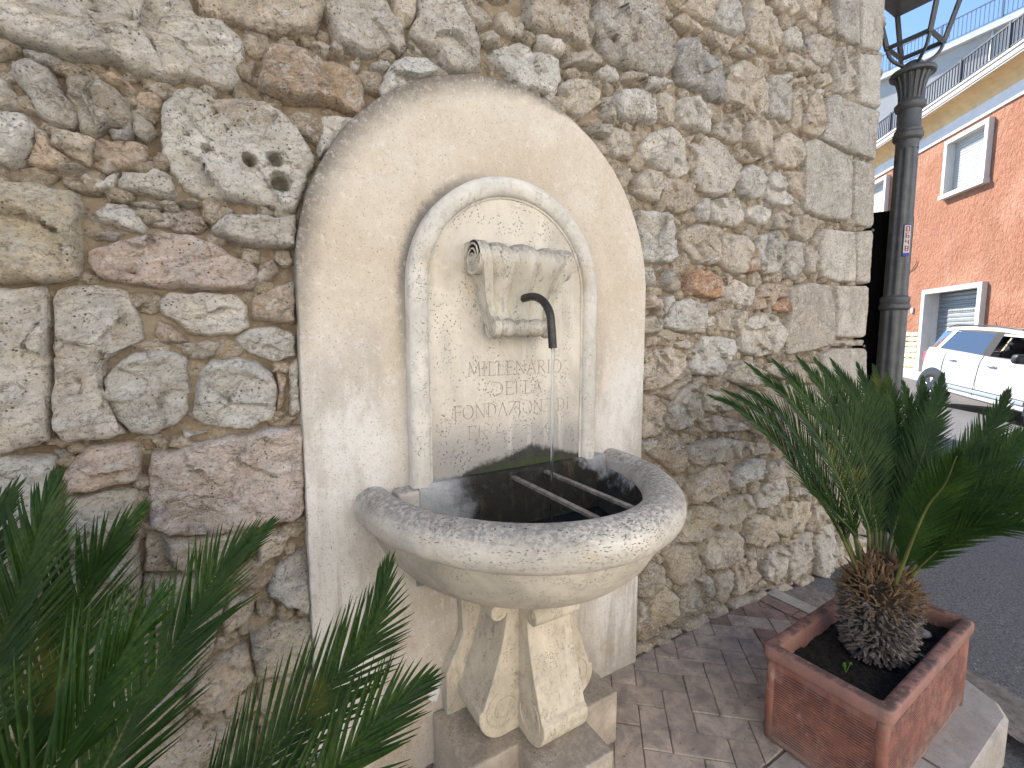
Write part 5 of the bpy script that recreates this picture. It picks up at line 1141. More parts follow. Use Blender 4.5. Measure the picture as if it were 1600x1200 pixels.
CHIPS = '''
-.025 .125 .050
.765 2.515 .050
3.395 3.505 .050
2.755 3.215 .050
1.545 .815 .050
-.525 .495 .050
2.525 .795 .050
3.185 3.475 .050
1.515 .555 .050
1.695 1.725 .050
2.185 1.095 .050
2.045 2.955 .050
2.225 2.695 .050
1.665 .565 .050
1.175 2.705 .050
2.965 .435 .050
2.435 3.175 .050
2.955 .285 .050
.575 2.495 .050
1.875 2.395 .050
2.865 .575 .050
1.735 .745 .050
1.805 .955 .050
3.395 .645 .050
2.135 .065 .050
2.225 .835 .050
2.195 1.915 .050
2.285 2.245 .050
1.375 1.935 .050
-.365 .465 .050
2.245 1.695 .050
2.945 1.185 .050
2.515 -.045 .050
.015 .765 .050
2.325 1.085 .050
1.425 2.105 .048
1.745 1.235 .048
2.335 2.435 .048
2.465 1.315 .048
.275 2.375 .048
2.065 2.415 .048
2.335 .255 .048
2.495 1.935 .048
2.325 .615 .048
1.645 1.885 .048
2.805 1.755 .048
2.555 2.965 .048
2.555 .265 .048
2.455 1.725 .048
2.835 2.985 .048
2.755 .595 .048
3.395 3.085 .048
1.905 .385 .048
1.985 .045 .048
1.595 2.445 .048
3.395 .325 .048
3.135 2.075 .048
1.855 1.185 .048
2.425 .215 .048
2.985 -.015 .048
2.685 .215 .048
1.765 .065 .048
2.005 1.195 .048
1.625 1.405 .048
1.535 2.715 .048
2.055 2.765 .038
2.845 1.305 .038
2.365 1.185 .038
1.955 1.715 .038
2.385 2.935 .038
1.965 2.655 .038
1.565 2.865 .038
2.425 1.015 .038
2.865 3.315 .038
1.905 1.545 .038
2.725 .765 .038
.135 2.325 .038
1.935 2.995 .038
2.125 .765 .038
2.015 .595 .038
3.265 -.045 .038
2.275 2.995 .038
.755 2.255 .038
2.195 2.995 .038
.085 2.135 .038
2.105 2.025 .038
3.395 3.285 .038
2.815 2.845 .038
2.845 .995 .038
3.395 3.205 .038
1.205 2.225 .038
1.545 .065 .038
2.655 1.735 .038
2.795 2.045 .038
1.285 2.065 .038
.195 1.965 .038
1.865 1.045 .038
2.505 1.485 .038
3.105 2.435 .038
2.385 .055 .038
1.305 2.745 .038
2.845 1.105 .038
2.505 .445 .038
.475 2.455 .038
2.225 .415 .038
1.735 2.155 .038
1.545 1.615 .038
2.775 1.935 .038
1.445 2.225 .038
1.745 1.935 .038
2.325 1.275 .038
3.085 1.135 .038
2.565 2.075 .038
3.085 2.775 .038
2.445 2.465 .038
.365 2.125 .038
2.025 1.685 .038
1.605 2.635 .038
2.835 2.745 .038
2.645 2.995 .038
-.495 .975 .038
3.055 .235 .038
3.215 .265 .038
3.255 .595 .038
-.435 1.745 .038
-.035 .405 .038
2.365 2.765 .038
1.975 1.565 .038
3.395 2.995 .038
2.195 1.535 .038
-.025 1.715 .038
1.475 1.335 .038
2.985 1.705 .038
2.465 .915 .038
1.955 1.445 .038
.995 2.215 .038
2.715 .005 .038
1.635 .265 .028
2.655 1.305 .028
-.515 .665 .028
1.075 2.175 .028
-.015 1.375 .028
.045 1.615 .028
1.625 .395 .028
2.685 2.805 .028
2.155 1.315 .028
-.265 .435 .028
.375 2.395 .028
-.265 1.745 .028
1.775 1.335 .028
.915 2.595 .028
1.785 2.015 .028
1.635 2.285 .028
2.865 2.045 .028
3.015 1.625 .028
1.635 2.855 .028
-.185 1.145 .028
2.345 1.975 .028
1.775 2.435 .028
2.645 2.765 .028
1.555 .215 .028
1.755 .205 .028
3.205 .335 .028
-.505 .765 .028
1.255 2.335 .028
3.035 2.055 .028
-.215 2.185 .028
3.105 .395 .028
-.395 .955 .028
2.435 1.175 .028
2.605 3.215 .028
-.505 .885 .028
-.145 2.215 .028
-.055 .595 .028
1.685 1.595 .028
1.465 .055 .028
2.435 2.705 .028
2.735 2.675 .028
1.465 .145 .028
3.075 3.005 .028
2.965 2.045 .028
-.345 1.745 .028
2.155 .915 .028
1.915 1.905 .028
2.015 .225 .028
.065 2.065 .028
2.245 .265 .028
1.085 2.345 .028
1.815 2.725 .028
2.655 .515 .028
2.065 2.205 .028
2.005 .475 .028
3.395 2.475 .028
1.765 2.665 .028
2.055 2.075 .028
2.345 .485 .028
2.605 2.445 .028
.125 .875 .028
1.835 .785 .028
1.615 .045 .028
1.695 .255 .028
-.175 1.485 .028
2.925 .955 .028
2.835 -.045 .028
1.465 .245 .028
3.155 .615 .028
2.145 .635 .028
.125 1.615 .028
-.325 2.145 .028
1.465 .425 .028
1.825 1.405 .028
2.775 1.285 .028
1.915 .275 .028
3.395 2.915 .028
2.495 2.065 .028
.005 .625 .028
2.945 3.335 .028
2.555 1.695 .028
1.565 1.505 .028
1.355 2.215 .028
2.455 2.975 .028
3.165 1.105 .028
1.545 1.945 .028
1.465 1.515 .028
2.785 .245 .028
1.415 2.775 .028
-.455 1.505 .028
2.075 2.305 .028
1.535 1.695 .028
2.175 .225 .028
2.225 .625 .028
1.165 2.445 .028
.895 2.405 .028
-.255 1.655 .028
.085 .635 .028
2.375 1.555 .028
1.465 1.585 .028
3.275 .335 .028
2.275 2.085 .028
-.375 .725 .028
.095 1.185 .028
-.075 2.235 .028
2.575 2.295 .028
-.425 1.865 .028
1.685 2.435 .028
2.245 1.295 .028
2.595 2.735 .028
1.885 2.645 .028
2.355 1.705 .028
1.055 2.415 .028
2.795 .765 .028
1.915 .945 .028
2.085 1.925 .028
-.115 1.975 .028
3.395 2.755 .028
3.015 .175 .028
1.305 2.365 .028
2.785 .465 .019
3.055 1.405 .019
2.405 1.945 .019
2.645 .745 .019
2.715 1.285 .019
2.395 .865 .019
2.255 2.465 .019
2.865 .755 .019
1.995 .935 .019
3.135 2.315 .019
2.665 .795 .019
3.055 .735 .019
2.405 2.825 .019
2.555 3.185 .019
2.185 2.065 .019
1.455 1.025 .019
-.235 1.985 .019
1.495 2.375 .019
1.895 .045 .019
1.145 2.365 .019
2.325 2.065 .019
.545 2.225 .019
-.465 1.355 .019
3.035 1.545 .019
-.335 1.125 .019
1.455 .355 .019
2.095 .445 .019
-.485 1.105 .019
1.775 1.585 .019
2.125 1.425 .019
-.205 1.015 .019
.255 2.015 .019
2.405 2.055 .019
3.065 .625 .019
3.255 1.735 .019
2.895 1.735 .019
-.315 1.845 .019
-.105 1.205 .019
2.815 3.105 .019
.105 1.325 .019
3.145 2.235 .019
2.925 3.005 .019
2.405 .475 .019
2.905 .755 .019
2.305 .895 .019
.875 2.225 .019
2.665 .595 .019
-.205 1.725 .019
2.525 2.845 .019
3.125 .245 .019
2.935 1.345 .019
2.395 .665 .019
3.255 2.065 .019
2.735 2.985 .019
2.985 .925 .019
2.335 .875 .019
3.395 2.565 .019
3.395 2.855 .019
2.035 .935 .019
2.475 2.655 .019
3.395 2.635 .019
2.825 .465 .019
1.125 2.135 .019
2.665 1.905 .019
1.765 1.415 .019
2.505 1.385 .019
1.455 1.165 .019
.115 2.005 .019
2.545 2.455 .019
-.115 1.715 .019
2.985 1.345 .019
2.285 .475 .019
-.195 1.385 .019
3.275 2.465 .019
2.755 2.815 .019
1.975 2.445 .019
3.075 1.725 .019
2.425 1.535 .019
2.545 1.165 .019
3.225 2.465 .019
1.455 .315 .019
3.245 .675 .019
2.065 1.025 .019
2.085 1.415 .019
3.245 .725 .019
-.145 .505 .019
2.555 1.305 .019
1.665 .985 .019
3.275 .075 .019
.085 1.725 .019
2.475 2.215 .019
2.065 1.555 .019
-.215 .935 .019
-.125 1.815 .019
2.395 .775 .019
2.635 2.675 .019
3.005 .115 .019
2.495 1.175 .019
1.035 2.305 .019
2.775 2.615 .019
1.455 .955 .019
1.995 1.905 .019
1.205 2.085 .019
-.455 1.435 .019
2.125 1.555 .019
2.135 1.705 .019
1.985 2.275 .019
2.535 1.565 .019
1.655 .335 .019
2.115 .225 .019
1.825 1.575 .019
-.105 .405 .019
1.215 2.415 .019
2.195 2.455 .019
-.315 1.155 .019
1.575 .415 .019
2.635 -.005 .019
-.495 .825 .019
.005 .335 .019
-.345 1.175 .019
.575 2.205 .019
2.265 2.575 .019
.495 2.255 .019
2.135 1.365 .019
2.495 1.005 .019
2.615 2.175 .019
2.785 3.345 .019
2.665 3.115 .019
-.085 1.325 .019
2.535 1.605 .019
1.535 2.085 .019
3.245 3.055 .019
.155 2.155 .019
1.725 .465 .019
2.335 3.105 .019
-.445 1.565 .019
1.435 1.705 .019
.415 2.205 .019
2.885 -.025 .019
1.725 1.405 .019
.795 2.355 .019
-.125 .265 .019
1.605 2.555 .019
3.215 1.395 .019
1.305 2.235 .019
1.145 2.175 .019
-.025 1.645 .019
.245 2.205 .019
1.515 2.255 .019
1.955 2.735 .019
-.445 1.645 .019
2.545 2.695 .019
1.765 2.265 .019
2.095 .925 .019
3.195 3.045 .019
3.125 3.025 .019
3.225 1.885 .019
-.235 .755 .019
3.205 2.025 .019
1.685 2.655 .019
3.255 .185 .019
1.835 1.725 .019
3.285 3.065 .019
2.235 .035 .019
2.365 2.855 .019
2.595 .475 .019
3.085 3.175 .019
1.865 1.445 .019
3.145 2.185 .019
2.805 1.875 .019
1.625 .985 .019
-.145 1.915 .019
1.695 2.285 .019
.985 2.605 .019
2.015 1.035 .019
-.055 1.165 .019
2.165 .445 .019
-.025 1.995 .019
1.805 .625 .019
2.045 1.425 .019
2.275 1.535 .019
.105 .815 .019
.025 .305 .019
2.775 -.045 .019
1.455 1.415 .019
2.465 2.825 .019
1.485 1.935 .019
1.195 2.345 .019
1.845 2.035 .019
-.275 1.535 .019
2.425 .115 .019
1.625 1.125 .019
-.375 1.945 .019
-.155 1.685 .019
1.755 2.085 .019
-.445 .365 .019
1.905 2.735 .019
-.405 2.015 .019
.045 1.515 .019
1.155 2.595 .019
-.155 1.795 .019
2.435 2.255 .019
3.235 1.825 .019
-.145 .435 .019
2.745 .475 .019
1.915 .605 .019
.915 2.225 .019
1.895 .785 .019
2.735 2.475 .019
-.125 1.145 .019
3.295 2.065 .019
3.015 3.355 .019
2.305 .035 .019
2.095 .615 .019
1.565 1.175 .019
3.025 1.355 .019
3.045 1.475 .019
3.215 1.355 .019
3.215 1.965 .019
1.595 -.005 .019
-.485 1.055 .019
2.695 1.925 .019
2.485 2.725 .019
2.695 2.715 .019
3.065 3.355 .019
2.115 .695 .019
3.215 1.085 .019
2.015 2.245 .019
.045 2.005 .019
.135 .615 .019
1.795 2.285 .019
-.175 1.945 .019
3.375 3.355 .019
2.855 .265 .019
2.305 1.935 .019
1.455 1.075 .019
2.725 2.065 .019
1.745 2.715 .019
2.155 2.445 .019
1.675 .045 .019
3.395 2.685 .019
1.545 .155 .019
.475 2.225 .019
1.155 2.115 .019
2.495 2.185 .019
2.975 2.745 .019
1.585 2.075 .019
1.815 2.645 .019
.205 2.185 .019
2.055 2.835 .019
-.345 1.055 .019
1.455 .905 .019
-.185 1.995 .019
2.355 2.045 .019
1.455 1.125 .019
.125 1.725 .019
1.845 .045 .019
3.005 .065 .019
3.215 1.735 .019
.075 1.535 .019
.135 .065 .019
3.265 .145 .019
-.275 1.975 .019
1.695 2.865 .019
1.435 2.385 .019
-.205 1.055 .019
1.885 1.725 .019
.685 2.225 .019
-.345 1.885 .019
-.155 1.385 .019
2.085 1.305 .019
2.655 1.805 .019
2.485 3.055 .019
2.965 3.015 .019
2.245 .325 .019
1.945 2.585 .019
3.095 3.095 .019
2.485 1.805 .019
2.765 2.495 .019
2.045 2.135 .019
.005 .465 .019
2.635 2.075 .019
'''
FR_RIGHT = [
  [(1.900,0.655,0.600),(1.796,0.774,0.766),(1.747,0.838,0.874),(1.699,0.902,0.991),(1.653,0.952,1.061),(1.594,1.014,1.138),(1.526,1.074,1.181)],
  [(1.900,0.655,0.600),(1.841,0.798,0.817),(1.825,0.850,0.911),(1.807,0.911,1.030),(1.782,0.961,1.108),(1.730,1.029,1.173),(1.699,1.066,1.203)],
  [(1.900,0.655,0.600),(1.895,0.769,0.801),(1.900,0.832,0.934),(1.893,0.882,1.026),(1.878,0.931,1.104),(1.857,0.976,1.163),(1.819,1.036,1.223),(1.781,1.098,1.289)],
  [(1.900,0.655,0.600),(1.993,0.741,0.799),(2.040,0.776,0.897),(2.065,0.827,0.999),(2.055,0.897,1.086),(2.067,0.935,1.161),(2.063,0.983,1.231),(2.049,1.044,1.308)],
  [(1.900,0.655,0.600),(2.048,0.746,0.797),(2.134,0.795,0.922),(2.218,0.865,1.084),(2.235,0.906,1.153),(2.243,0.957,1.224),(2.249,1.004,1.291)],
  [(1.900,0.655,0.600),(2.137,0.755,0.804),(2.283,0.812,0.952),(2.334,0.835,1.010),(2.427,0.892,1.142),(2.495,0.947,1.261)],
  [(1.900,0.655,0.600),(2.211,0.715,0.846),(2.336,0.738,0.961),(2.410,0.768,1.057),(2.482,0.830,1.198)],
  [(1.900,0.655,0.600),(2.191,0.682,0.841),(2.328,0.695,0.971),(2.454,0.713,1.112),(2.561,0.729,1.238)],
  [(1.900,0.655,0.600),(1.820,0.531,0.863),(1.774,0.478,0.970),(1.705,0.439,1.078)],
  [(1.900,0.655,0.600),(2.038,0.573,0.874),(2.124,0.519,0.998),(2.189,0.479,1.122),(2.217,0.463,1.209)],
  [(1.900,0.655,0.600),(2.015,0.512,0.811),(2.070,0.437,0.911),(2.118,0.372,0.977),(2.172,0.293,1.023)],
  [(1.900,0.655,0.600),(1.967,0.495,0.758),(2.000,0.393,0.828),(2.012,0.342,0.854),(2.024,0.248,0.875)],
  [(1.900,0.655,0.600),(2.165,0.591,0.847),(2.309,0.546,0.943),(2.519,0.468,1.025),(2.680,0.402,1.061)]]
FR_LEFT = [
  [(-0.350,0.655,0.600),(-0.244,0.730,0.818),(-0.214,0.740,0.873),(-0.176,0.749,0.939),(-0.142,0.752,0.992),(-0.115,0.754,1.031)],
  [(-0.350,0.655,0.600),(-0.288,0.883,0.597),(-0.221,0.967,0.682),(-0.164,1.021,0.773),(-0.110,1.047,0.836),(-0.060,1.075,0.914),(0.026,1.086,0.987)],
  [(-0.350,0.655,0.600),(-0.352,0.980,0.678),(-0.302,1.090,0.816),(-0.289,1.113,0.853),(-0.273,1.149,0.916),(-0.240,1.175,0.978),(-0.198,1.190,1.028)],
  [(-0.350,0.655,0.600),(-0.426,0.908,0.692),(-0.389,0.995,0.793),(-0.358,1.054,0.893),(-0.331,1.111,1.005),(-0.305,1.159,1.117)],
  [(-0.350,0.655,0.600),(-0.119,0.845,0.537),(0.001,0.894,0.627),(0.062,0.905,0.668),(0.135,0.916,0.723),(0.218,0.929,0.801),(0.259,0.959,0.891)],
  [(-0.350,0.655,0.600),(0.016,0.726,0.644),(0.112,0.730,0.711),(0.181,0.731,0.765),(0.243,0.723,0.796)],
  [(-0.350,0.655,0.600),(-0.525,1.015,0.743),(-0.484,1.104,0.864),(-0.424,1.169,1.004),(-0.379,1.201,1.097)],
  [(-0.350,0.655,0.600),(-0.297,0.719,0.756),(-0.244,0.740,0.859),(-0.200,0.750,0.933),(-0.174,0.763,1.002)],
  [(-0.350,0.655,0.600),(-0.210,0.733,0.649),(-0.123,0.757,0.719),(-0.036,0.762,0.778),(0.027,0.763,0.823)]]
# ------------------------------------------------------------------ ground
def street_z(x, y):
    yy = max(-9.0, min(8.0, y))
    return -0.19 - 0.01 * (min(x, 20) - 2.5) + 0.12 * (yy - 0.44)
def make_street():
    xs = list(np.concatenate([[-150, -60, -25], np.arange(-10, 26, 1.0), [40, 80, 200]]))
    ys = list(np.concatenate([[-150, -60, -25], np.arange(-9, 9, 0.5), [20, 60, 150]]))
    v = [(x, y, street_z(x, y)) for y in ys for x in xs]
    n = len(xs)
    f = [(j * n + i, j * n + i + 1, (j + 1) * n + i + 1, (j + 1) * n + i) for j in range(len(ys) - 1) for i in range(n - 1)]
    return struct(mk('street', v, f, M_ASPHALT, smooth=True))
make_street()

# ------------------------------------------------------------------ stone wall (building at the street corner)
def fbm(x, y, z, o=4):
    return noise.fractal(Vector((x, y, z)), 0.9, 2.1, o)
def dens(poly, step):
    out = []
    n = len(poly)
    for i in range(n):
        a, b = poly[i], poly[(i + 1) % n]
        L = math.hypot(b[0] - a[0], b[1] - a[1])
        k = max(1, int(round(L / step)))
        for j in range(k):
            t = j / k
            out.append((a[0] + (b[0] - a[0]) * t, a[1] + (b[1] - a[1]) * t))
    return out
def grow(poly, d):
    n = len(poly); out = []
    for i in range(n):
        a, b, c = poly[i - 1], poly[i], poly[(i + 1) % n]
        e1 = Vector((b[0] - a[0], b[1] - a[1])); e2 = Vector((c[0] - b[0], c[1] - b[1]))
        if e1.length < 1e-5 or e2.length < 1e-5: out.append(b); continue
        n1 = Vector((e1.y, -e1.x)).normalized(); n2 = Vector((e2.y, -e2.x)).normalized()
        m = n1 + n2
        m = m.normalized() if m.length > 0.3 else n1
        out.append((b[0] + m.x * d, b[1] + m.y * d))
    return out
def chaikin(poly, r=0.22):
    out = []
    n = len(poly)
    for i in range(n):
        a, b = poly[i], poly[(i + 1) % n]
        out.append((a[0] + (b[0] - a[0]) * r, a[1] + (b[1] - a[1]) * r))
        out.append((a[0] + (b[0] - a[0]) * (1 - r), a[1] + (b[1] - a[1]) * (1 - r)))
    return out
def stone_geo(poly, seed, proud, rough, step, holes=(), dressed=False):
    rnd = random.Random(seed)
    p = dens(chaikin(grow(poly, 0.003), 0.07), step)
    cx = sum(q[0] for q in p) / len(p); cz = sum(q[1] for q in p) / len(p)
    n = len(p)
    jit = 0.0025 if dressed else 0.0065
    out = []
    for (x, z) in p:
        k = noise.noise(Vector((x * 38, seed * 3.1, z * 38))) * jit + noise.noise(Vector((x * 110, seed, z * 110))) * jit * 0.5
        d = math.hypot(x - cx, z - cz) + 1e-6
        out.append((x + (x - cx) / d * k, z + (z - cz) / d * k))
    p = out
    R = sum(math.hypot(x - cx, z - cz) for x, z in p) / n
    e = [0.0, 0.004, 0.010, 0.020]
    s = [max(0.05, 1 - q / R) for q in e]
    m = max(2, int(R / (step * 1.15)))
    lo = s[-1]
    s += [lo * (1 - (k + 1) / (m + 1)) for k in range(m)]
    tx, tz = rnd.uniform(-0.07, 0.07), rnd.uniform(-0.10, 0.05)
    if dressed: tx *= 0.15; tz *= 0.15
    so = seed * 7.31
    def facet(x, z, k, sd, tilt, lift):
        q = Vector((x * k + so, sd, z * k * 1.35 + x * k * 0.35))
        d, pt = noise.voronoi(q)
        v = noise.cell_vector(pt[0] * 37.0)
        e = q - pt[0]
        return ((v.x - 0.5) * e.x + (v.y - 0.5) * e.z) / k * tilt + (v.z - 0.5) * lift
    def depth(x, z, ed):
        f = 1 - math.exp(-ed / (0.0035 if dressed else 0.0045))
        if dressed:
            a = fbm(x * 9 + so, 1.7, z * 9, 3) * 0.010
        else:
            a = fbm(x * 6 + so, 1.7, z * 7, 3) * 0.004 + facet(x, z, 8.5, 3.3, 0.55, 0.012) + facet(x, z, 24, 8.3, 0.28, 0.0022)
        w = 1 - abs(noise.noise(Vector((x * 17 + so, 4.2, z * 34 + x * 12))))
        b = fbm(x * 30 + so, 5.1, z * 44 + x * 12, 4) * 0.0045 - (w ** 6) * 0.0035
        h = proud * f + (a + b) * rough * min(1, ed / 0.014) + (tx * (x - cx) + tz * (z - cz)) * f
        for (hx, hz, hr, hd) in holes:
            dd = math.hypot((x - hx), (z - hz)) / hr
            if dd < 1.25: h -= hd * (1 - max(0.0, min(1.0, (dd - 0.82) / 0.28)))
        return h
    V = [(x, 0.05, z) for x, z in p]
    for sc in s:
        for (x, z) in p:
            X, Z = cx + (x - cx) * sc, cz + (z - cz) * sc
            ed = math.hypot(x - cx, z - cz) * (1 - sc)
            V.append((X, -depth(X, Z, ed), Z))
    V.append((cx, -depth(cx, cz, R), cz))
    F = []
    rings = len(s) + 1
    for r in range(rings - 1):
        for k in range(n):
            a, b = r * n + k, r * n + (k + 1) % n
            F.append((a, b, b + n, a + n))
    c = len(V) - 1
    for k in range(n):
        F.append(((rings - 1) * n + k, (rings - 1) * n + (k + 1) % n, c))
    return V, F, cx, cz
TINT = {'b': (0.71, 0.62, 0.495), 'w': (0.82, 0.775, 0.69), 'o': (0.73, 0.57, 0.42), 'y': (0.68, 0.585, 0.43), 'g': (0.50, 0.47, 0.43),
        'p': (0.70, 0.58, 0.50), 'c': (0.69, 0.62, 0.53), 'q': (0.71, 0.64, 0.53), 'r': (0.60, 0.355, 0.21), 'h': (0.81, 0.76, 0.67), 'k': (0.74, 0.69, 0.60)}
WALL_Y = 1.400      # mean mortar surface
wall = empty('stone_wall', (0.5, WALL_Y, -0.2))
tag(wall, 'rubble stone wall of beige limestone blocks behind the fountain', 'wall')
def wchild(o):
    o.parent = wall
    o.matrix_parent_inverse = Matrix.Translation((-0.5, -WALL_Y, 0.2))
    return o
def parse(txt):
    for ln in txt.strip().splitlines():
        t = ln.split()
        tagc = t.pop(0) if t[0].isalpha() else 'b'
        v = [float(a) for a in t]
        yield tagc, [(v[i], v[i + 1]) for i in range(0, len(v), 2)]
def build_wall():
    rnd = random.Random(5)
    for i, (tg, poly) in enumerate(parse(STONES)):
        dressed = tg == 'q'
        holes = []
        step = 0.009
        if tg == 'h':
            holes = HOLES_A; step = 0.0055
        if tg == 'k':
            holes = HOLES_B; step = 0.005
        area = abs(sum(poly[k][0] * poly[(k + 1) % len(poly)][1] - poly[(k + 1) % len(poly)][0] * poly[k][1] for k in range(len(poly)))) / 2
        if area < 0.006: step = 0.006
        proud = rnd.uniform(0.034, 0.054) if not dressed else rnd.uniform(0.044, 0.050)
        if area < 0.004: proud *= 0.75
        V, F, cx, cz = stone_geo(poly, i + 1, proud, 0.35 if dressed else 1.0, step, holes, dressed)
        V = [(x - cx, y, z - cz) for x, y, z in V]
        o = mk('stone', V, F, M_STONE, None, True, (cx, WALL_Y, cz))
        wchild(o)
        t = TINT[tg]; k = rnd.uniform(0.80, 1.14); h = rnd.uniform(-0.025, 0.025)
        o.color = (t[0] * k + h, t[1] * k, t[2] * k - h * 0.7, 1)
    # stones beyond the picture and the small packing stones: one part each
    for nm, gen, step in (('outer_rubble', parse(FILL), 0.03), ('packing_stones', None, 0.008)):
        VV, FF = [], []
        if gen is None:
            lst = []
            for ln in CHIPS.strip().splitlines():
                x, z, r = [float(a) for a in ln.split()]
                k = rnd.randint(5, 7); ph = rnd.uniform(0, 6); ax = rnd.uniform(0.9, 1.7)
                lst.append(('b', [(x + r * ax * rnd.uniform(0.75, 1.15) * math.cos(ph + j * 6.283 / k), z + r * rnd.uniform(0.75, 1.15) * math.sin(ph + j * 6.283 / k)) for j in range(k)]))
            gen = lst
        for i, (tg, poly) in enumerate(gen):
            V, F, cx, cz = stone_geo(poly, 500 + i, rnd.uniform(0.038, 0.052) if nm[0] == 'o' else rnd.uniform(0.012, 0.036), 0.8, step)
            n = len(VV); VV += V; FF += [tuple(q + n for q in f) for f in F]
        o = mk(nm, VV, FF, M_STONE, None, True, (0, WALL_Y, 0))
        wchild(o); stuff(o)
        o.color = (0.66, 0.58, 0.465, 1) if nm[0] == 'o' else (0.52, 0.435, 0.325, 1)
    # mortar bed
    xs = np.concatenate([np.arange(-2.5, -0.7, 0.06), np.arange(-0.7, 3.35, 0.018), [3.352]])
    zs = np.concatenate([np.arange(-0.5, 3.7, 0.018), np.arange(3.7, 4.6, 0.06)])
    V = [(x, WALL_Y - fbm(x * 9, 0.4, z * 9, 5) * 0.010 - fbm(x * 40, 2.4, z * 40, 3) * 0.004, z) for z in zs for x in xs]
    n = len(xs)
    hl = HOLES_A + HOLES_B
    F = [(j * n + i, j * n + i + 1, (j + 1) * n + i + 1, (j + 1) * n + i) for j in range(len(zs) - 1) for i in range(n - 1)
         if not any(math.hypot(xs[i] - hx, zs[j] - hz) < hr + 0.014 for hx, hz, hr, hd in hl)]
    wchild(mk('mortar', V, F, M_MORTAR, None, True))
    # the mass of the building behind and above the face
    mb = MB().prism([(-8, WALL_Y + 0.09), (3.345, WALL_Y + 0.09), (8.0, 4.05), (8.0, 9), (-8, 9)], 'z', -1.5, 4.7)
    wchild(mb.build('masonry', M_MORTAR))
    mb = MB().prism([(-8.2, WALL_Y - 0.12), (3.4, WALL_Y - 0.12), (8.15, 3.95), (8.15, 9.2), (-8.2, 9.2)], 'z', 4.71, 4.85)
    wchild(mb.build('coping', M_KERB))
HOLES_A = [(0.056,1.848,0.0155,0.085),(0.113,1.861,0.0165,0.060),(0.125,1.806,0.0235,0.105),(-0.032,1.854,0.0091,0.045),(-0.070,1.879,0.0060,0.020),(-0.011,1.946,0.0061,0.015)]
HOLES_B = [(2.417,1.868,0.0147,0.07),(2.394,1.808,0.0179,0.08)]
build_wall()

# ------------------------------------------------------------------ raised platform with paving
plat = empty('pavement', (0.5, 0.87, -0.3))
struct(plat)
def pchild(o):
    o.parent = plat; o.matrix_parent_inverse = Matrix.Translation((-0.5, -0.87, 0.3)); return o
mb = MB().prism([(-2.4, 0.43), (2.36, 0.43), (2.535, 0.62), (2.535, 1.40), (-2.4, 1.40)], 'z', -1.2, -0.006)
pchild(mb.build('bed', M_DIRT))
def clip(poly, inside, inter):
    out = []
    for i in range(len(poly)):
        a, b = poly[i], poly[(i + 1) % len(poly)]
        ia, ib = inside(a), inside(b)
        if ia: out.append(a)
        if ia != ib: out.append(inter(a, b))
    return out
def clip_rect(poly, x0, x1, y0, y1):
    for ax, lim, sg in ((0, x0, 1), (0, x1, -1), (1, y0, 1), (1, y1, -1)):
        if not poly: return poly
        def ins(p): return (p[ax] - lim) * sg >= 0
        def itr(a, b):
            t = (lim - a[ax]) / (b[ax] - a[ax])
            return (a[0] + (b[0] - a[0]) * t, a[1] + (b[1] - a[1]) * t)
        poly = clip(poly, ins, itr)
    return poly
def slab_piece(name, poly, z0, z1, mat, colr, bev=0.004, inset=0.0015):
    cx = sum(p[0] for p in poly) / len(poly); cy = sum(p[1] for p in poly) / len(poly)
    def sc(p, d):
        L = math.hypot(p[0] - cx, p[1] - cy) + 1e-6
        return (p[0] - (p[0] - cx) / L * d, p[1] - (p[1] - cy) / L * d)
    n = len(poly)
    A = [sc(p, inset * 1.4) for p in poly]; B = [sc(p, inset * 1.4 + bev) for p in poly]
    V = [(x - cx, y - cy, z0) for x, y in A] + [(x - cx, y - cy, z1 - bev * 0.7) for x, y in A] + [(x - cx, y - cy, z1) for x, y in B]
    F = [(r * n + k, r * n + (k + 1) % n, (r + 1) * n + (k + 1) % n, (r + 1) * n + k) for r in (0, 1) for k in range(n)]
    F.append(tuple(2 * n + k for k in range(n)))
    o = mk(name, V, F, mat, None, False, (cx, cy, 0))
    o.color = (*colr, 1)
    return pchild(fix_normals(o))
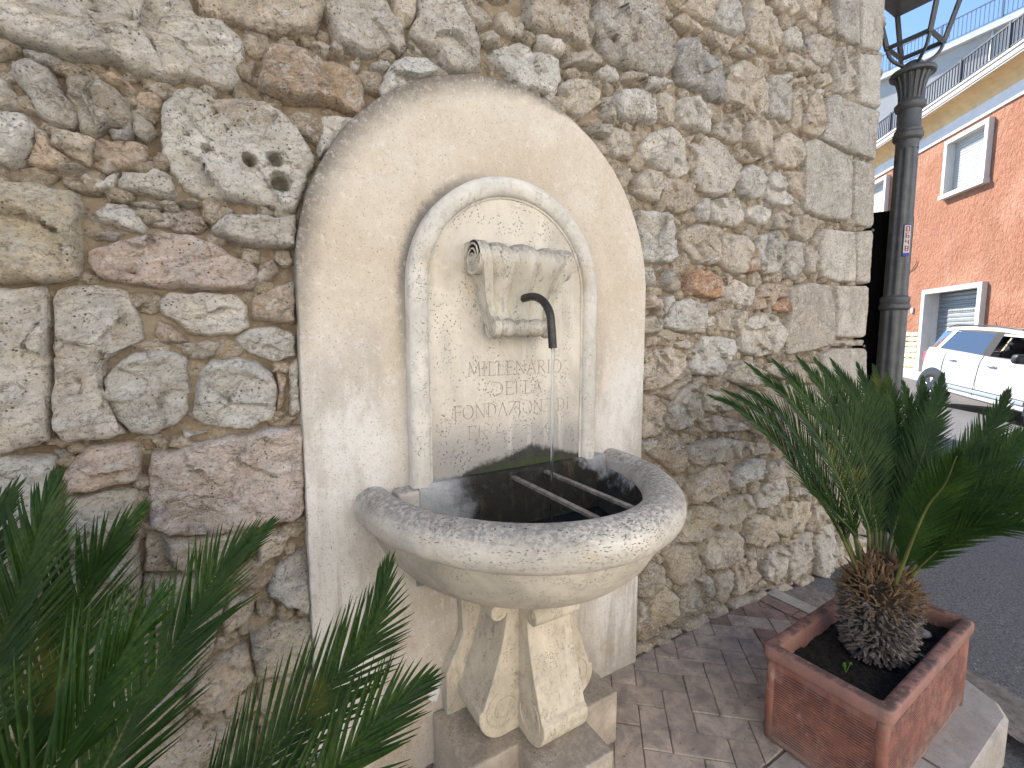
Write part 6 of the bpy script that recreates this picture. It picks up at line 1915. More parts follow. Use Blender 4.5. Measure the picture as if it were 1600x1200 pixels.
def paving():
    rnd = random.Random(11)
    ang = math.radians(-41.5)
    ca, sa = math.cos(ang), math.sin(ang)
    W, L = 0.0985, 0.197
    ox, oy = 1.748, 1.261
    for i in range(-30, 31):
        for j in range(-30, 31):
            for kind in (0, 1):
                # herringbone
                u0, v0 = (i + 2 * j) * W, (i - 2 * j) * W
                r = (u0, v0, u0 + L, v0 + W) if kind == 0 else (u0, v0 + W, u0 + W, v0 + W + L)
                q = [(r[0], r[1]), (r[2], r[1]), (r[2], r[3]), (r[0], r[3])]
                q = [(ox + ca * u - sa * v, oy + sa * u + ca * v) for u, v in q]
                mx = sum(p[0] for p in q) / 4
                if mx < -1.3 or mx > 2.6: continue
                q = clip_rect(q, -1.3, 2.355, 0.765, 1.355)
                if len(q) < 3: continue
                a = abs(sum(q[k][0] * q[(k + 1) % len(q)][1] - q[(k + 1) % len(q)][0] * q[k][1] for k in range(len(q)))) / 2
                if a < 0.0005: continue
                g = rnd.uniform(0.85, 1.12)
                c = (0.47 * g, 0.40 * g, 0.335 * g)
                if mx > 2.0 and rnd.random() < 0.35 or rnd.random() < 0.06: c = (0.30 * g, 0.205 * g, 0.17 * g)
                slab_piece('paving_brick', q, -0.05, rnd.uniform(-0.0025, 0.002), M_BRICK, c)
    y = 0.80
    for k in range(3):
        slab_piece('border_brick', [(2.36, y), (2.448, y), (2.448, y + 0.185), (2.36, y + 0.185)], -0.05, 0.0, M_BRICK, (0.32, 0.215, 0.175)); y += 0.187
    slab_piece('border_slab', [(2.452, 0.78), (2.54, 0.78), (2.54, 1.36), (2.452, 1.36)], -0.05, 0.004, M_KERB, (0.5, 0.5, 0.5))
    # kerb stones along the front edge
    x = -2.4
    for w in (0.9, 0.85, 0.95, 0.9, 0.72):
        x1 = x + w
        slab_piece('kerb_stone', [(x, 0.405), (x1, 0.405), (x1, 0.76), (x, 0.76)], -0.55, -0.002, M_KERB, (0.5, 0.5, 0.5), 0.008)
        x = x1
    slab_piece('kerb_stone', [(x, 0.405), (2.40, 0.405), (2.475, 0.45), (2.555, 0.585), (2.555, 0.76), (x, 0.76)], -0.55, 0.0, M_KERB, (0.5, 0.5, 0.5), 0.014)
paving()
# dirt gathered in the gutter along the kerb end
gv = []
def gutter():
    V, F = [], []
    ns, nt = 30, 8
    for i in range(ns + 1):
        for j in range(nt + 1):
            t, u = i / ns, j / nt
            x = 2.50 + u * 0.42 + 0.06 * noise.noise(Vector((t * 5, u, 1)))
            y = 0.20 + t * 1.17
            V.append((x, y, street_z(x, y) + 0.004 + 0.075 * (1 - u) ** 2 * (1 - 0.3 * noise.noise(Vector((t * 9, 0, 4))))))
    n = nt + 1
    for i in range(ns):
        for j in range(nt):
            F.append((i * n + j, i * n + j + 1, (i + 1) * n + j + 1, (i + 1) * n + j))
    struct(mk('ground', V, F, M_DIRT, None, True))
gutter()

# ------------------------------------------------------------------ fountain
fount = empty('wall_fountain', (0.792, 1.30, 0.0))
tag(fount, 'arched travertine wall fountain with half round basin and inscribed panel', 'fountain')
def fchild(o):
    o.parent = fount; o.matrix_parent_inverse = Matrix.Translation((-0.792, -1.30, 0)); return o
XC = 0.792
def arch(cx, cz, R, zb, n=48):
    pts = [(cx - R, zb)]
    k = max(2, int((cz - zb) / 0.06))
    pts += [(cx - R, zb + (cz - zb) * i / k) for i in range(1, k)]
    pts += [(cx - R * math.cos(math.pi * i / n), cz + R * math.sin(math.pi * i / n)) for i in range(n + 1)]
    pts += [(cx + R, zb + (cz - zb) * (k - i) / k) for i in range(1, k)]
    pts.append((cx + R, zb))
    return pts
def plaster():
    pts = arch(XC, 1.573, 0.644, -0.03)
    pts = [(x + 0.0025 * noise.noise(Vector((x * 25, z * 25, 0))), z + 0.0025 * noise.noise(Vector((x * 25, z * 25, 5)))) for x, z in pts]
    n = len(pts)
    def off(d):
        out = []
        for x, z in pts:
            if z > 1.573:
                L = math.hypot(x - XC, z - 1.573); out.append((x - (x - XC) / L * d, z - (z - 1.573) / L * d))
            else: out.append((x + (d if x < XC else -d), z))
        return out
    V = [(x, 1.42, z) for x, z in pts] + [(x, FACE_Y + 0.006, z) for x, z in pts] + [(x, FACE_Y + 0.0015, z) for x, z in off(0.002)] + [(x, FACE_Y, z) for x, z in off(0.007)]
    F = [(r * n + k, r * n + k + 1, (r + 1) * n + k + 1, (r + 1) * n + k) for r in range(3) for k in range(n - 1)]
    F.append(tuple(3 * n + k for k in range(n)))
    return fchild(fix_normals(mk('plaster_slab', V, F, M_PLASTER)))
plaster()
PAN_Y = FACE_Y - 0.022     # recessed field of the panel
def panel():
    cz, Ro, Ri, zb = 1.558, 0.355, 0.288, 0.955
    o = fchild(MB().prism(arch(XC, cz, Ro - 0.03, zb + 0.004), 'y', PAN_Y, FACE_Y + 0.004).build('inscription_panel', M_PANEL))
    # moulding: cross-section swept along the arch; (radius, y)
    sec = [(Ro, FACE_Y + 0.004), (Ro, FACE_Y - 0.030), (Ro - 0.003, FACE_Y - 0.036), (Ro - 0.012, FACE_Y - 0.0425), (Ro - 0.026, FACE_Y - 0.046), (Ro - 0.042, FACE_Y - 0.0445),
           (Ro - 0.054, FACE_Y - 0.039), (Ro - 0.060, FACE_Y - 0.032), (Ro - 0.061, FACE_Y - 0.027), (Ri, FACE_Y - 0.0255), (Ri - 0.001, PAN_Y + 0.002)]
    path = []
    for i in range(9): path.append((-1, 0, zb + (cz - zb) * i / 9))
    for i in range(41):
        a = math.pi * i / 40
        path.append((-math.cos(a), math.sin(a), cz))
    for i in range(1, 10): path.append((1, 0, cz - (cz - zb) * i / 9))
    V, F = [], []
    m = len(sec)
    for (c, s, z) in path:
        for (r, y) in sec: V.append((XC + c * r, y, z + s * r))
    for i in range(len(path) - 1):
        for k in range(m - 1):
            F.append((i * m + k, i * m + k + 1, (i + 1) * m + k + 1, (i + 1) * m + k))
    F.append(tuple(range(m))); F.append(tuple((len(path) - 1) * m + k for k in range(m)))
    mo = fchild(autosmooth(fix_normals(mk('moulding', V, F, M_MOULD)), 50))
    return o
PANEL = panel()

# ---- carved letters: thin strokes with serifs
GL = {
 'M': (1.0, [((.12, 0), (.18, 1), .6), ((.18, 1), (.5, .12), 1), ((.5, .12), (.82, 1), .6), ((.82, 1), (.88, 0), 1), ((.03, 0), (.22, 0), .5), ((.78, 0), (.98, 0), .5)]),
 'I': (.42, [((.21, 0), (.21, 1), 1), ((.08, 0), (.34, 0), .5), ((.08, 1), (.34, 1), .5)]),
 'L': (.68, [((.18, 0), (.18, 1), 1), ((.05, 1), (.32, 1), .5), ((.05, 0), (.62, 0), .6), ((.62, 0), (.64, .16), .6)]),
 'E': (.72, [((.18, 0), (.18, 1), 1), ((.05, 1), (.62, 1), .6), ((.05, 0), (.64, 0), .6), ((.18, .52), (.52, .52), .6), ((.62, 1), (.63, .86), .6), ((.64, 0), (.66, .15), .6)]),
 'N': (.92, [((.16, 0), (.16, 1), .6), ((.16, 1), (.76, 0), 1), ((.76, 0), (.76, 1), .6), ((.04, 0), (.28, 0), .5), ((.66, 1), (.88, 1), .5)]),
 'A': (.86, [((.10, 0), (.43, 1), .6), ((.43, 1), (.76, 0), 1), ((.24, .36), (.62, .36), .6), ((.02, 0), (.2, 0), .5), ((.66, 0), (.86, 0), .5)]),
 'R': (.80, [((.18, 0), (.18, 1), 1), ((.05, 1), (.42, 1), .6), ((.42, 1), (.58, .9), .8), ((.58, .9), (.6, .7), 1), ((.6, .7), (.44, .53), .8), ((.44, .53), (.18, .5), .6), ((.38, .5), (.72, 0), 1), ((.05, 0), (.32, 0), .5)]),
 'D': (.88, [((.18, 0), (.18, 1), 1), ((.05, 1), (.42, 1), .6), ((.42, 1), (.68, .82), .8), ((.68, .82), (.76, .5), 1), ((.76, .5), (.68, .18), 1), ((.68, .18), (.42, 0), .8), ((.42, 0), (.05, 0), .6)]),
 'F': (.66, [((.18, 0), (.18, 1), 1), ((.05, 1), (.6, 1), .6), ((.18, .52), (.5, .52), .6), ((.6, 1), (.61, .85), .6), ((.05, 0), (.32, 0), .5)]),
 'Z': (.78, [((.1, 1), (.68, 1), .6), ((.68, 1), (.1, 0), 1), ((.1, 0), (.7, 0), .6), ((.1, 1), (.09, .85), .5), ((.7, 0), (.71, .15), .5)]),
 'O': (.94, [((.47 + .38 * math.cos(a * math.pi / 8), .5 + .51 * math.sin(a * math.pi / 8)), (.47 + .38 * math.cos((a + 1) * math.pi / 8), .5 + .51 * math.sin((a + 1) * math.pi / 8)), .55 + .5 * abs(math.cos((a + .5) * math.pi / 8))) for a in range(16)]),
 ' ': (.5, []),
}
def carve(text, x0, x1, zb, h, keep=1.0, seed=1):
    rnd = random.Random(seed)
    tot = sum(GL[c][0] for c in text)
    k = (x1 - x0) / (tot * h)
    x = x0
    for c in text:
        w, segs = GL[c]
        mb = MB()
        for (a, b, t) in segs:
            if rnd.random() > keep: continue
            A = Vector((x + a[0] * h * min(k, 1.25), 0, zb + a[1] * h)); B = Vector((x + b[0] * h * min(k, 1.25), 0, zb + b[1] * h))
            d = (B - A); nrm = Vector((-d.z, 0, d.x)).normalized() * (h * 0.036 * t)
            y = PAN_Y - 0.0007
            q = [A - nrm, B - nrm, B + nrm, A + nrm]
            mb.raw([(p.x, y, p.z) for p in q], [(0, 1, 2, 3)])
        if mb.f:
            o = mb.build('letter', M_LETTER, None, fix=False)
            o.parent = PANEL
            o.matrix_parent_inverse = Matrix.Identity(4)
        x += w * h * k
carve('MILLENARIO', 0.625, 0.998, 1.283, 0.045)
carve('DELLA', 0.715, 0.915, 1.216, 0.044, 0.95, 2)
carve('FONDAZIONE DI', 0.575, 1.035, 1.147, 0.044, 0.9, 3)
carve('FR', 0.622, 0.70, 1.080, 0.042, 0.75, 4)

# ---- scroll bracket that carries the spout
def bracket():
    cy = PAN_Y
    zt, zb = 1.645, 1.437
    # profile of the sheet, from the top of the upper roll round its front and down in an S: (depth, z, t)
    prof = []
    for k in range(12):
        a = math.radians(100 - 128 * k / 11)
        prof.append((0.056 + 0.049 * math.cos(a), 1.642 + 0.049 * math.sin(a)))
    d0, z0 = prof[-1]
    for k in range(1, 19):
        u = k / 18
        z = z0 + (1.462 - z0) * u
        d = d0 + (0.062 - d0) * (u * u * (3 - 2 * u)) - 0.020 * math.sin(math.pi * u) ** 1.0
        prof.append((d, z))
    prof.append((0.070, 1.448))
    prof = [(max(0.0, min(1.0, (1.642 - z) / (1.642 - 1.45))), d, z) for d, z in prof]
    nu = 61
    V, F = [], []
    def hwid(t): return 0.172 + (0.108 - 0.172) * (t ** 0.75)
    for i, (t, d, z) in enumerate(prof):
        a, b2 = prof[max(0, i - 1)], prof[min(len(prof) - 1, i + 1)]
        ty, tz2 = b2[1] - a[1], b2[2] - a[2]
        L = math.hypot(ty, tz2); ny, nz = -tz2 / L, ty / L
        hw = hwid(t)
        for k in range(nu):
            u = -1 + 2 * k / (nu - 1)
            au = abs(u)
            if au > 0.77: lob = 0.003
            elif au > 0.30: lob = 0.013 * math.sin(math.pi * (au - 0.30) / 0.47) ** 0.8 - 0.010
            else: lob = 0.016 * math.cos(math.pi * au / 0.60) ** 0.8 - 0.010
            V.append((XC + u * hw, cy - d - ny * lob, z + nz * lob))
    for i in range(len(prof) - 1):
        for k in range(nu - 1):
            a = i * nu + k
            F.append((a, a + 1, a + nu + 1, a + nu))
    # side cheeks and back
    n0 = len(V)
    for (t, d0, z) in prof:
        hw = hwid(t)
        V.append((XC - hw, cy + 0.004, z)); V.append((XC + hw, cy + 0.004, z))
    for i in range(len(prof) - 1):
        F.append((i * nu, (i + 1) * nu, n0 + 2 * (i + 1), n0 + 2 * i))
        F.append((i * nu + nu - 1, n0 + 2 * i + 1, n0 + 2 * (i + 1) + 1, (i + 1) * nu + nu - 1))
    b = fchild(autosmooth(fix_normals(mk('scroll_bracket', V, F, M_BRACKET)), 50))
    def roll(r, z, d, hw, name):
        prof = []
        for k in range(41):
            u = -1 + 2 * k / 40; au = abs(u)
            if au > 0.80: rr = r
            elif au > 0.74: rr = r * (0.72 + 0.28 * (au - 0.74) / 0.06)
            else: rr = r * (0.62 + 0.26 * abs(math.cos(math.pi * 1.5 * au / 0.74)))
            prof.append((XC + u * hw, rr))
        V, F = [], []; n = 28
        for (x, rr) in prof:
            for k in range(n):
                a = 2 * math.pi * k / n
                V.append((x, cy - d + rr * math.cos(a), z + rr * math.sin(a)))
        for i in range(len(prof) - 1):
            for k in range(n):
                a, bb = i * n + k, i * n + (k + 1) % n
                F.append((a, bb, bb + n, a + n))
        F.append(tuple(range(n))); F.append(tuple((len(prof) - 1) * n + k for k in range(n)))
        o = autosmooth(fix_normals(mk(name, V, F, M_BRACKET)), 45)
        o.parent = b
        # carved spiral on both ends
        for sg in (-1, 1):
            mb = MB()
            pts = []
            for i in range(46):
                a = i / 45 * 2.4 * 2 * math.pi
                q = r * (0.90 - 0.72 * i / 45)
                pts.append((XC + sg * hw, cy - d + sg * -q * math.cos(a), z + q * math.sin(a)))
            mb.tube(pts, r * 0.085, 6)
            mb.build('spiral', M_BRACKET, o, True)
    roll(0.050, 1.642, 0.056, 0.172, 'upper_roll')
    roll(0.034, 1.437, 0.055, 0.112, 'lower_roll')
bracket()
def spout():
    mb = MB(); x = 0.800
    pts = [(x - 0.004, PAN_Y - 0.02, 1.527), (x - 0.003, PAN_Y - 0.085, 1.531)]
    for i in range(13):
        a = math.pi / 2 * i / 12
        pts.append((x, PAN_Y - 0.095 - 0.112 * math.sin(a), 1.532 - 0.085 * (1 - math.cos(a))))
    pts += [(x + 0.001, PAN_Y - 0.210, 1.42), (x + 0.002, PAN_Y - 0.214, 1.374)]
    mb.tube(pts, 0.0125, 14)
    fchild(autosmooth(mb.build('spout_pipe', M_PIPE), 50))
spout()

# ---- basin
def basin():
    AX, BY = 0.905, 1.06
    def loft(prof, name, mat, nth=72):
        V, F = [], []
        m = len(prof)
        for i in range(nth + 1):
            th = math.pi * i / nth
            for (r, z) in prof:
                V.append((XC + r * math.cos(th) * AX, FACE_Y + 0.003 - r * math.sin(th) * BY, z))
        for i in range(nth):
            for k in range(m - 1):
                F.append((i * m + k, i * m + k + 1, (i + 1) * m + k + 1, (i + 1) * m + k))
        return fchild(autosmooth(mk(name, V, F, mat), 40))
    bowl = [(0.001, 0.612), (0.10, 0.615), (0.20, 0.628), (0.29, 0.648), (0.37, 0.677), (0.435, 0.715), (0.48, 0.76), (0.508, 0.81), (0.520, 0.85), (0.521, 0.866), (0.49, 0.868)]
    loft(bowl, 'bowl', M_BOWL)
    rim = []
    for k in range(25):
        a = math.radians(-118 + 300 * k / 24)
        rim.append((0.514 + 0.062 * math.cos(a), 0.913 + 0.057 * math.sin(a)))
    loft(rim, 'rim', M_RIM)
    inside = [(0.470, 0.925), (0.452, 0.905), (0.440, 0.86), (0.415, 0.80), (0.36, 0.74), (0.25, 0.70), (0.001, 0.69)]
    loft(inside, 'basin_lining', M_INSIDE)
    MBk = MB()
    # back wall of the basin, front face slightly sloping
    sec = [(1.345, 0.62), (1.270, 0.66), (1.286, 0.90), (1.2925, 0.952), (1.298, 0.963), (1.345, 0.964)]
    V = []; n = len(sec)
    xs = [XC - 0.375 * AX, XC + 0.445 * AX]
    o = fchild(MB().prism(sec, 'x', xs[0], xs[1]).build('basin_back', M_INSIDE, bevel=0.004))
    fchild(MB().box((0.385, 1.275, 0.80), (0.450, 1.345, 0.955)).build('back_ledge', M_RIM, bevel=0.008))
    w = mk('basin_water', [(XC + 0.40 * math.cos(t) * AX, 1.28 - 0.40 * math.sin(t), 0.775) for t in np.linspace(0, math.pi, 25)], [tuple(range(25))], plain('basin_water', (0.02, 0.022, 0.02), 0.06, var=0.1))
    fchild(w)
    for x in (0.781, 0.914):
        mb = MB().box((x - 0.009, 0.872, 0.934), (x + 0.009, 1.30, 0.944))
        fchild(mb.build('grate_bar', M_BAR, bevel=0.0015))
basin()

# ---- pedestal of three volutes on a stepped plinth
def pedestal():
    out = [(0.0, 0.66), (0.13, 0.66)]
    for k in range(13):
        a = math.radians(100 - 250 * k / 12)
        out.append((0.150 + 0.028 * math.cos(a), 0.585 + 0.028 * math.sin(a)))
    out += [(0.128, 0.545), (0.136, 0.50), (0.150, 0.445), (0.168, 0.39), (0.188, 0.335), (0.205, 0.29)]
    for k in range(14):
        a = math.radians(12 - 115 * k / 13)
        out.append((0.135 + 0.085 * math.cos(a), 0.264 + 0.086 * math.sin(a)))
    out += [(0.06, 0.182), (0.0, 0.182)]
    hw = 0.082
    PX, PY = XC, 1.222
    for name_rot in (math.pi, -math.pi / 2, 0.0):
        c, s = math.cos(name_rot), math.sin(name_rot)
        mb = MB().prism(out, 'y', -hw, hw)
        mb.v = [(PX + x * c - y * s, PY + x * s + y * c, z) for x, y, z in mb.v]
        v = autosmooth(mb.build('volute', M_CONSOLE), 30)
        m = v.modifiers.new('bevel', 'BEVEL'); m.width = 0.004; m.segments = 2; m.limit_method = 'ANGLE'; m.angle_limit = math.radians(60)
        fchild(v)
        for sg in (-1, 1):
            for (cx, cz, R, tn, r0) in ((0.135, 0.265, 0.066, 1.6, 0.0032), (0.150, 0.585, 0.020, 1.3, 0.0022)):
                pts = []
                for i in range(36):
                    a = math.radians(70) - i / 35 * tn * 2 * math.pi
                    q = R * (1 - 0.72 * i / 35)
                    x, z = cx + q * math.cos(a), cz + q * math.sin(a)
                    pts.append((PX + x * c - sg * hw * s, PY + x * s + sg * hw * c, z))
                MB().tube(pts, r0, 6).build('volute_spiral', M_CONSOLE, v, True)
    bp = [(XC - 0.205, 0.66), (XC - 0.197, 0.44), (XC - 0.258, 0.32), (XC - 0.256, 0.12), (XC + 0.256, 0.12), (XC + 0.258, 0.32), (XC + 0.197, 0.44), (XC + 0.205, 0.66)]
    fchild(MB().prism(bp, 'y', 1.300, 1.342).build('back_plate', M_CONSOLE, bevel=0.003))
    T = [(0.500, 1.09), (0.676, 1.09), (0.676, 0.925), (0.910, 0.925), (0.910, 1.09), (1.084, 1.09), (1.084, 1.336), (0.500, 1.336)]
    fchild(MB().prism(T, 'z', -0.02, 0.180).build('plinth', M_PLINTH, bevel=0.006))
pedestal()
def water_stream():
    rnd = random.Random(3)
    pts = [(0.802 + 0.0008 * math.sin(i * 1.3), PAN_Y - 0.214 + 0.0006 * math.cos(i * 1.7), 1.376 - 0.60 * i / 30) for i in range(31)]
    r = [0.0052 - 0.0016 * i / 30 + 0.0004 * math.sin(i * 2.1) for i in range(31)]
    o = MB().tube(pts, r, 8).build('water_stream', M_WATER, None, True)
    tag(o, 'thin stream of water falling from the spout into the basin', 'water')
water_stream()

# grit and crumbs lying along the kerb and in the paving corners
def grit():
    rnd = random.Random(9)
    V, F = [], []
    def crumb(x, y, z, r):
        n = len(V)
        a = rnd.uniform(0, 6.28)
        p = [(math.cos(a + k * 2.094) * r * rnd.uniform(0.7, 1.2), math.sin(a + k * 2.094) * r * rnd.uniform(0.7, 1.2)) for k in range(3)]
        V.extend([(x + q[0], y + q[1], z) for q in p]); V.append((x, y, z + r * rnd.uniform(0.6, 1.0)))
        F.extend([(n, n + 1, n + 3), (n + 1, n + 2, n + 3), (n + 2, n, n + 3)])
    for _ in range(420):
        x = 2.56 + abs(rnd.gauss(0, 0.35)); y = rnd.uniform(-0.2, 1.3)
        crumb(x, y, street_z(x, y) + (0.03 if x < 2.75 else 0.003), rnd.uniform(0.002, 0.008))
    for _ in range(320):
        x = rnd.uniform(1.1, 2.5); y = 1.325 - abs(rnd.gauss(0, 0.05)) if rnd.random() < 0.6 else rnd.uniform(0.78, 1.3)
        crumb(x, y, 0.001, rnd.uniform(0.0015, 0.005))
    o = mk('gravel', V, F, M_PEBBLE)
    o['label'] = 'loose grit and crumbs of stone along kerb and wall foot'; o['category'] = 'gravel'
    stuff(o)
grit()
# ------------------------------------------------------------------ planters
def rrect(w, d, r, n=5):
    pts = []
    for (cx, cy, a0) in ((w - r, d - r, 0), (-w + r, d - r, 90), (-w + r, -d + r, 180), (w - r, -d + r, 270)):
        for k in range(n + 1):
            a = math.radians(a0 + 90 * k / n)
            pts.append((cx + r * math.cos(a), cy + r * math.sin(a)))
    return pts
def loft_rings(rings):
    V = [q for R in rings for q in R]; n = len(rings[0]); F = []
    for i in range(len(rings) - 1):
        for k in range(n):
            a, b = i * n + k, i * n + (k + 1) % n
            F.append((a, b, b + n, a + n))
    return V, F, n
def planter(loc, rz, label):
    t = empty('terracotta_planter', loc, rz)
    tag(t, label, 'planter', 'terracotta planters beside the fountain')
    hw, hd, H = 0.385, 0.168, 0.35
    def R(w, d, z, r=0.02): return [(x, y, z) for x, y in rrect(w, d, r)]
    rings = [R(hw - 0.05, hd - 0.05, 0.004), R(hw - 0.006, hd - 0.006, 0.0), R(hw, hd, 0.012), R(hw, hd, 0.022)]
    nr = 27
    for i in range(nr):
        z = 0.025 + 0.245 * i / nr
        h = 0.245 / nr
        rings += [R(hw - 0.001, hd - 0.001, z + h * 0.10), R(hw + 0.0022, hd + 0.0022, z + h * 0.3), R(hw + 0.0022, hd + 0.0022, z + h * 0.65), R(hw - 0.001, hd - 0.001, z + h * 0.9)]
    rings += [R(hw, hd, 0.275), R(hw + 0.001, hd + 0.001, 0.300)]
    V, F, n = loft_rings(rings); F.append(tuple(range(n)))
    mk('body', V, F, M_TERRA, t); 
    # smooth corner fillets that run over the ribs
    for sx in (-1, 1):
        for sy in (-1, 1):
            mb = MB().tube([(sx * (hw - 0.012), sy * (hd - 0.012), 0.01), (sx * (hw - 0.012), sy * (hd - 0.012), 0.30)], 0.0185, 12)
            mb.build('corner_post', M_TERRA, t, True)
    o = 0.016
    rim = [R(hw + 0.001, hd + 0.001, 0.296), R(hw + o * 0.8, hd + o * 0.8, 0.302), R(hw + o, hd + o, 0.312, 0.026), R(hw + o, hd + o, 0.338, 0.026), R(hw + o - 0.004, hd + o - 0.004, 0.347, 0.026), R(hw + o - 0.011, hd + o - 0.011, 0.350, 0.02),
           R(hw - 0.014, hd - 0.014, 0.350, 0.012), R(hw - 0.022, hd - 0.022, 0.346, 0.01), R(hw - 0.026, hd - 0.026, 0.335, 0.01), R(hw - 0.03, hd - 0.03, 0.22, 0.01)]
    V, F, n = loft_rings(rim)
    V = [(x, y, z + 0.003 * noise.noise(Vector((x * 13, y * 13, z * 20)))) for x, y, z in V]
    autosmooth(mk('rim', V, F, M_TERRA, t), 50)
    # soil
    nx, ny = 36, 16
    V, F = [], []
    for j in range(ny + 1):
        for i in range(nx + 1):
            x = -hw + 0.028 + (2 * hw - 0.056) * i / nx; y = -hd + 0.028 + (2 * hd - 0.056) * j / ny
            V.append((x, y, 0.285 + 0.018 * fbm(x * 14 + loc[0], y * 14, 1, 4)))
    for j in range(ny):
        for i in range(nx):
            a = j * (nx + 1) + i; F.append((a, a + 1, a + nx + 2, a + nx + 1))
    mk('soil', V, F, M_SOIL, t, True)
    return t
PR = planter((1.925, 0.672, 0.004), math.radians(2.0), 'ribbed terracotta planter standing on the kerb corner beside the asphalt road')
PL = planter((-0.345, 0.672, 0.004), math.radians(-1.0), 'second terracotta planter, holding the nearest sago palm in front of the rubble wall')

# pebbles and a seedling in the right planter
def pebble(loc, r, label, seed):
    V, F = [], []
    n, m = 10, 6
    for i in range(m + 1):
        ph = math.pi * i / m
        for k in range(n):
            a = 2 * math.pi * k / n
            d = Vector((math.sin(ph) * math.cos(a), math.sin(ph) * math.sin(a), math.cos(ph)))
            q = 1 + 0.18 * noise.noise(d * 1.6 + Vector((seed, 0, 0)))
            V.append((d.x * r * 1.25 * q, d.y * r * q, d.z * r * 0.55 * q))
    for i in range(m):
        for k in range(n):
            a, b = i * n + k, i * n + (k + 1) % n
            F.append((a, b, b + n, a + n))
    o = mk('pebble', V, F, M_PEBBLE, None, True, loc)
    tag(o, label, 'stone')
pebble((2.185, 0.70, 0.305), 0.030, 'larger grey stone on the soil behind the palm trunk', 1)
pebble((2.16, 0.60, 0.303), 0.022, 'small rounded stone on the soil near the long rim', 5)
def seedling(loc, n, r, label, seed):
    rnd = random.Random(seed)
    t = empty('seedling', loc); tag(t, label, 'weed')
    for k in range(n):
        a = rnd.uniform(0, 6.28); h = rnd.uniform(0.012, 0.03); d = rnd.uniform(0.004, 0.016)
        c = Vector((math.cos(a) * d, math.sin(a) * d, h))
        V = [c + Vector((math.cos(b) * r, math.sin(b) * r * 0.8, 0.002 * math.cos(2 * b))) for b in np.linspace(0, 2 * math.pi, 9)[:-1]]
        mk('leaf', V, [tuple(range(8))], M_SEEDLING, t)
        MB().tube([(0, 0, -0.008), tuple(c)], 0.0012, 5).build('stem', M_SEEDLING, t)
M_SEEDLING = plain('seedling_green', (0.10, 0.24, 0.03), 0.5, var=0.2)
seedling((1.955, 0.545, 0.297), 3, 0.008, 'bright green round leaved seedling below the palm trunk', 2)
seedling((1.70, 0.66, 0.296), 5, 0.006, 'yellowish weed in the planter soil on the side near the fountain', 4)

# ------------------------------------------------------------------ sago palms
def catmull(P, n):
    P = [Vector(p) for p in P]
    P = [P[0] * 2 - P[1]] + P + [P[-1] * 2 - P[-2]]
    dense = []
    for i in range(1, len(P) - 2):
        for k in range(16):
            t = k / 16
            a, b, c, d = P[i - 1:i + 3]
            dense.append(0.5 * ((2 * b) + (c - a) * t + (2 * a - 5 * b + 4 * c - d) * t * t + (3 * b - a - 3 * c + d) * t ** 3))
    dense.append(P[-2])
    # smooth
    for _ in range(10):
        dense = [dense[0]] + [(dense[i - 1] + dense[i] * 2 + dense[i + 1]) / 4 for i in range(1, len(dense) - 1)] + [dense[-1]]
    L = [0]
    for i in range(1, len(dense)): L.append(L[-1] + (dense[i] - dense[i - 1]).length)
    out = []
    j = 0
    for k in range(n + 1):
        s = L[-1] * k / n
        while j < len(L) - 2 and L[j + 1] < s: j += 1
        t = (s - L[j]) / max(1e-9, L[j + 1] - L[j])
        out.append(dense[j].lerp(dense[j + 1], t))
    return out, L[-1]
def frond(pts, axis, parent, seed, lmax=0.135, lift=0.35, start=0.16, wmul=1.0, droop=0.0):
    rnd = random.Random(seed)
    C, L = catmull(pts, 80)
    n = len(C)
    V, F = [], []
    def tri_strip(base, d, nrm, side, ln, w, curl):
        # tapered, slightly folded leaflet: 4 stations, 3 verts across
        m = 5
        i0 = len(V)
        for q in range(m):
            t = q / (m - 1)
            ww = w * (0.7 + 0.3 * min(1, t * 4)) * (1 - t ** 2.4) + 0.0003
            c = base + d * (ln * t) + nrm * (-curl * ln * t * t)
            s = side * ww
            V.append(c - s + nrm * ww * 0.35); V.append(c); V.append(c + s + nrm * ww * 0.35)
        for q in range(m - 1):
            a = i0 + q * 3
            F.append((a, a + 1, a + 4, a + 3)); F.append((a + 1, a + 2, a + 5, a + 4))
    step = 0.0078 * wmul
    k = int(L * (1 - start) / step)
    ax = Vector(axis)
    for q in range(k + 1):
        t = start + (1 - start) * q / k
        f = t * (n - 1); i = min(n - 2, int(f)); p = C[i].lerp(C[i + 1], f - i)
        T = (C[min(n - 1, i + 2)] - C[max(0, i - 1)]).normalized()
        ref = Vector((-0.28, -0.62, 0.70)) + (Vector((ax.x, ax.y, p.z)) - p).normalized() * 0.55
        N = (ref - T * ref.dot(T)).normalized()
        S = T.cross(N)
        u = (t - start) / (1 - start)
        ln = lmax * (0.45 + 0.55 * min(1, u / 0.22)) * (1 - 0.72 * max(0, (u - 0.50) / 0.50) ** 1.4)
        fa = math.radians(52 + 14 * u + (18 * max(0, u - 0.8) / 0.2))
        for sg in (-1, 1):
            a = fa + math.radians(rnd.gauss(0, 2.5))
            lf = lift + rnd.gauss(0, 0.05)
            d = (T * math.sin(a) + S * sg * math.cos(a) + N * lf * math.cos(a)).normalized()
            nn = (N - d * N.dot(d)).normalized()
            tri_strip(p + N * 0.002, d, nn, d.cross(nn), ln * rnd.uniform(0.93, 1.05), 0.0031 * wmul, rnd.uniform(0.02, 0.10) + droop)
    o = mk('frond', V, F, M_LEAF, parent, True)
    mb = MB()
    cc = C[::4] + ([C[-1]] if (n - 1) % 4 else [])
    mb.tube([tuple(c) for c in cc], [0.0075 * (1 - 0.82 * (i / (len(cc) - 1)) ** 0.8) for i in range(len(cc))], 7)
    mb.build('rachis', M_RACHIS, o, True)
    return o
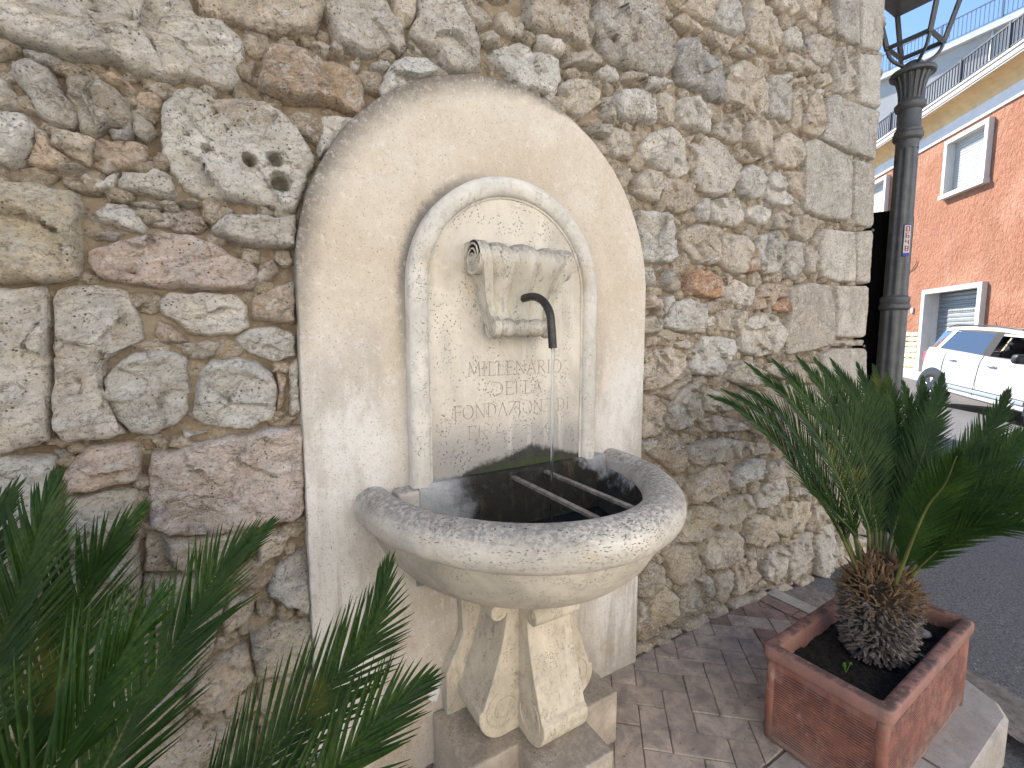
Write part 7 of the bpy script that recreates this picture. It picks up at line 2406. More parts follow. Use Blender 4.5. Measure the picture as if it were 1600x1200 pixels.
def sago(base, crown, paths, label, seed, rt=0.103):
    t = empty('sago_palm', base)
    tag(t, label, 'palm', 'sago palms in terracotta planters')
    inv = Matrix.Translation((-base[0], -base[1], -base[2]))
    rnd = random.Random(seed)
    H = crown[2] - base[2] + 0.035
    def rad(u): return rt * (0.70 + 0.42 * math.sin(math.pi * min(1, u * 0.95 + 0.03)) ** 0.8 - 0.55 * max(0, u - 0.70) / 0.3 * 0.75)
    core = MB().lathe([(rad(k / 12) * 0.86, H * k / 12) for k in range(13)], base, 20).build('trunk', M_CORE, None, True)
    core.parent = t; core.matrix_parent_inverse = inv
    for nm, mat, n, u0, u1 in (('leaf_bases', M_SCALE, 900, 0.02, 0.66), ('crown_fibres', M_FIBRE, 560, 0.56, 0.98)):
        V, F = [], []
        for i in range(n):
            u = u0 + (u1 - u0) * ((i + rnd.random()) / n)
            a = i * 2.39996 + rnd.uniform(-0.12, 0.12)
            r = rad(u) * 0.84
            p = Vector((base[0] + r * math.cos(a), base[1] + r * math.sin(a), base[2] + H * u))
            out = Vector((math.cos(a), math.sin(a), 0))
            el = (-0.35 + 1.0 * u) if nm[0] == 'l' else (-0.2 + 1.75 * (u - 0.5) * 2)
            el += rnd.gauss(0, 0.22 if nm[0] == 'l' else 0.42)
            az = rnd.gauss(0, 0.25)
            side = Vector((-math.sin(a), math.cos(a), 0))
            d = (out * math.cos(el) + Vector((0, 0, 1)) * math.sin(el) + side * az).normalized()
            s = d.cross(Vector((0, 0, 1)) if abs(d.z) < 0.9 else Vector((1, 0, 0))).normalized()
            b = d.cross(s)
            if nm[0] == 'l': ln, w, hh = rnd.uniform(0.018, 0.036), rnd.uniform(0.003, 0.006), 0.0025
            else: ln, w, hh = rnd.uniform(0.020, 0.055), rnd.uniform(0.0016, 0.0042), 0.0016
            i0 = len(V)
            bend = b * rnd.uniform(-0.25, 0.25) * ln
            for (tt, ws) in ((0, 1.1), (0.55, 0.95), (1, 0.42)):
                c = p + d * ln * tt + bend * tt * tt
                V += [c - s * w * ws - b * hh * ws, c + s * w * ws - b * hh * ws, c + s * w * ws + b * hh * ws, c - s * w * ws + b * hh * ws]
            for q in (0, 4):
                for k in range(4):
                    F.append((i0 + q + k, i0 + q + (k + 1) % 4, i0 + q + 4 + (k + 1) % 4, i0 + q + 4 + k))
            F.append((i0 + 8, i0 + 9, i0 + 10, i0 + 11))
        o = mk(nm, V, F, mat, t); o.matrix_parent_inverse = inv; stuff(o)
    for k, pth in enumerate(paths):
        cr = Vector(pth[0]); nxt = Vector(pth[1])
        d = (nxt - cr); d.z = 0
        if d.length > 1e-4: d = d.normalized() * 0.055
        st = Vector((cr.x + d.x, cr.y + d.y, base[2] + H * 0.86))
        pp = [tuple(st - Vector((0, 0, 0.03)))] + [tuple(q) for q in pth[1:]]
        o = frond(pp, crown, t, seed * 50 + k, lmax=0.130 if seed == 1 else 0.185, start=0.17, wmul=1.0 if seed == 1 else 1.2)
        o.matrix_parent_inverse = inv
    return t
def between(A, B, w=0.5, k=7):
    a, _ = catmull(A, k); b, _ = catmull(B, k)
    return [tuple(p.lerp(q, w)) for p, q in zip(a, b)]
def extra(crown, dirs):
    out = []
    for (az, rise, ln) in dirs:
        a = math.radians(az); p = [crown]
        for k in range(1, 6):
            s = k / 5
            hor = ln * (0.35 * s + 0.45 * s * s) * math.cos(rise * 0.6); 
            z = ln * (math.sin(rise) * s - 0.30 * s * s * math.cos(rise))
            p.append((crown[0] + hor * math.cos(a), crown[1] + hor * math.sin(a), crown[2] + z))
        out.append(p)
    return out
_f = FR_RIGHT
FR_MORE = [between(_f[5], _f[6], 0.45), between(_f[0], _f[1]), between(_f[2], _f[3]), between(_f[3], _f[4]), between(_f[4], _f[5], 0.6), between(_f[6], _f[7]), between(_f[9], _f[10]), between(_f[10], _f[11])]
sago((1.90, 0.655, 0.285), (1.90, 0.655, 0.60), FR_RIGHT + FR_MORE, 'sago palm with spiky barrel trunk, growing in the planter beside the road', 1)
sago((-0.35, 0.655, 0.285), (-0.35, 0.655, 0.60), FR_LEFT[:7] + extra((-0.35, 0.655, 0.60), [(150, 1.1, 0.8), (190, 0.9, 0.75), (230, 0.8, 0.75), (275, 1.0, 0.6), (120, 1.2, 0.75)]), 'nearest sago palm, long dark fronds rising before the rubble wall, trunk unseen', 2)

# ------------------------------------------------------------------ lamp post
def lamp_post():
    bx, by = 4.02, 1.435
    bz = street_z(bx, by)
    t = empty('street_lamp', (bx, by, bz))
    tag(t, 'fluted dark grey iron lamp post with open lantern frame at wall corner', 'lamp post')
    def Z(z): return z - bz
    def fl(depth, n=8):
        return lambda a, z: 1 - depth * min(1.0, max(0.0, math.cos(n * a) * 2.2)) ** 0.8
    MB().lathe([(0.17, 0), (0.17, 0.10), (0.15, 0.13), (0.14, 0.30), (0.12, 0.36), (0.12, 0.52), (0.10, 0.58)], (0, 0, 0), 28).build('base', M_IRON, t, True)
    def part(name, prof, f=None, n=72):
        autosmooth(MB().lathe([(r, Z(z)) for r, z in prof], (0, 0, 0), n, f).build(name, M_IRON, t), 38)
    part('lower_shaft', [(0.078, 0.45), (0.078, 0.52), (0.076, 1.55), (0.076, 1.60)], fl(0.10))
    part('shaft_ring', [(0.076, 1.60), (0.088, 1.615), (0.088, 1.64), (0.080, 1.65), (0.085, 1.662), (0.085, 1.69), (0.068, 1.705)])
    part('shaft', [(0.067, 1.70), (0.067, 1.74), (0.064, 2.66), (0.062, 2.70)], fl(0.10))
    part('collar', [(0.064, 2.69), (0.064, 2.745), (0.076, 2.752), (0.084, 2.768), (0.084, 2.79), (0.076, 2.80), (0.078, 2.815), (0.066, 2.83), (0.064, 2.94), (0.078, 2.952), (0.086, 2.966), (0.086, 2.985), (0.076, 2.996), (0.070, 3.003), (0.068, 3.01)])
    part('capital', [(0.068, 3.005), (0.070, 3.05), (0.078, 3.10), (0.092, 3.145), (0.104, 3.165)], fl(0.12, 16), 96)
    part('capital_top', [(0.104, 3.163), (0.122, 3.168), (0.126, 3.182), (0.120, 3.196), (0.09, 3.206), (0.055, 3.215), (0.05, 3.25), (0.03, 3.262)])
    # lantern: four curved feet, a tapering square cage, flat roof
    zl, h = 3.365, 0.113
    co = [(-h, h), (-h, -h), (h, -h), (h, h)]
    for (x, y) in co:
        pts = []
        for i in range(11):
            s = i / 10
            r = 0.03 + (1 - 0.03 / (h * 1.414)) * h * 1.414 * (0.5 - 0.5 * math.cos(math.pi * s) * (1 if s > 0 else 1))
            pts.append((x / h * r / 1.414, y / h * r / 1.414, Z(3.235) + (zl - 3.235) * (s ** 1.5) + 0.022 * math.sin(math.pi * s) * -1))
        MB().tube(pts, 0.011, 8).build('lantern_foot', M_IRON, t, True)
    for k in range(4):
        (x0, y0), (x1, y1) = co[k], co[(k + 1) % 4]
        MB().tube([(x0, y0, Z(zl)), (x1, y1, Z(zl))], 0.016, 4).build('lantern_base_bar', M_IRON, t)
    H2, zt = 0.182, zl + 0.345
    for (x, y) in co:
        MB().tube([(x, y, Z(zl) - 0.01), (x / h * H2, y / h * H2, Z(zt))], 0.0165, 4).build('lantern_upright', M_IRON, t)
    e = H2 + 0.02
    mb = MB().box((-e, -e, Z(zt)), (e, e, Z(zt) + 0.035))
    mb.build('lantern_roof_frame', M_IRON, t, bevel=0.004)
    V = [(-e + .02, -e + .02, Z(zt) + .034), (e - .02, -e + .02, Z(zt) + .034), (e - .02, e - .02, Z(zt) + .034), (-e + .02, e - .02, Z(zt) + .034), (-.06, -.06, Z(zt) + .20), (.06, -.06, Z(zt) + .20), (.06, .06, Z(zt) + .20), (-.06, .06, Z(zt) + .20)]
    mk('lantern_roof', V, [(0, 1, 5, 4), (1, 2, 6, 5), (2, 3, 7, 6), (3, 0, 4, 7), (4, 5, 6, 7)], M_IRON, t)
    MB().lathe([(0.03, Z(zt) + .20), (0.035, Z(zt) + .24), (0.012, Z(zt) + .27), (0.016, Z(zt) + .30), (0.002, Z(zt) + .33)], (0, 0, 0), 16).build('finial', M_IRON, t, True)
    # number plate wrapped on the shaft, facing the street
    head = math.radians(235)
    R = 0.0705
    V, F = [], []
    for i in range(7):
        a = head + math.radians(-17 + 34 * i / 6)
        for z in (1.985, 2.175): V.append((R * math.cos(a), R * math.sin(a), Z(z)))
    for i in range(6): F.append((2 * i, 2 * i + 2, 2 * i + 3, 2 * i + 1))
    pl = mk('number_plate', V, F, M_WHITE, t)
    V2 = [(x * 1.004, y * 1.004, z) for x, y, z in V]
    for zz in (0, 1):
        V3 = []
        for i in range(7):
            a = head + math.radians(-17.5 + 35 * i / 6)
            for z in ((1.968, 1.990) if zz == 0 else (2.174, 2.182)): V3.append((R * 1.003 * math.cos(a), R * 1.003 * math.sin(a), Z(z)))
        mk('plate_edge', V3, F, M_BLUE, pl)
    SEG = {'0': 'abcdef', '6': 'acdefg', '4': 'bcfg', '8': 'abcdefg'}
    L = {'a': ((-1, 1), (1, 1)), 'g': ((-1, 0), (1, 0)), 'd': ((-1, -1), (1, -1)), 'f': ((-1, 1), (-1, 0)), 'b': ((1, 1), (1, 0)), 'e': ((-1, 0), (-1, -1)), 'c': ((1, 0), (1, -1))}
    for k, ch in enumerate('0648'):
        mb = MB(); zc = 2.150 - 0.044 * k
        for s in SEG[ch]:
            (u0, w0), (u1, w1) = L[s]
            A = []
            for (u, w) in ((u0, w0), (u1, w1)):
                a = head + u * 0.13
                A.append(Vector((R * 1.012 * math.cos(a), R * 1.012 * math.sin(a), Z(zc + w * 0.0155))))
            mb.tube(A, 0.0028, 5)
        mb.build('digit', M_RED, pl)
M_BLUE = plain('plate_blue', (0.03, 0.04, 0.25), 0.5, var=0.1)
M_RED = plain('plate_red', (0.40, 0.02, 0.03), 0.5, var=0.1)
lamp_post()
def black_panel():
    # tall black sheet with rounded top, just behind the lamp post
    c = (4.10, 1.565)
    z0 = street_z(*c)
    t = empty('black_panel', (c[0], c[1], z0), math.radians(59 - 38 - 90))
    tag(t, 'tall black metal panel with rounded top between wall corner and lamp post', 'panel')
    w, top = 0.165, 2.32 - z0
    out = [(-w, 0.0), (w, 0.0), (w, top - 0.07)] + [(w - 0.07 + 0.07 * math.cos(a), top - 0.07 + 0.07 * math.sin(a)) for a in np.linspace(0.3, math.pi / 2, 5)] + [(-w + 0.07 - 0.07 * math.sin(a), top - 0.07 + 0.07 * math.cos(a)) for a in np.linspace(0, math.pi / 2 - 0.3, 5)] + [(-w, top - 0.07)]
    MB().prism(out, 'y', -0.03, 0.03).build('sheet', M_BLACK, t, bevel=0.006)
    for z in (top - 0.13, 0.92, 1.42):
        mb = MB()
        for k in range(1): mb.tube([(-0.06, -0.055, z), (-0.06, -0.02, z)], 0.012, 8)
        mb.build('bolt', M_CHROME, t, True)
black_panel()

# ------------------------------------------------------------------ orange house across the street
HX, HY = 17.24, 4.56
HROT = math.radians(229.15)          # local x: along the facade towards the viewer, local y: into the house
house = empty('orange_house', (HX, HY, 0), HROT)
tag(house, 'orange stuccoed house with white framed windows and roller shutter garage', 'house')
S0, S1 = -9.0, 7.0
def house_wall():
    holes = [(-1.03, 0.30, 5.56, 6.97), (-5.2, -3.92, 5.56, 6.97), (-1.43, 0.56, -0.6, 2.77), (3.3, 4.6, 5.56, 6.97), (-8.2, -6.9, 5.56, 6.97)]
    ss = sorted({S0, S1, *[h[0] for h in holes], *[h[1] for h in holes]})
    zz = sorted({-1.0, 7.25, *[h[2] for h in holes], *[h[3] for h in holes]})
    V, F = [], []
    for i in range(len(ss) - 1):
        for j in range(len(zz) - 1):
            cx, cz = (ss[i] + ss[i + 1]) / 2, (zz[j] + zz[j + 1]) / 2
            if any(h[0] < cx < h[1] and h[2] < cz < h[3] for h in holes): continue
            n = len(V)
            V += [(ss[i], 0, zz[j]), (ss[i + 1], 0, zz[j]), (ss[i + 1], 0, zz[j + 1]), (ss[i], 0, zz[j + 1])]
            F.append((n, n + 1, n + 2, n + 3))
    for (a, b, c, d) in holes:
        n = len(V); e = 0.34
        V += [(a, 0, c), (b, 0, c), (b, 0, d), (a, 0, d), (a, e, c), (b, e, c), (b, e, d), (a, e, d)]
        F += [(n, n + 4, n + 5, n + 1), (n + 1, n + 5, n + 6, n + 2), (n + 2, n + 6, n + 7, n + 3), (n + 3, n + 7, n + 4, n)]
    mk('wall', V, F, M_STUCCO, house)
    mb = MB().box((S0, 0.36, -1), (S1, 5.0, 8.05))
    mb.build('rear_mass', M_STUCCO, house)
    for (a, b) in ((S0, S0 + 0.01), (S1 - 0.01, S1)):
        MB().box((a, 0.002, -1), (b, 0.37, 8.0)).build('end_wall', M_STUCCO, house)
house_wall()
def window(a, b, c, d):
    w = empty('window', ((a + b) / 2, 0, c)); w.parent = house
    cx = (a + b) / 2
    fw_ = 0.10
    A, B, D = a - cx - fw_, b - cx + fw_, d - c + fw_
    mb = MB()
    mb.box((A, -0.13, -fw_), (a - cx + 0.012, 0.12, D)); mb.box((b - cx - 0.012, -0.13, -fw_), (B, 0.12, D))
    mb.box((a - cx + 0.012, -0.129, d - c - 0.012), (b - cx - 0.012, 0.12, D - 0.001)); mb.box((a - cx - fw_ - 0.03, -0.16, -fw_ - 0.02), (B + 0.03, 0.10, 0.0))
    mb.build('frame', M_WHITE, w)
    mk('reveal', [(a - cx + .002, 0.1, 0), (a - cx + .002, 0.32, 0), (a - cx + .002, 0.32, d - c), (a - cx + .002, 0.1, d - c), (b - cx - .002, 0.1, 0), (b - cx - .002, 0.32, 0), (b - cx - .002, 0.32, d - c), (b - cx - .002, 0.1, d - c)],
       [(0, 1, 2, 3), (4, 7, 6, 5), (3, 2, 6, 7), (0, 4, 5, 1)], M_WHITE, w)
    n = 20; h = (d - c) / n
    me = None
    for i in range(n):
        if me is None:
            o = MB().prism([(0.10, 0.004), (0.088, 0.012), (0.086, h - 0.012), (0.10, h - 0.004), (0.115, h - 0.004), (0.115, 0.004)], 'x', a - cx + 0.003, b - cx - 0.003).build('shutter_slat', M_SHUTTER, w)
            me = o.data
        else:
            o = bpy.data.objects.new('shutter_slat', me); col.objects.link(o); o.parent = w
        o.location = (0, 0, i * h)
for h_ in ((-1.03, 0.30, 5.56, 6.97), (-5.2, -3.92, 5.56, 6.97), (3.3, 4.6, 5.56, 6.97)): window(*h_)
def garage():
    g = empty('garage_door', (-0.435, 0, -0.2)); g.parent = house
    a, b, d = -1.43 + 0.435, 0.56 + 0.435, 2.77 + 0.2
    mb = MB()
    mb.box((a - 0.12, -0.13, -0.6), (a + 0.012, 0.14, d + 0.12)); mb.box((b - 0.012, -0.13, -0.6), (b + 0.12, 0.14, d + 0.12)); mb.box((a + 0.012, -0.129, d - 0.012), (b - 0.012, 0.14, d + 0.119))
    mb.build('frame', M_WHITE, g)
    mk('reveal', [(a + .002, 0.12, -.5), (a + .002, 0.33, -.5), (a + .002, 0.33, d), (a + .002, 0.12, d), (b - .002, 0.12, -.5), (b - .002, 0.33, -.5), (b - .002, 0.33, d), (b - .002, 0.12, d)], [(0, 1, 2, 3), (4, 7, 6, 5), (3, 2, 6, 7)], M_FRIEZE, g)
    n = 26; h = (d + 0.3) / n; me = None
    for i in range(n):
        if me is None:
            o = MB().prism([(0.292, 0.003), (0.280, 0.02), (0.277, h * 0.5), (0.280, h - 0.02), (0.292, h - 0.003), (0.31, h - 0.003), (0.31, 0.003)], 'x', a + 0.003, b - 0.003).build('door_slat', M_ROLLER, g)
            me = o.data
        else:
            o = bpy.data.objects.new('door_slat', me); col.objects.link(o); o.parent = g
        z = d - (i + 1) * h
        o.location = (0, 0, z)
        if i in (2, 3, 4):
            mb = MB()
            for k in range(20):
                x = a + 0.10 + (b - a - 0.2) * k / 19
                mb.box((x - 0.018, 0.270, h * 0.5 - 0.015), (x + 0.018, 0.279, h * 0.5 + 0.015))
            q = stuff(mb.build('vent_holes', M_CARBLACK, o))
garage()
def cornice():
    MB().box((S0, -0.045, 7.22), (S1, 0.02, 7.62)).build('frieze', M_FRIEZE, house)
    # quarter-round ochre cove under the terrace slab
    prof = [(0.0, 7.55)]
    for k in range(9):
        a = math.pi / 2 * k / 8
        prof.append((-0.05 - 0.50 * (1 - math.cos(a)), 7.58 + 0.30 * math.sin(a)))
    prof += [(-0.55, 7.90), (0.0, 7.90)]
    autosmooth(MB().prism(prof, 'x', S0, S1).build('cove', M_OCHRE, house), 40)
    MB().box((S0 - 0.02, -0.575, 7.895), (S1 + 0.02, 0.02, 7.935)).build('white_fillet', M_WHITE, house)
    MB().box((S0 - 0.02, -0.60, 7.937), (S1 + 0.02, 0.02, 8.06)).build('terrace_slab', M_SLABEDGE, house)
    MB().box((S0 - 0.02, -0.63, 8.062), (S1 + 0.02, 5.0, 8.115)).build('slab_top', M_WHITE, house)
    r = empty('terrace_railing', (0, -0.55, 8.115)); r.parent = house
    MB().box((S0, -0.02, 0.60), (S1, 0.02, 0.64)).build('top_rail', M_RAIL, r)
    MB().box((S0, -0.012, 0.07), (S1, 0.012, 0.10)).build('bottom_rail', M_RAIL, r)
    x = S0 + 0.1; k = 0; me = None; mp = None
    while x < S1:
        if k % 14 == 0:
            if mp is None:
                o = MB().box((-0.03, -0.03, 0), (0.03, 0.03, 0.66)).build('railing_post', M_RAIL, r); mp = o.data
            else: o = bpy.data.objects.new('railing_post', mp); col.objects.link(o); o.parent = r
        else:
            if me is None:
                o = MB().box((-0.011, -0.011, 0.10), (0.011, 0.011, 0.60)).build('baluster', M_RAIL, r); me = o.data
            else: o = bpy.data.objects.new('baluster', me); col.objects.link(o); o.parent = r
        o.location = (x, 0, 0)
        x += 0.105; k += 1
cornice()
def cladding():
    # irregular stone cladding low on the facade, each stone its own piece
    rnd = random.Random(21)
    MB().box((S0, -0.018, -1.0), (-1.555, 0.01, 1.64)).build('base_backing', M_MORTAR, house)
    MB().box((0.685, -0.018, -1.0), (S1, 0.01, 1.64)).build('base_backing', M_MORTAR, house)
    for (a, b) in ((-3.4, -1.565), (0.70, 2.0)):
        z = 0.0
        while z < 1.6:
            h = min(rnd.uniform(0.16, 0.34), 1.63 - z)
            if h < 0.06: break
            x = a
            while x < b - 0.02:
                w = min(rnd.uniform(0.16, 0.42), b - x)
                j = lambda s: rnd.uniform(-s, s)
                g = 0.008
                q = [(x + g, z + g + abs(j(.03))), (x + w * .5 + j(.04), z + g), (x + w - g, z + g + abs(j(.03))), (x + w - g, z + h - g - abs(j(.03))), (x + w * .45, z + h - g), (x + g, z + h - g - abs(j(.03)))]
                MB().prism(q, 'y', -0.045 + rnd.uniform(-0.008, 0.006), -0.016).build('cladding_stone', M_BASESTONE, house, bevel=0.008, seg=1)
                x += w
            z += h
cladding()
MB().tube([(-2.62, -0.06, -0.6), (-2.62, -0.06, 7.2)], 0.05, 10).build('downpipe', M_DOWNPIPE, house, True)
MB().box((-2.14, -0.05, 2.23), (-2.04, 0.0, 2.39)).build('meter_box', M_WHITE, house, bevel=0.006)
MB().tube([(-2.62, -0.10, 3.60), (-2.45, -0.04, 3.58), (-2.25, -0.03, 3.62), (-2.10, -0.03, 3.75), (-2.06, -0.03, 3.86)], 0.012, 6).build('loose_cable', M_DOWNPIPE, house, True)
# pavement along the house
def pavement():
    V, F = [], []
    for i in range(17):
        s = S0 + (S1 - S0) * i / 16
        for (n_, dz) in ((0.02, 0.12), (-1.0, 0.12), (-1.0, -0.1)):
            x = HX + s * math.cos(HROT) - n_ * math.sin(HROT); y = HY + s * math.sin(HROT) + n_ * math.cos(HROT)
            V.append((x, y, street_z(x, y) + dz))
    for i in range(16):
        for k in (0, 1): F.append((i * 3 + k, i * 3 + k + 1, i * 3 + k + 4, i * 3 + k + 3))
    struct(fix_normals(mk('pavement', V, F, M_PAVE)))
pavement()

# pale taller building behind, with its own roof railing
def pale_building():
    X0 = 28.75
    t = empty('pale_building', (X0, 8.0, 0), math.radians(262))
    tag(t, 'pale rendered taller building with thin roof railing behind the orange house', 'house')
    a, b = -16.0, 14.0
    MB().box((a, 0, -1), (b, 8, 14.6)).build('wall', M_PALEW, t)
    MB().box((a, -0.25, 14.6), (b, 8, 14.85)).build('roof_slab', M_FRIEZE, t)
    r = empty('roof_railing', (0, -0.12, 14.85)); r.parent = t
    MB().box((a, -0.02, 0.95), (b, 0.02, 1.0)).build('top_rail', M_RAIL2, r)
    MB().box((a, -0.012, 0.12), (b, 0.012, 0.15)).build('bottom_rail', M_RAIL2, r)
    x = a; k = 0; me = mp = None
    while x < b:
        if k % 14 == 0:
            if mp is None: o = MB().box((-0.035, -0.035, 0), (0.035, 0.035, 1.0)).build('railing_post', M_RAIL2, r); mp = o.data
            else: o = bpy.data.objects.new('railing_post', mp); col.objects.link(o); o.parent = r
        else:
            if me is None: o = MB().box((-0.011, -0.011, 0.15), (0.011, 0.011, 0.95)).build('baluster', M_RAIL2, r); me = o.data
            else: o = bpy.data.objects.new('baluster', me); col.objects.link(o); o.parent = r
        o.location = (x, 0, 0); x += 0.15; k += 1
    for x0 in (-9.0, -4.5, 0.5):
        MB().tube([(x0, -0.05, 8.0), (x0, -0.05, 14.6)], 0.05, 8).build('drainpipe', M_FRIEZE, t, True)
    MB().box((2.2, 0.6, 14.85), (5.4, 3.5, 17.0)).build('roof_hut', M_PALEW, t)
    MB().box((1.9, 0.3, 17.0), (5.7, 3.8, 17.12)).build('hut_roof', M_FRIEZE, t)
M_RAIL2 = plain('grey_railing', (0.09, 0.12, 0.16), 0.5, var=0.1)
pale_building()

# cream house added unseen behind the viewer, bouncing sunlight onto the shaded fountain wall
def light_bounce_house():
    t = empty('light_bounce_house', (-1.0, -5.2, -1.0))
    tag(t, 'cream rendered house added out of view to bounce light onto the fountain wall', 'house')
    MB().box((-10, -7, -2), (10, 0, 8.2)).build('wall', M_CREAM, t)
    MB().box((-10.3, -7.3, 8.2), (10.3, 0.4, 8.4)).build('roof_slab', M_SLABEDGE, t)
    for z in (1.9, 5.0):
        for x in (-7.5, -3.8, 0.0, 3.8, 7.5):
            w = empty('window', (x, 0.0, z)); w.parent = t
            mb = MB()
            mb.box((-0.62, 0.002, -0.1), (-0.5, 0.07, 1.52)); mb.box((0.5, 0.002, -0.1), (0.62, 0.07, 1.52)); mb.box((-0.5, 0.002, 1.4), (0.5, 0.07, 1.52)); mb.box((-0.66, 0.002, -0.14), (0.66, 0.12, 0.0))
            mb.build('frame', M_WHITE, w)
            MB().box((-0.5, 0.003, 0.0), (0.5, 0.025, 1.4)).build('shutter', M_DOWNPIPE, w)
M_CREAM = plain('cream_render', (0.79, 0.755, 0.69), 0.9, var=0.08, sc=1.0)
light_bounce_house()

# ------------------------------------------------------------------ parked car
def car():
    h = math.radians(229)
    fwd = Vector((math.cos(h), math.sin(h), 0))
    gx, gy = -0.01, 0.12
    nrm = Vector((-gx, -gy, 1)).normalized()
    f = (fwd - nrm * fwd.dot(nrm)).normalized()
    l = nrm.cross(f)
    o0 = Vector((12.23, 3.68, 0)) + l * 0.86
    o0.z = street_z(o0.x, o0.y) + 0.005
    t = empty('parked_car', o0)
    t.rotation_euler = Matrix((f, l, nrm)).transposed().to_euler()
    tag(t, 'white compact family car parked in front of the orange house', 'car')
    # lower body: stations (x, half width, z bottom, z belt)
    st = [(-0.60, 0.50, 0.42, 0.93), (-0.56, 0.66, 0.34, 1.02), (-0.48, 0.79, 0.30, 1.09), (-0.37, 0.868, 0.29, 1.12), (0.0, 0.88, 0.28, 1.12), (0.5, 0.885, 0.27, 1.11), (1.2, 0.885, 0.26, 1.09), (1.9, 0.885, 0.26, 1.06), (2.3, 0.88, 0.26, 1.02), (2.7, 0.865, 0.27, 0.97), (3.1, 0.82, 0.28, 0.90), (3.35, 0.70, 0.32, 0.78), (3.45, 0.55, 0.40, 0.66)]
    V, F = [], []
    for (x, w, zb, zt) in st:
        H = zt - zb
        half = [(w * 0.80, zb), (w * 0.965, zb + 0.05), (w * 0.985, zb + H * 0.22), (w * 0.985, zb + H * 0.30), (w, zb + H * 0.50), (w * 1.0, zb + H * 0.72), (w * 0.985, zb + H * 0.88), (w * 0.95, zt - 0.01), (w * 0.92, zt), (w * 0.5, zt + 0.03 * (x > 2.2))]
        V += [(x, -y, z) for y, z in half] + [(x, y, z) for y, z in reversed(half)]
    n = 20
    for i in range(len(st) - 1):
        for k in range(n):
            a, b = i * n + k, i * n + (k + 1) % n
            F.append((a, b, b + n, a + n))
    F.append(tuple(range(n))); F.append(tuple((len(st) - 1) * n + k for k in range(n)))
    body = autosmooth(fix_normals(mk('body', V, F, M_CARPAINT, t)), 35)
    # roof shell
    rs = [(-0.42, 0.60, 1.46), (-0.25, 0.655, 1.53), (0.1, 0.68, 1.575), (0.6, 0.69, 1.60), (1.1, 0.68, 1.60), (1.5, 0.655, 1.565), (1.7, 0.63, 1.52)]
    V, F = [], []
    for (x, w, z) in rs:
        half = [(w, z - 0.06), (w * 0.985, z - 0.02), (w * 0.9, z), (w * 0.5, z + 0.022), (0, z + 0.03)]
        V += [(x, -y, zz) for y, zz in half] + [(x, y, zz) for y, zz in reversed(half[:-1])]
    n = 9
    for i in range(len(rs) - 1):
        for k in range(n - 1): F.append((i * n + k, i * n + k + 1, (i + 1) * n + k + 1, (i + 1) * n + k))
    ro = autosmooth(fix_normals(mk('roof', V, F, M_CARPAINT, t)), 40)
    for sg in (-1, 1):
        MB().tube([(-0.3, sg * 0.60, 1.555), (-0.1, sg * 0.615, 1.605), (0.7, sg * 0.62, 1.635), (1.35, sg * 0.605, 1.61), (1.5, sg * 0.59, 1.575)], 0.014, 6).build('roof_rail', M_CARBLACK, ro, True)
    MB().tube([(0.05, 0, 1.60), (-0.05, 0, 1.72)], 0.006, 5).build('aerial', M_CARBLACK, ro)
    def side(sg, pts, name, mat, out=0.0, par=t):
        # pts are (x, u) with u 0 at the belt, 1 at the roof edge
        q = []
        for (x, u) in pts:
            zb = 1.115 - 0.03 * max(0, x) ; yb = 0.815 if x > -0.2 else 0.815 + (x + 0.2) * 0.45
            zr = 1.50 - 0.05 * max(0, -x) ; yr = 0.68 if x > -0.1 else 0.68 + (x + 0.1) * 0.25
            q.append((x, sg * (yb + (yr - yb) * u + out), zb + (zr - zb) * u))
        return mk(name, q, [tuple(range(len(q)))], mat, par)
    for sg in (-1, 1):
        side(sg, [(-0.58, 0), (-0.18, 0), (-0.02, 1.0), (-0.36, 1.0)], 'quarter_glass' if True else '', M_CARGLASS)
        side(sg, [(-0.18, -0.02), (-0.08, -0.02), (0.10, 1.02), (-0.02, 1.02)], 'rear_pillar', M_CARPAINT, 0.006)
        side(sg, [(-0.08, 0), (0.98, 0), (0.98, 1.0), (0.20, 1.0), (0.08, 0.86)], 'rear_door_glass', M_CARGLASS)
        side(sg, [(0.98, -0.02), (1.16, -0.02), (1.16, 1.02), (0.98, 1.02)], 'middle_pillar', M_SEAT, 0.006)
        if sg == 1: side(sg, [(1.16, 0), (2.05, 0), (1.70, 0.9), (1.16, 1.0)], 'front_door_glass', M_GLASSCLEAR)
        side(sg, [(2.02, -0.02), (2.30, -0.02), (1.72, 1.02), (1.60, 1.02)], 'front_pillar', M_CARPAINT, 0.006)
        side(sg, [(1.16, 0.93), (1.70, 0.93), (1.66, 1.02), (1.16, 1.02)], 'window_header', M_CARPAINT, 0.004)
    mk('windscreen', [(2.28, -0.80, 1.04), (2.28, 0.80, 1.04), (1.66, 0.64, 1.50), (1.66, -0.64, 1.50)], [(0, 1, 2, 3)], M_CARGLASS, t)
    mk('rear_screen', [(-0.60, -0.62, 1.09), (-0.60, 0.62, 1.09), (-0.36, 0.58, 1.47), (-0.36, -0.58, 1.47)], [(0, 1, 2, 3)], M_CARGLASS, t)
    mk('cabin_floor', [(-0.5, -0.6, 0.95), (2.2, -0.78, 0.95), (2.2, 0.78, 0.95), (-0.5, 0.6, 0.95)], [(0, 1, 2, 3)], M_SEAT, t)
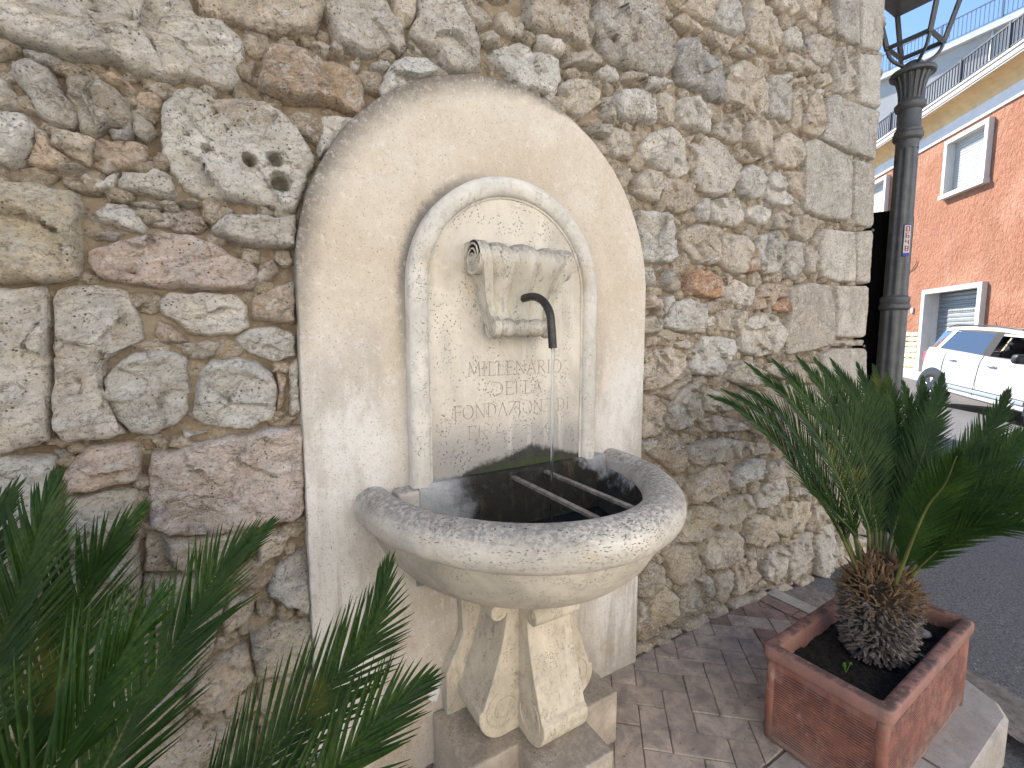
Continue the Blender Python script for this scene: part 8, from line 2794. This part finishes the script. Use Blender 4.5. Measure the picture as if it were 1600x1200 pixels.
    for sg in (-1, 1):
        se = MB().box((1.02, sg * 0.36 - 0.24, 0.9), (1.18, sg * 0.36 + 0.24, 1.22)).build('seat', M_SEAT, t, bevel=0.05, seg=3)
        MB().box((1.02, sg * 0.36 - 0.13, 1.25), (1.13, sg * 0.36 + 0.13, 1.42)).build('headrest', M_SEAT, se, bevel=0.05, seg=3)
        m = MB().box((1.92, sg * 0.90 - 0.02, 1.06), (2.10, sg * 0.90 + sg * 0.20, 1.22) if sg > 0 else (2.10, -0.88, 1.22))
        if sg < 0:
            m = MB().box((1.92, -1.10, 1.05), (2.08, -0.89, 1.21))
        mi = m.build('door_mirror', M_CARBLACK, t, bevel=0.06, seg=4)
        for (x0, x1) in ((-0.03, 0), (1.07, 0)):
            # shut line following the flank
            pts = []
            for z in np.linspace(0.36, 1.10, 8):
                pts.append((x0 + (0.10 * max(0, 0.75 - z) if x0 < 0.5 else 0.0) + (0.0 if x0 > 0.5 else 0.22), sg * 0.889, z))
            MB().tube([(p[0], sg * (0.8885 - 0.05 * max(0, p[2] - 0.98) / 0.12 - 0.012 * max(0, 0.5 - p[2]) / 0.14), p[2]) for p in pts], 0.005, 5).build('shut_line', M_CARBLACK, body)
        for x in (0.42, 1.34):
            MB().tube([(x - 0.10, sg * 0.884, 0.935), (x - 0.07, sg * 0.914, 0.94), (x + 0.07, sg * 0.914, 0.935), (x + 0.10, sg * 0.884, 0.93)], 0.014, 8).build('door_handle', M_CHROME, t, True)
        MB().box((0.42, sg * 0.872 - 0.006 + 0.012 * sg, 0.40), (2.12, sg * 0.872 + 0.006 + 0.012 * sg, 0.465)).build('sill_moulding', M_CHROME, t, bevel=0.004)
        MB().box((0.42, sg * 0.878 - 0.004 + 0.012 * sg, 0.468), (2.12, sg * 0.878 + 0.004 + 0.012 * sg, 0.482)).build('moulding_strip', M_CARBLACK, t)
        tl = MB().prism([(-0.52, 0.78), (-0.34, 0.80), (-0.28, 1.0), (-0.40, 1.06), (-0.54, 1.0)], 'y', sg * 0.60, sg * 0.815).build('tail_light', M_TAIL, t, bevel=0.02)
        hl = MB().prism([(2.95, 0.72), (3.28, 0.66), (3.24, 0.80), (2.98, 0.86)], 'y', sg * 0.62, sg * 0.80).build('headlight', M_CARGLASS, t, bevel=0.02)
        for x in (0.0, 2.55):
            w = empty('wheel', (x, sg * 0.80, 0.325)); w.parent = t
            def ring(prof, name, mat, n=32):
                V, F = [], []
                for (r, y) in prof:
                    for k in range(n):
                        a = 2 * math.pi * k / n
                        V.append((r * math.cos(a), sg * y, r * math.sin(a)))
                for i in range(len(prof) - 1):
                    for k in range(n):
                        a, b = i * n + k, i * n + (k + 1) % n
                        F.append((a, b, b + n, a + n))
                return fix_normals(mk(name, V, F, mat, w, True))
            ring([(0.205, 0.085), (0.215, 0.098), (0.30, 0.10), (0.325, 0.08), (0.325, -0.1), (0.2, -0.1)], 'tyre', M_TYRE)
            ring([(0.205, 0.09), (0.19, 0.06), (0.185, 0.0), (0.001, 0.0)], 'rim', M_ALLOY)
            mb = MB()
            for k in range(5):
                a = 2 * math.pi * k / 5 + 0.3
                for d in (-0.12, 0.12):
                    mb.tube([(0.04 * math.cos(a), sg * 0.075, 0.04 * math.sin(a)), (0.195 * math.cos(a + d), sg * 0.082, 0.195 * math.sin(a + d))], 0.016, 6)
            mb.build('spokes', M_ALLOY, w, True)
            ar = []
            V, F = [], []
            for k in range(33):
                a = math.radians(-12 + 204 * k / 32)
                for r in (0.33, 0.40): V.append((x + r * math.cos(a), sg * (0.893 if r < 0.35 else 0.890), 0.325 + r * math.sin(a)))
            for k in range(32): F.append((2 * k, 2 * k + 1, 2 * k + 3, 2 * k + 2))
            mk('wheel_arch', V, F, M_CARPAINT if False else M_CARBLACK, t)
            V = [(x + 0.36 * math.cos(a), sg * 0.8915, 0.325 + 0.36 * math.sin(a)) for a in np.linspace(0, 2 * math.pi, 33)[:-1]]
            mk('wheel_well', V, [tuple(range(32))], M_CARBLACK, t)
            w.location = (x, sg * 0.80, 0.325)
def glassclear():
    M = Mat('clear_car_glass', 0.02, 0.5)
    tr = M.n('BsdfTransparent', None, Color=(0.75, 0.85, 0.80))
    gl = M.n('BsdfGlossy', None, Color=(0.9, 0.9, 0.9), Roughness=0.02)
    mx = M.n('MixShader', None, i0=0.15, i1=tr.outputs[0], i2=gl.outputs[0])
    M.t.links.new(mx.outputs[0], M.t.nodes['Material Output'].inputs[0])
    return M.m
M_GLASSCLEAR = glassclear()
car()
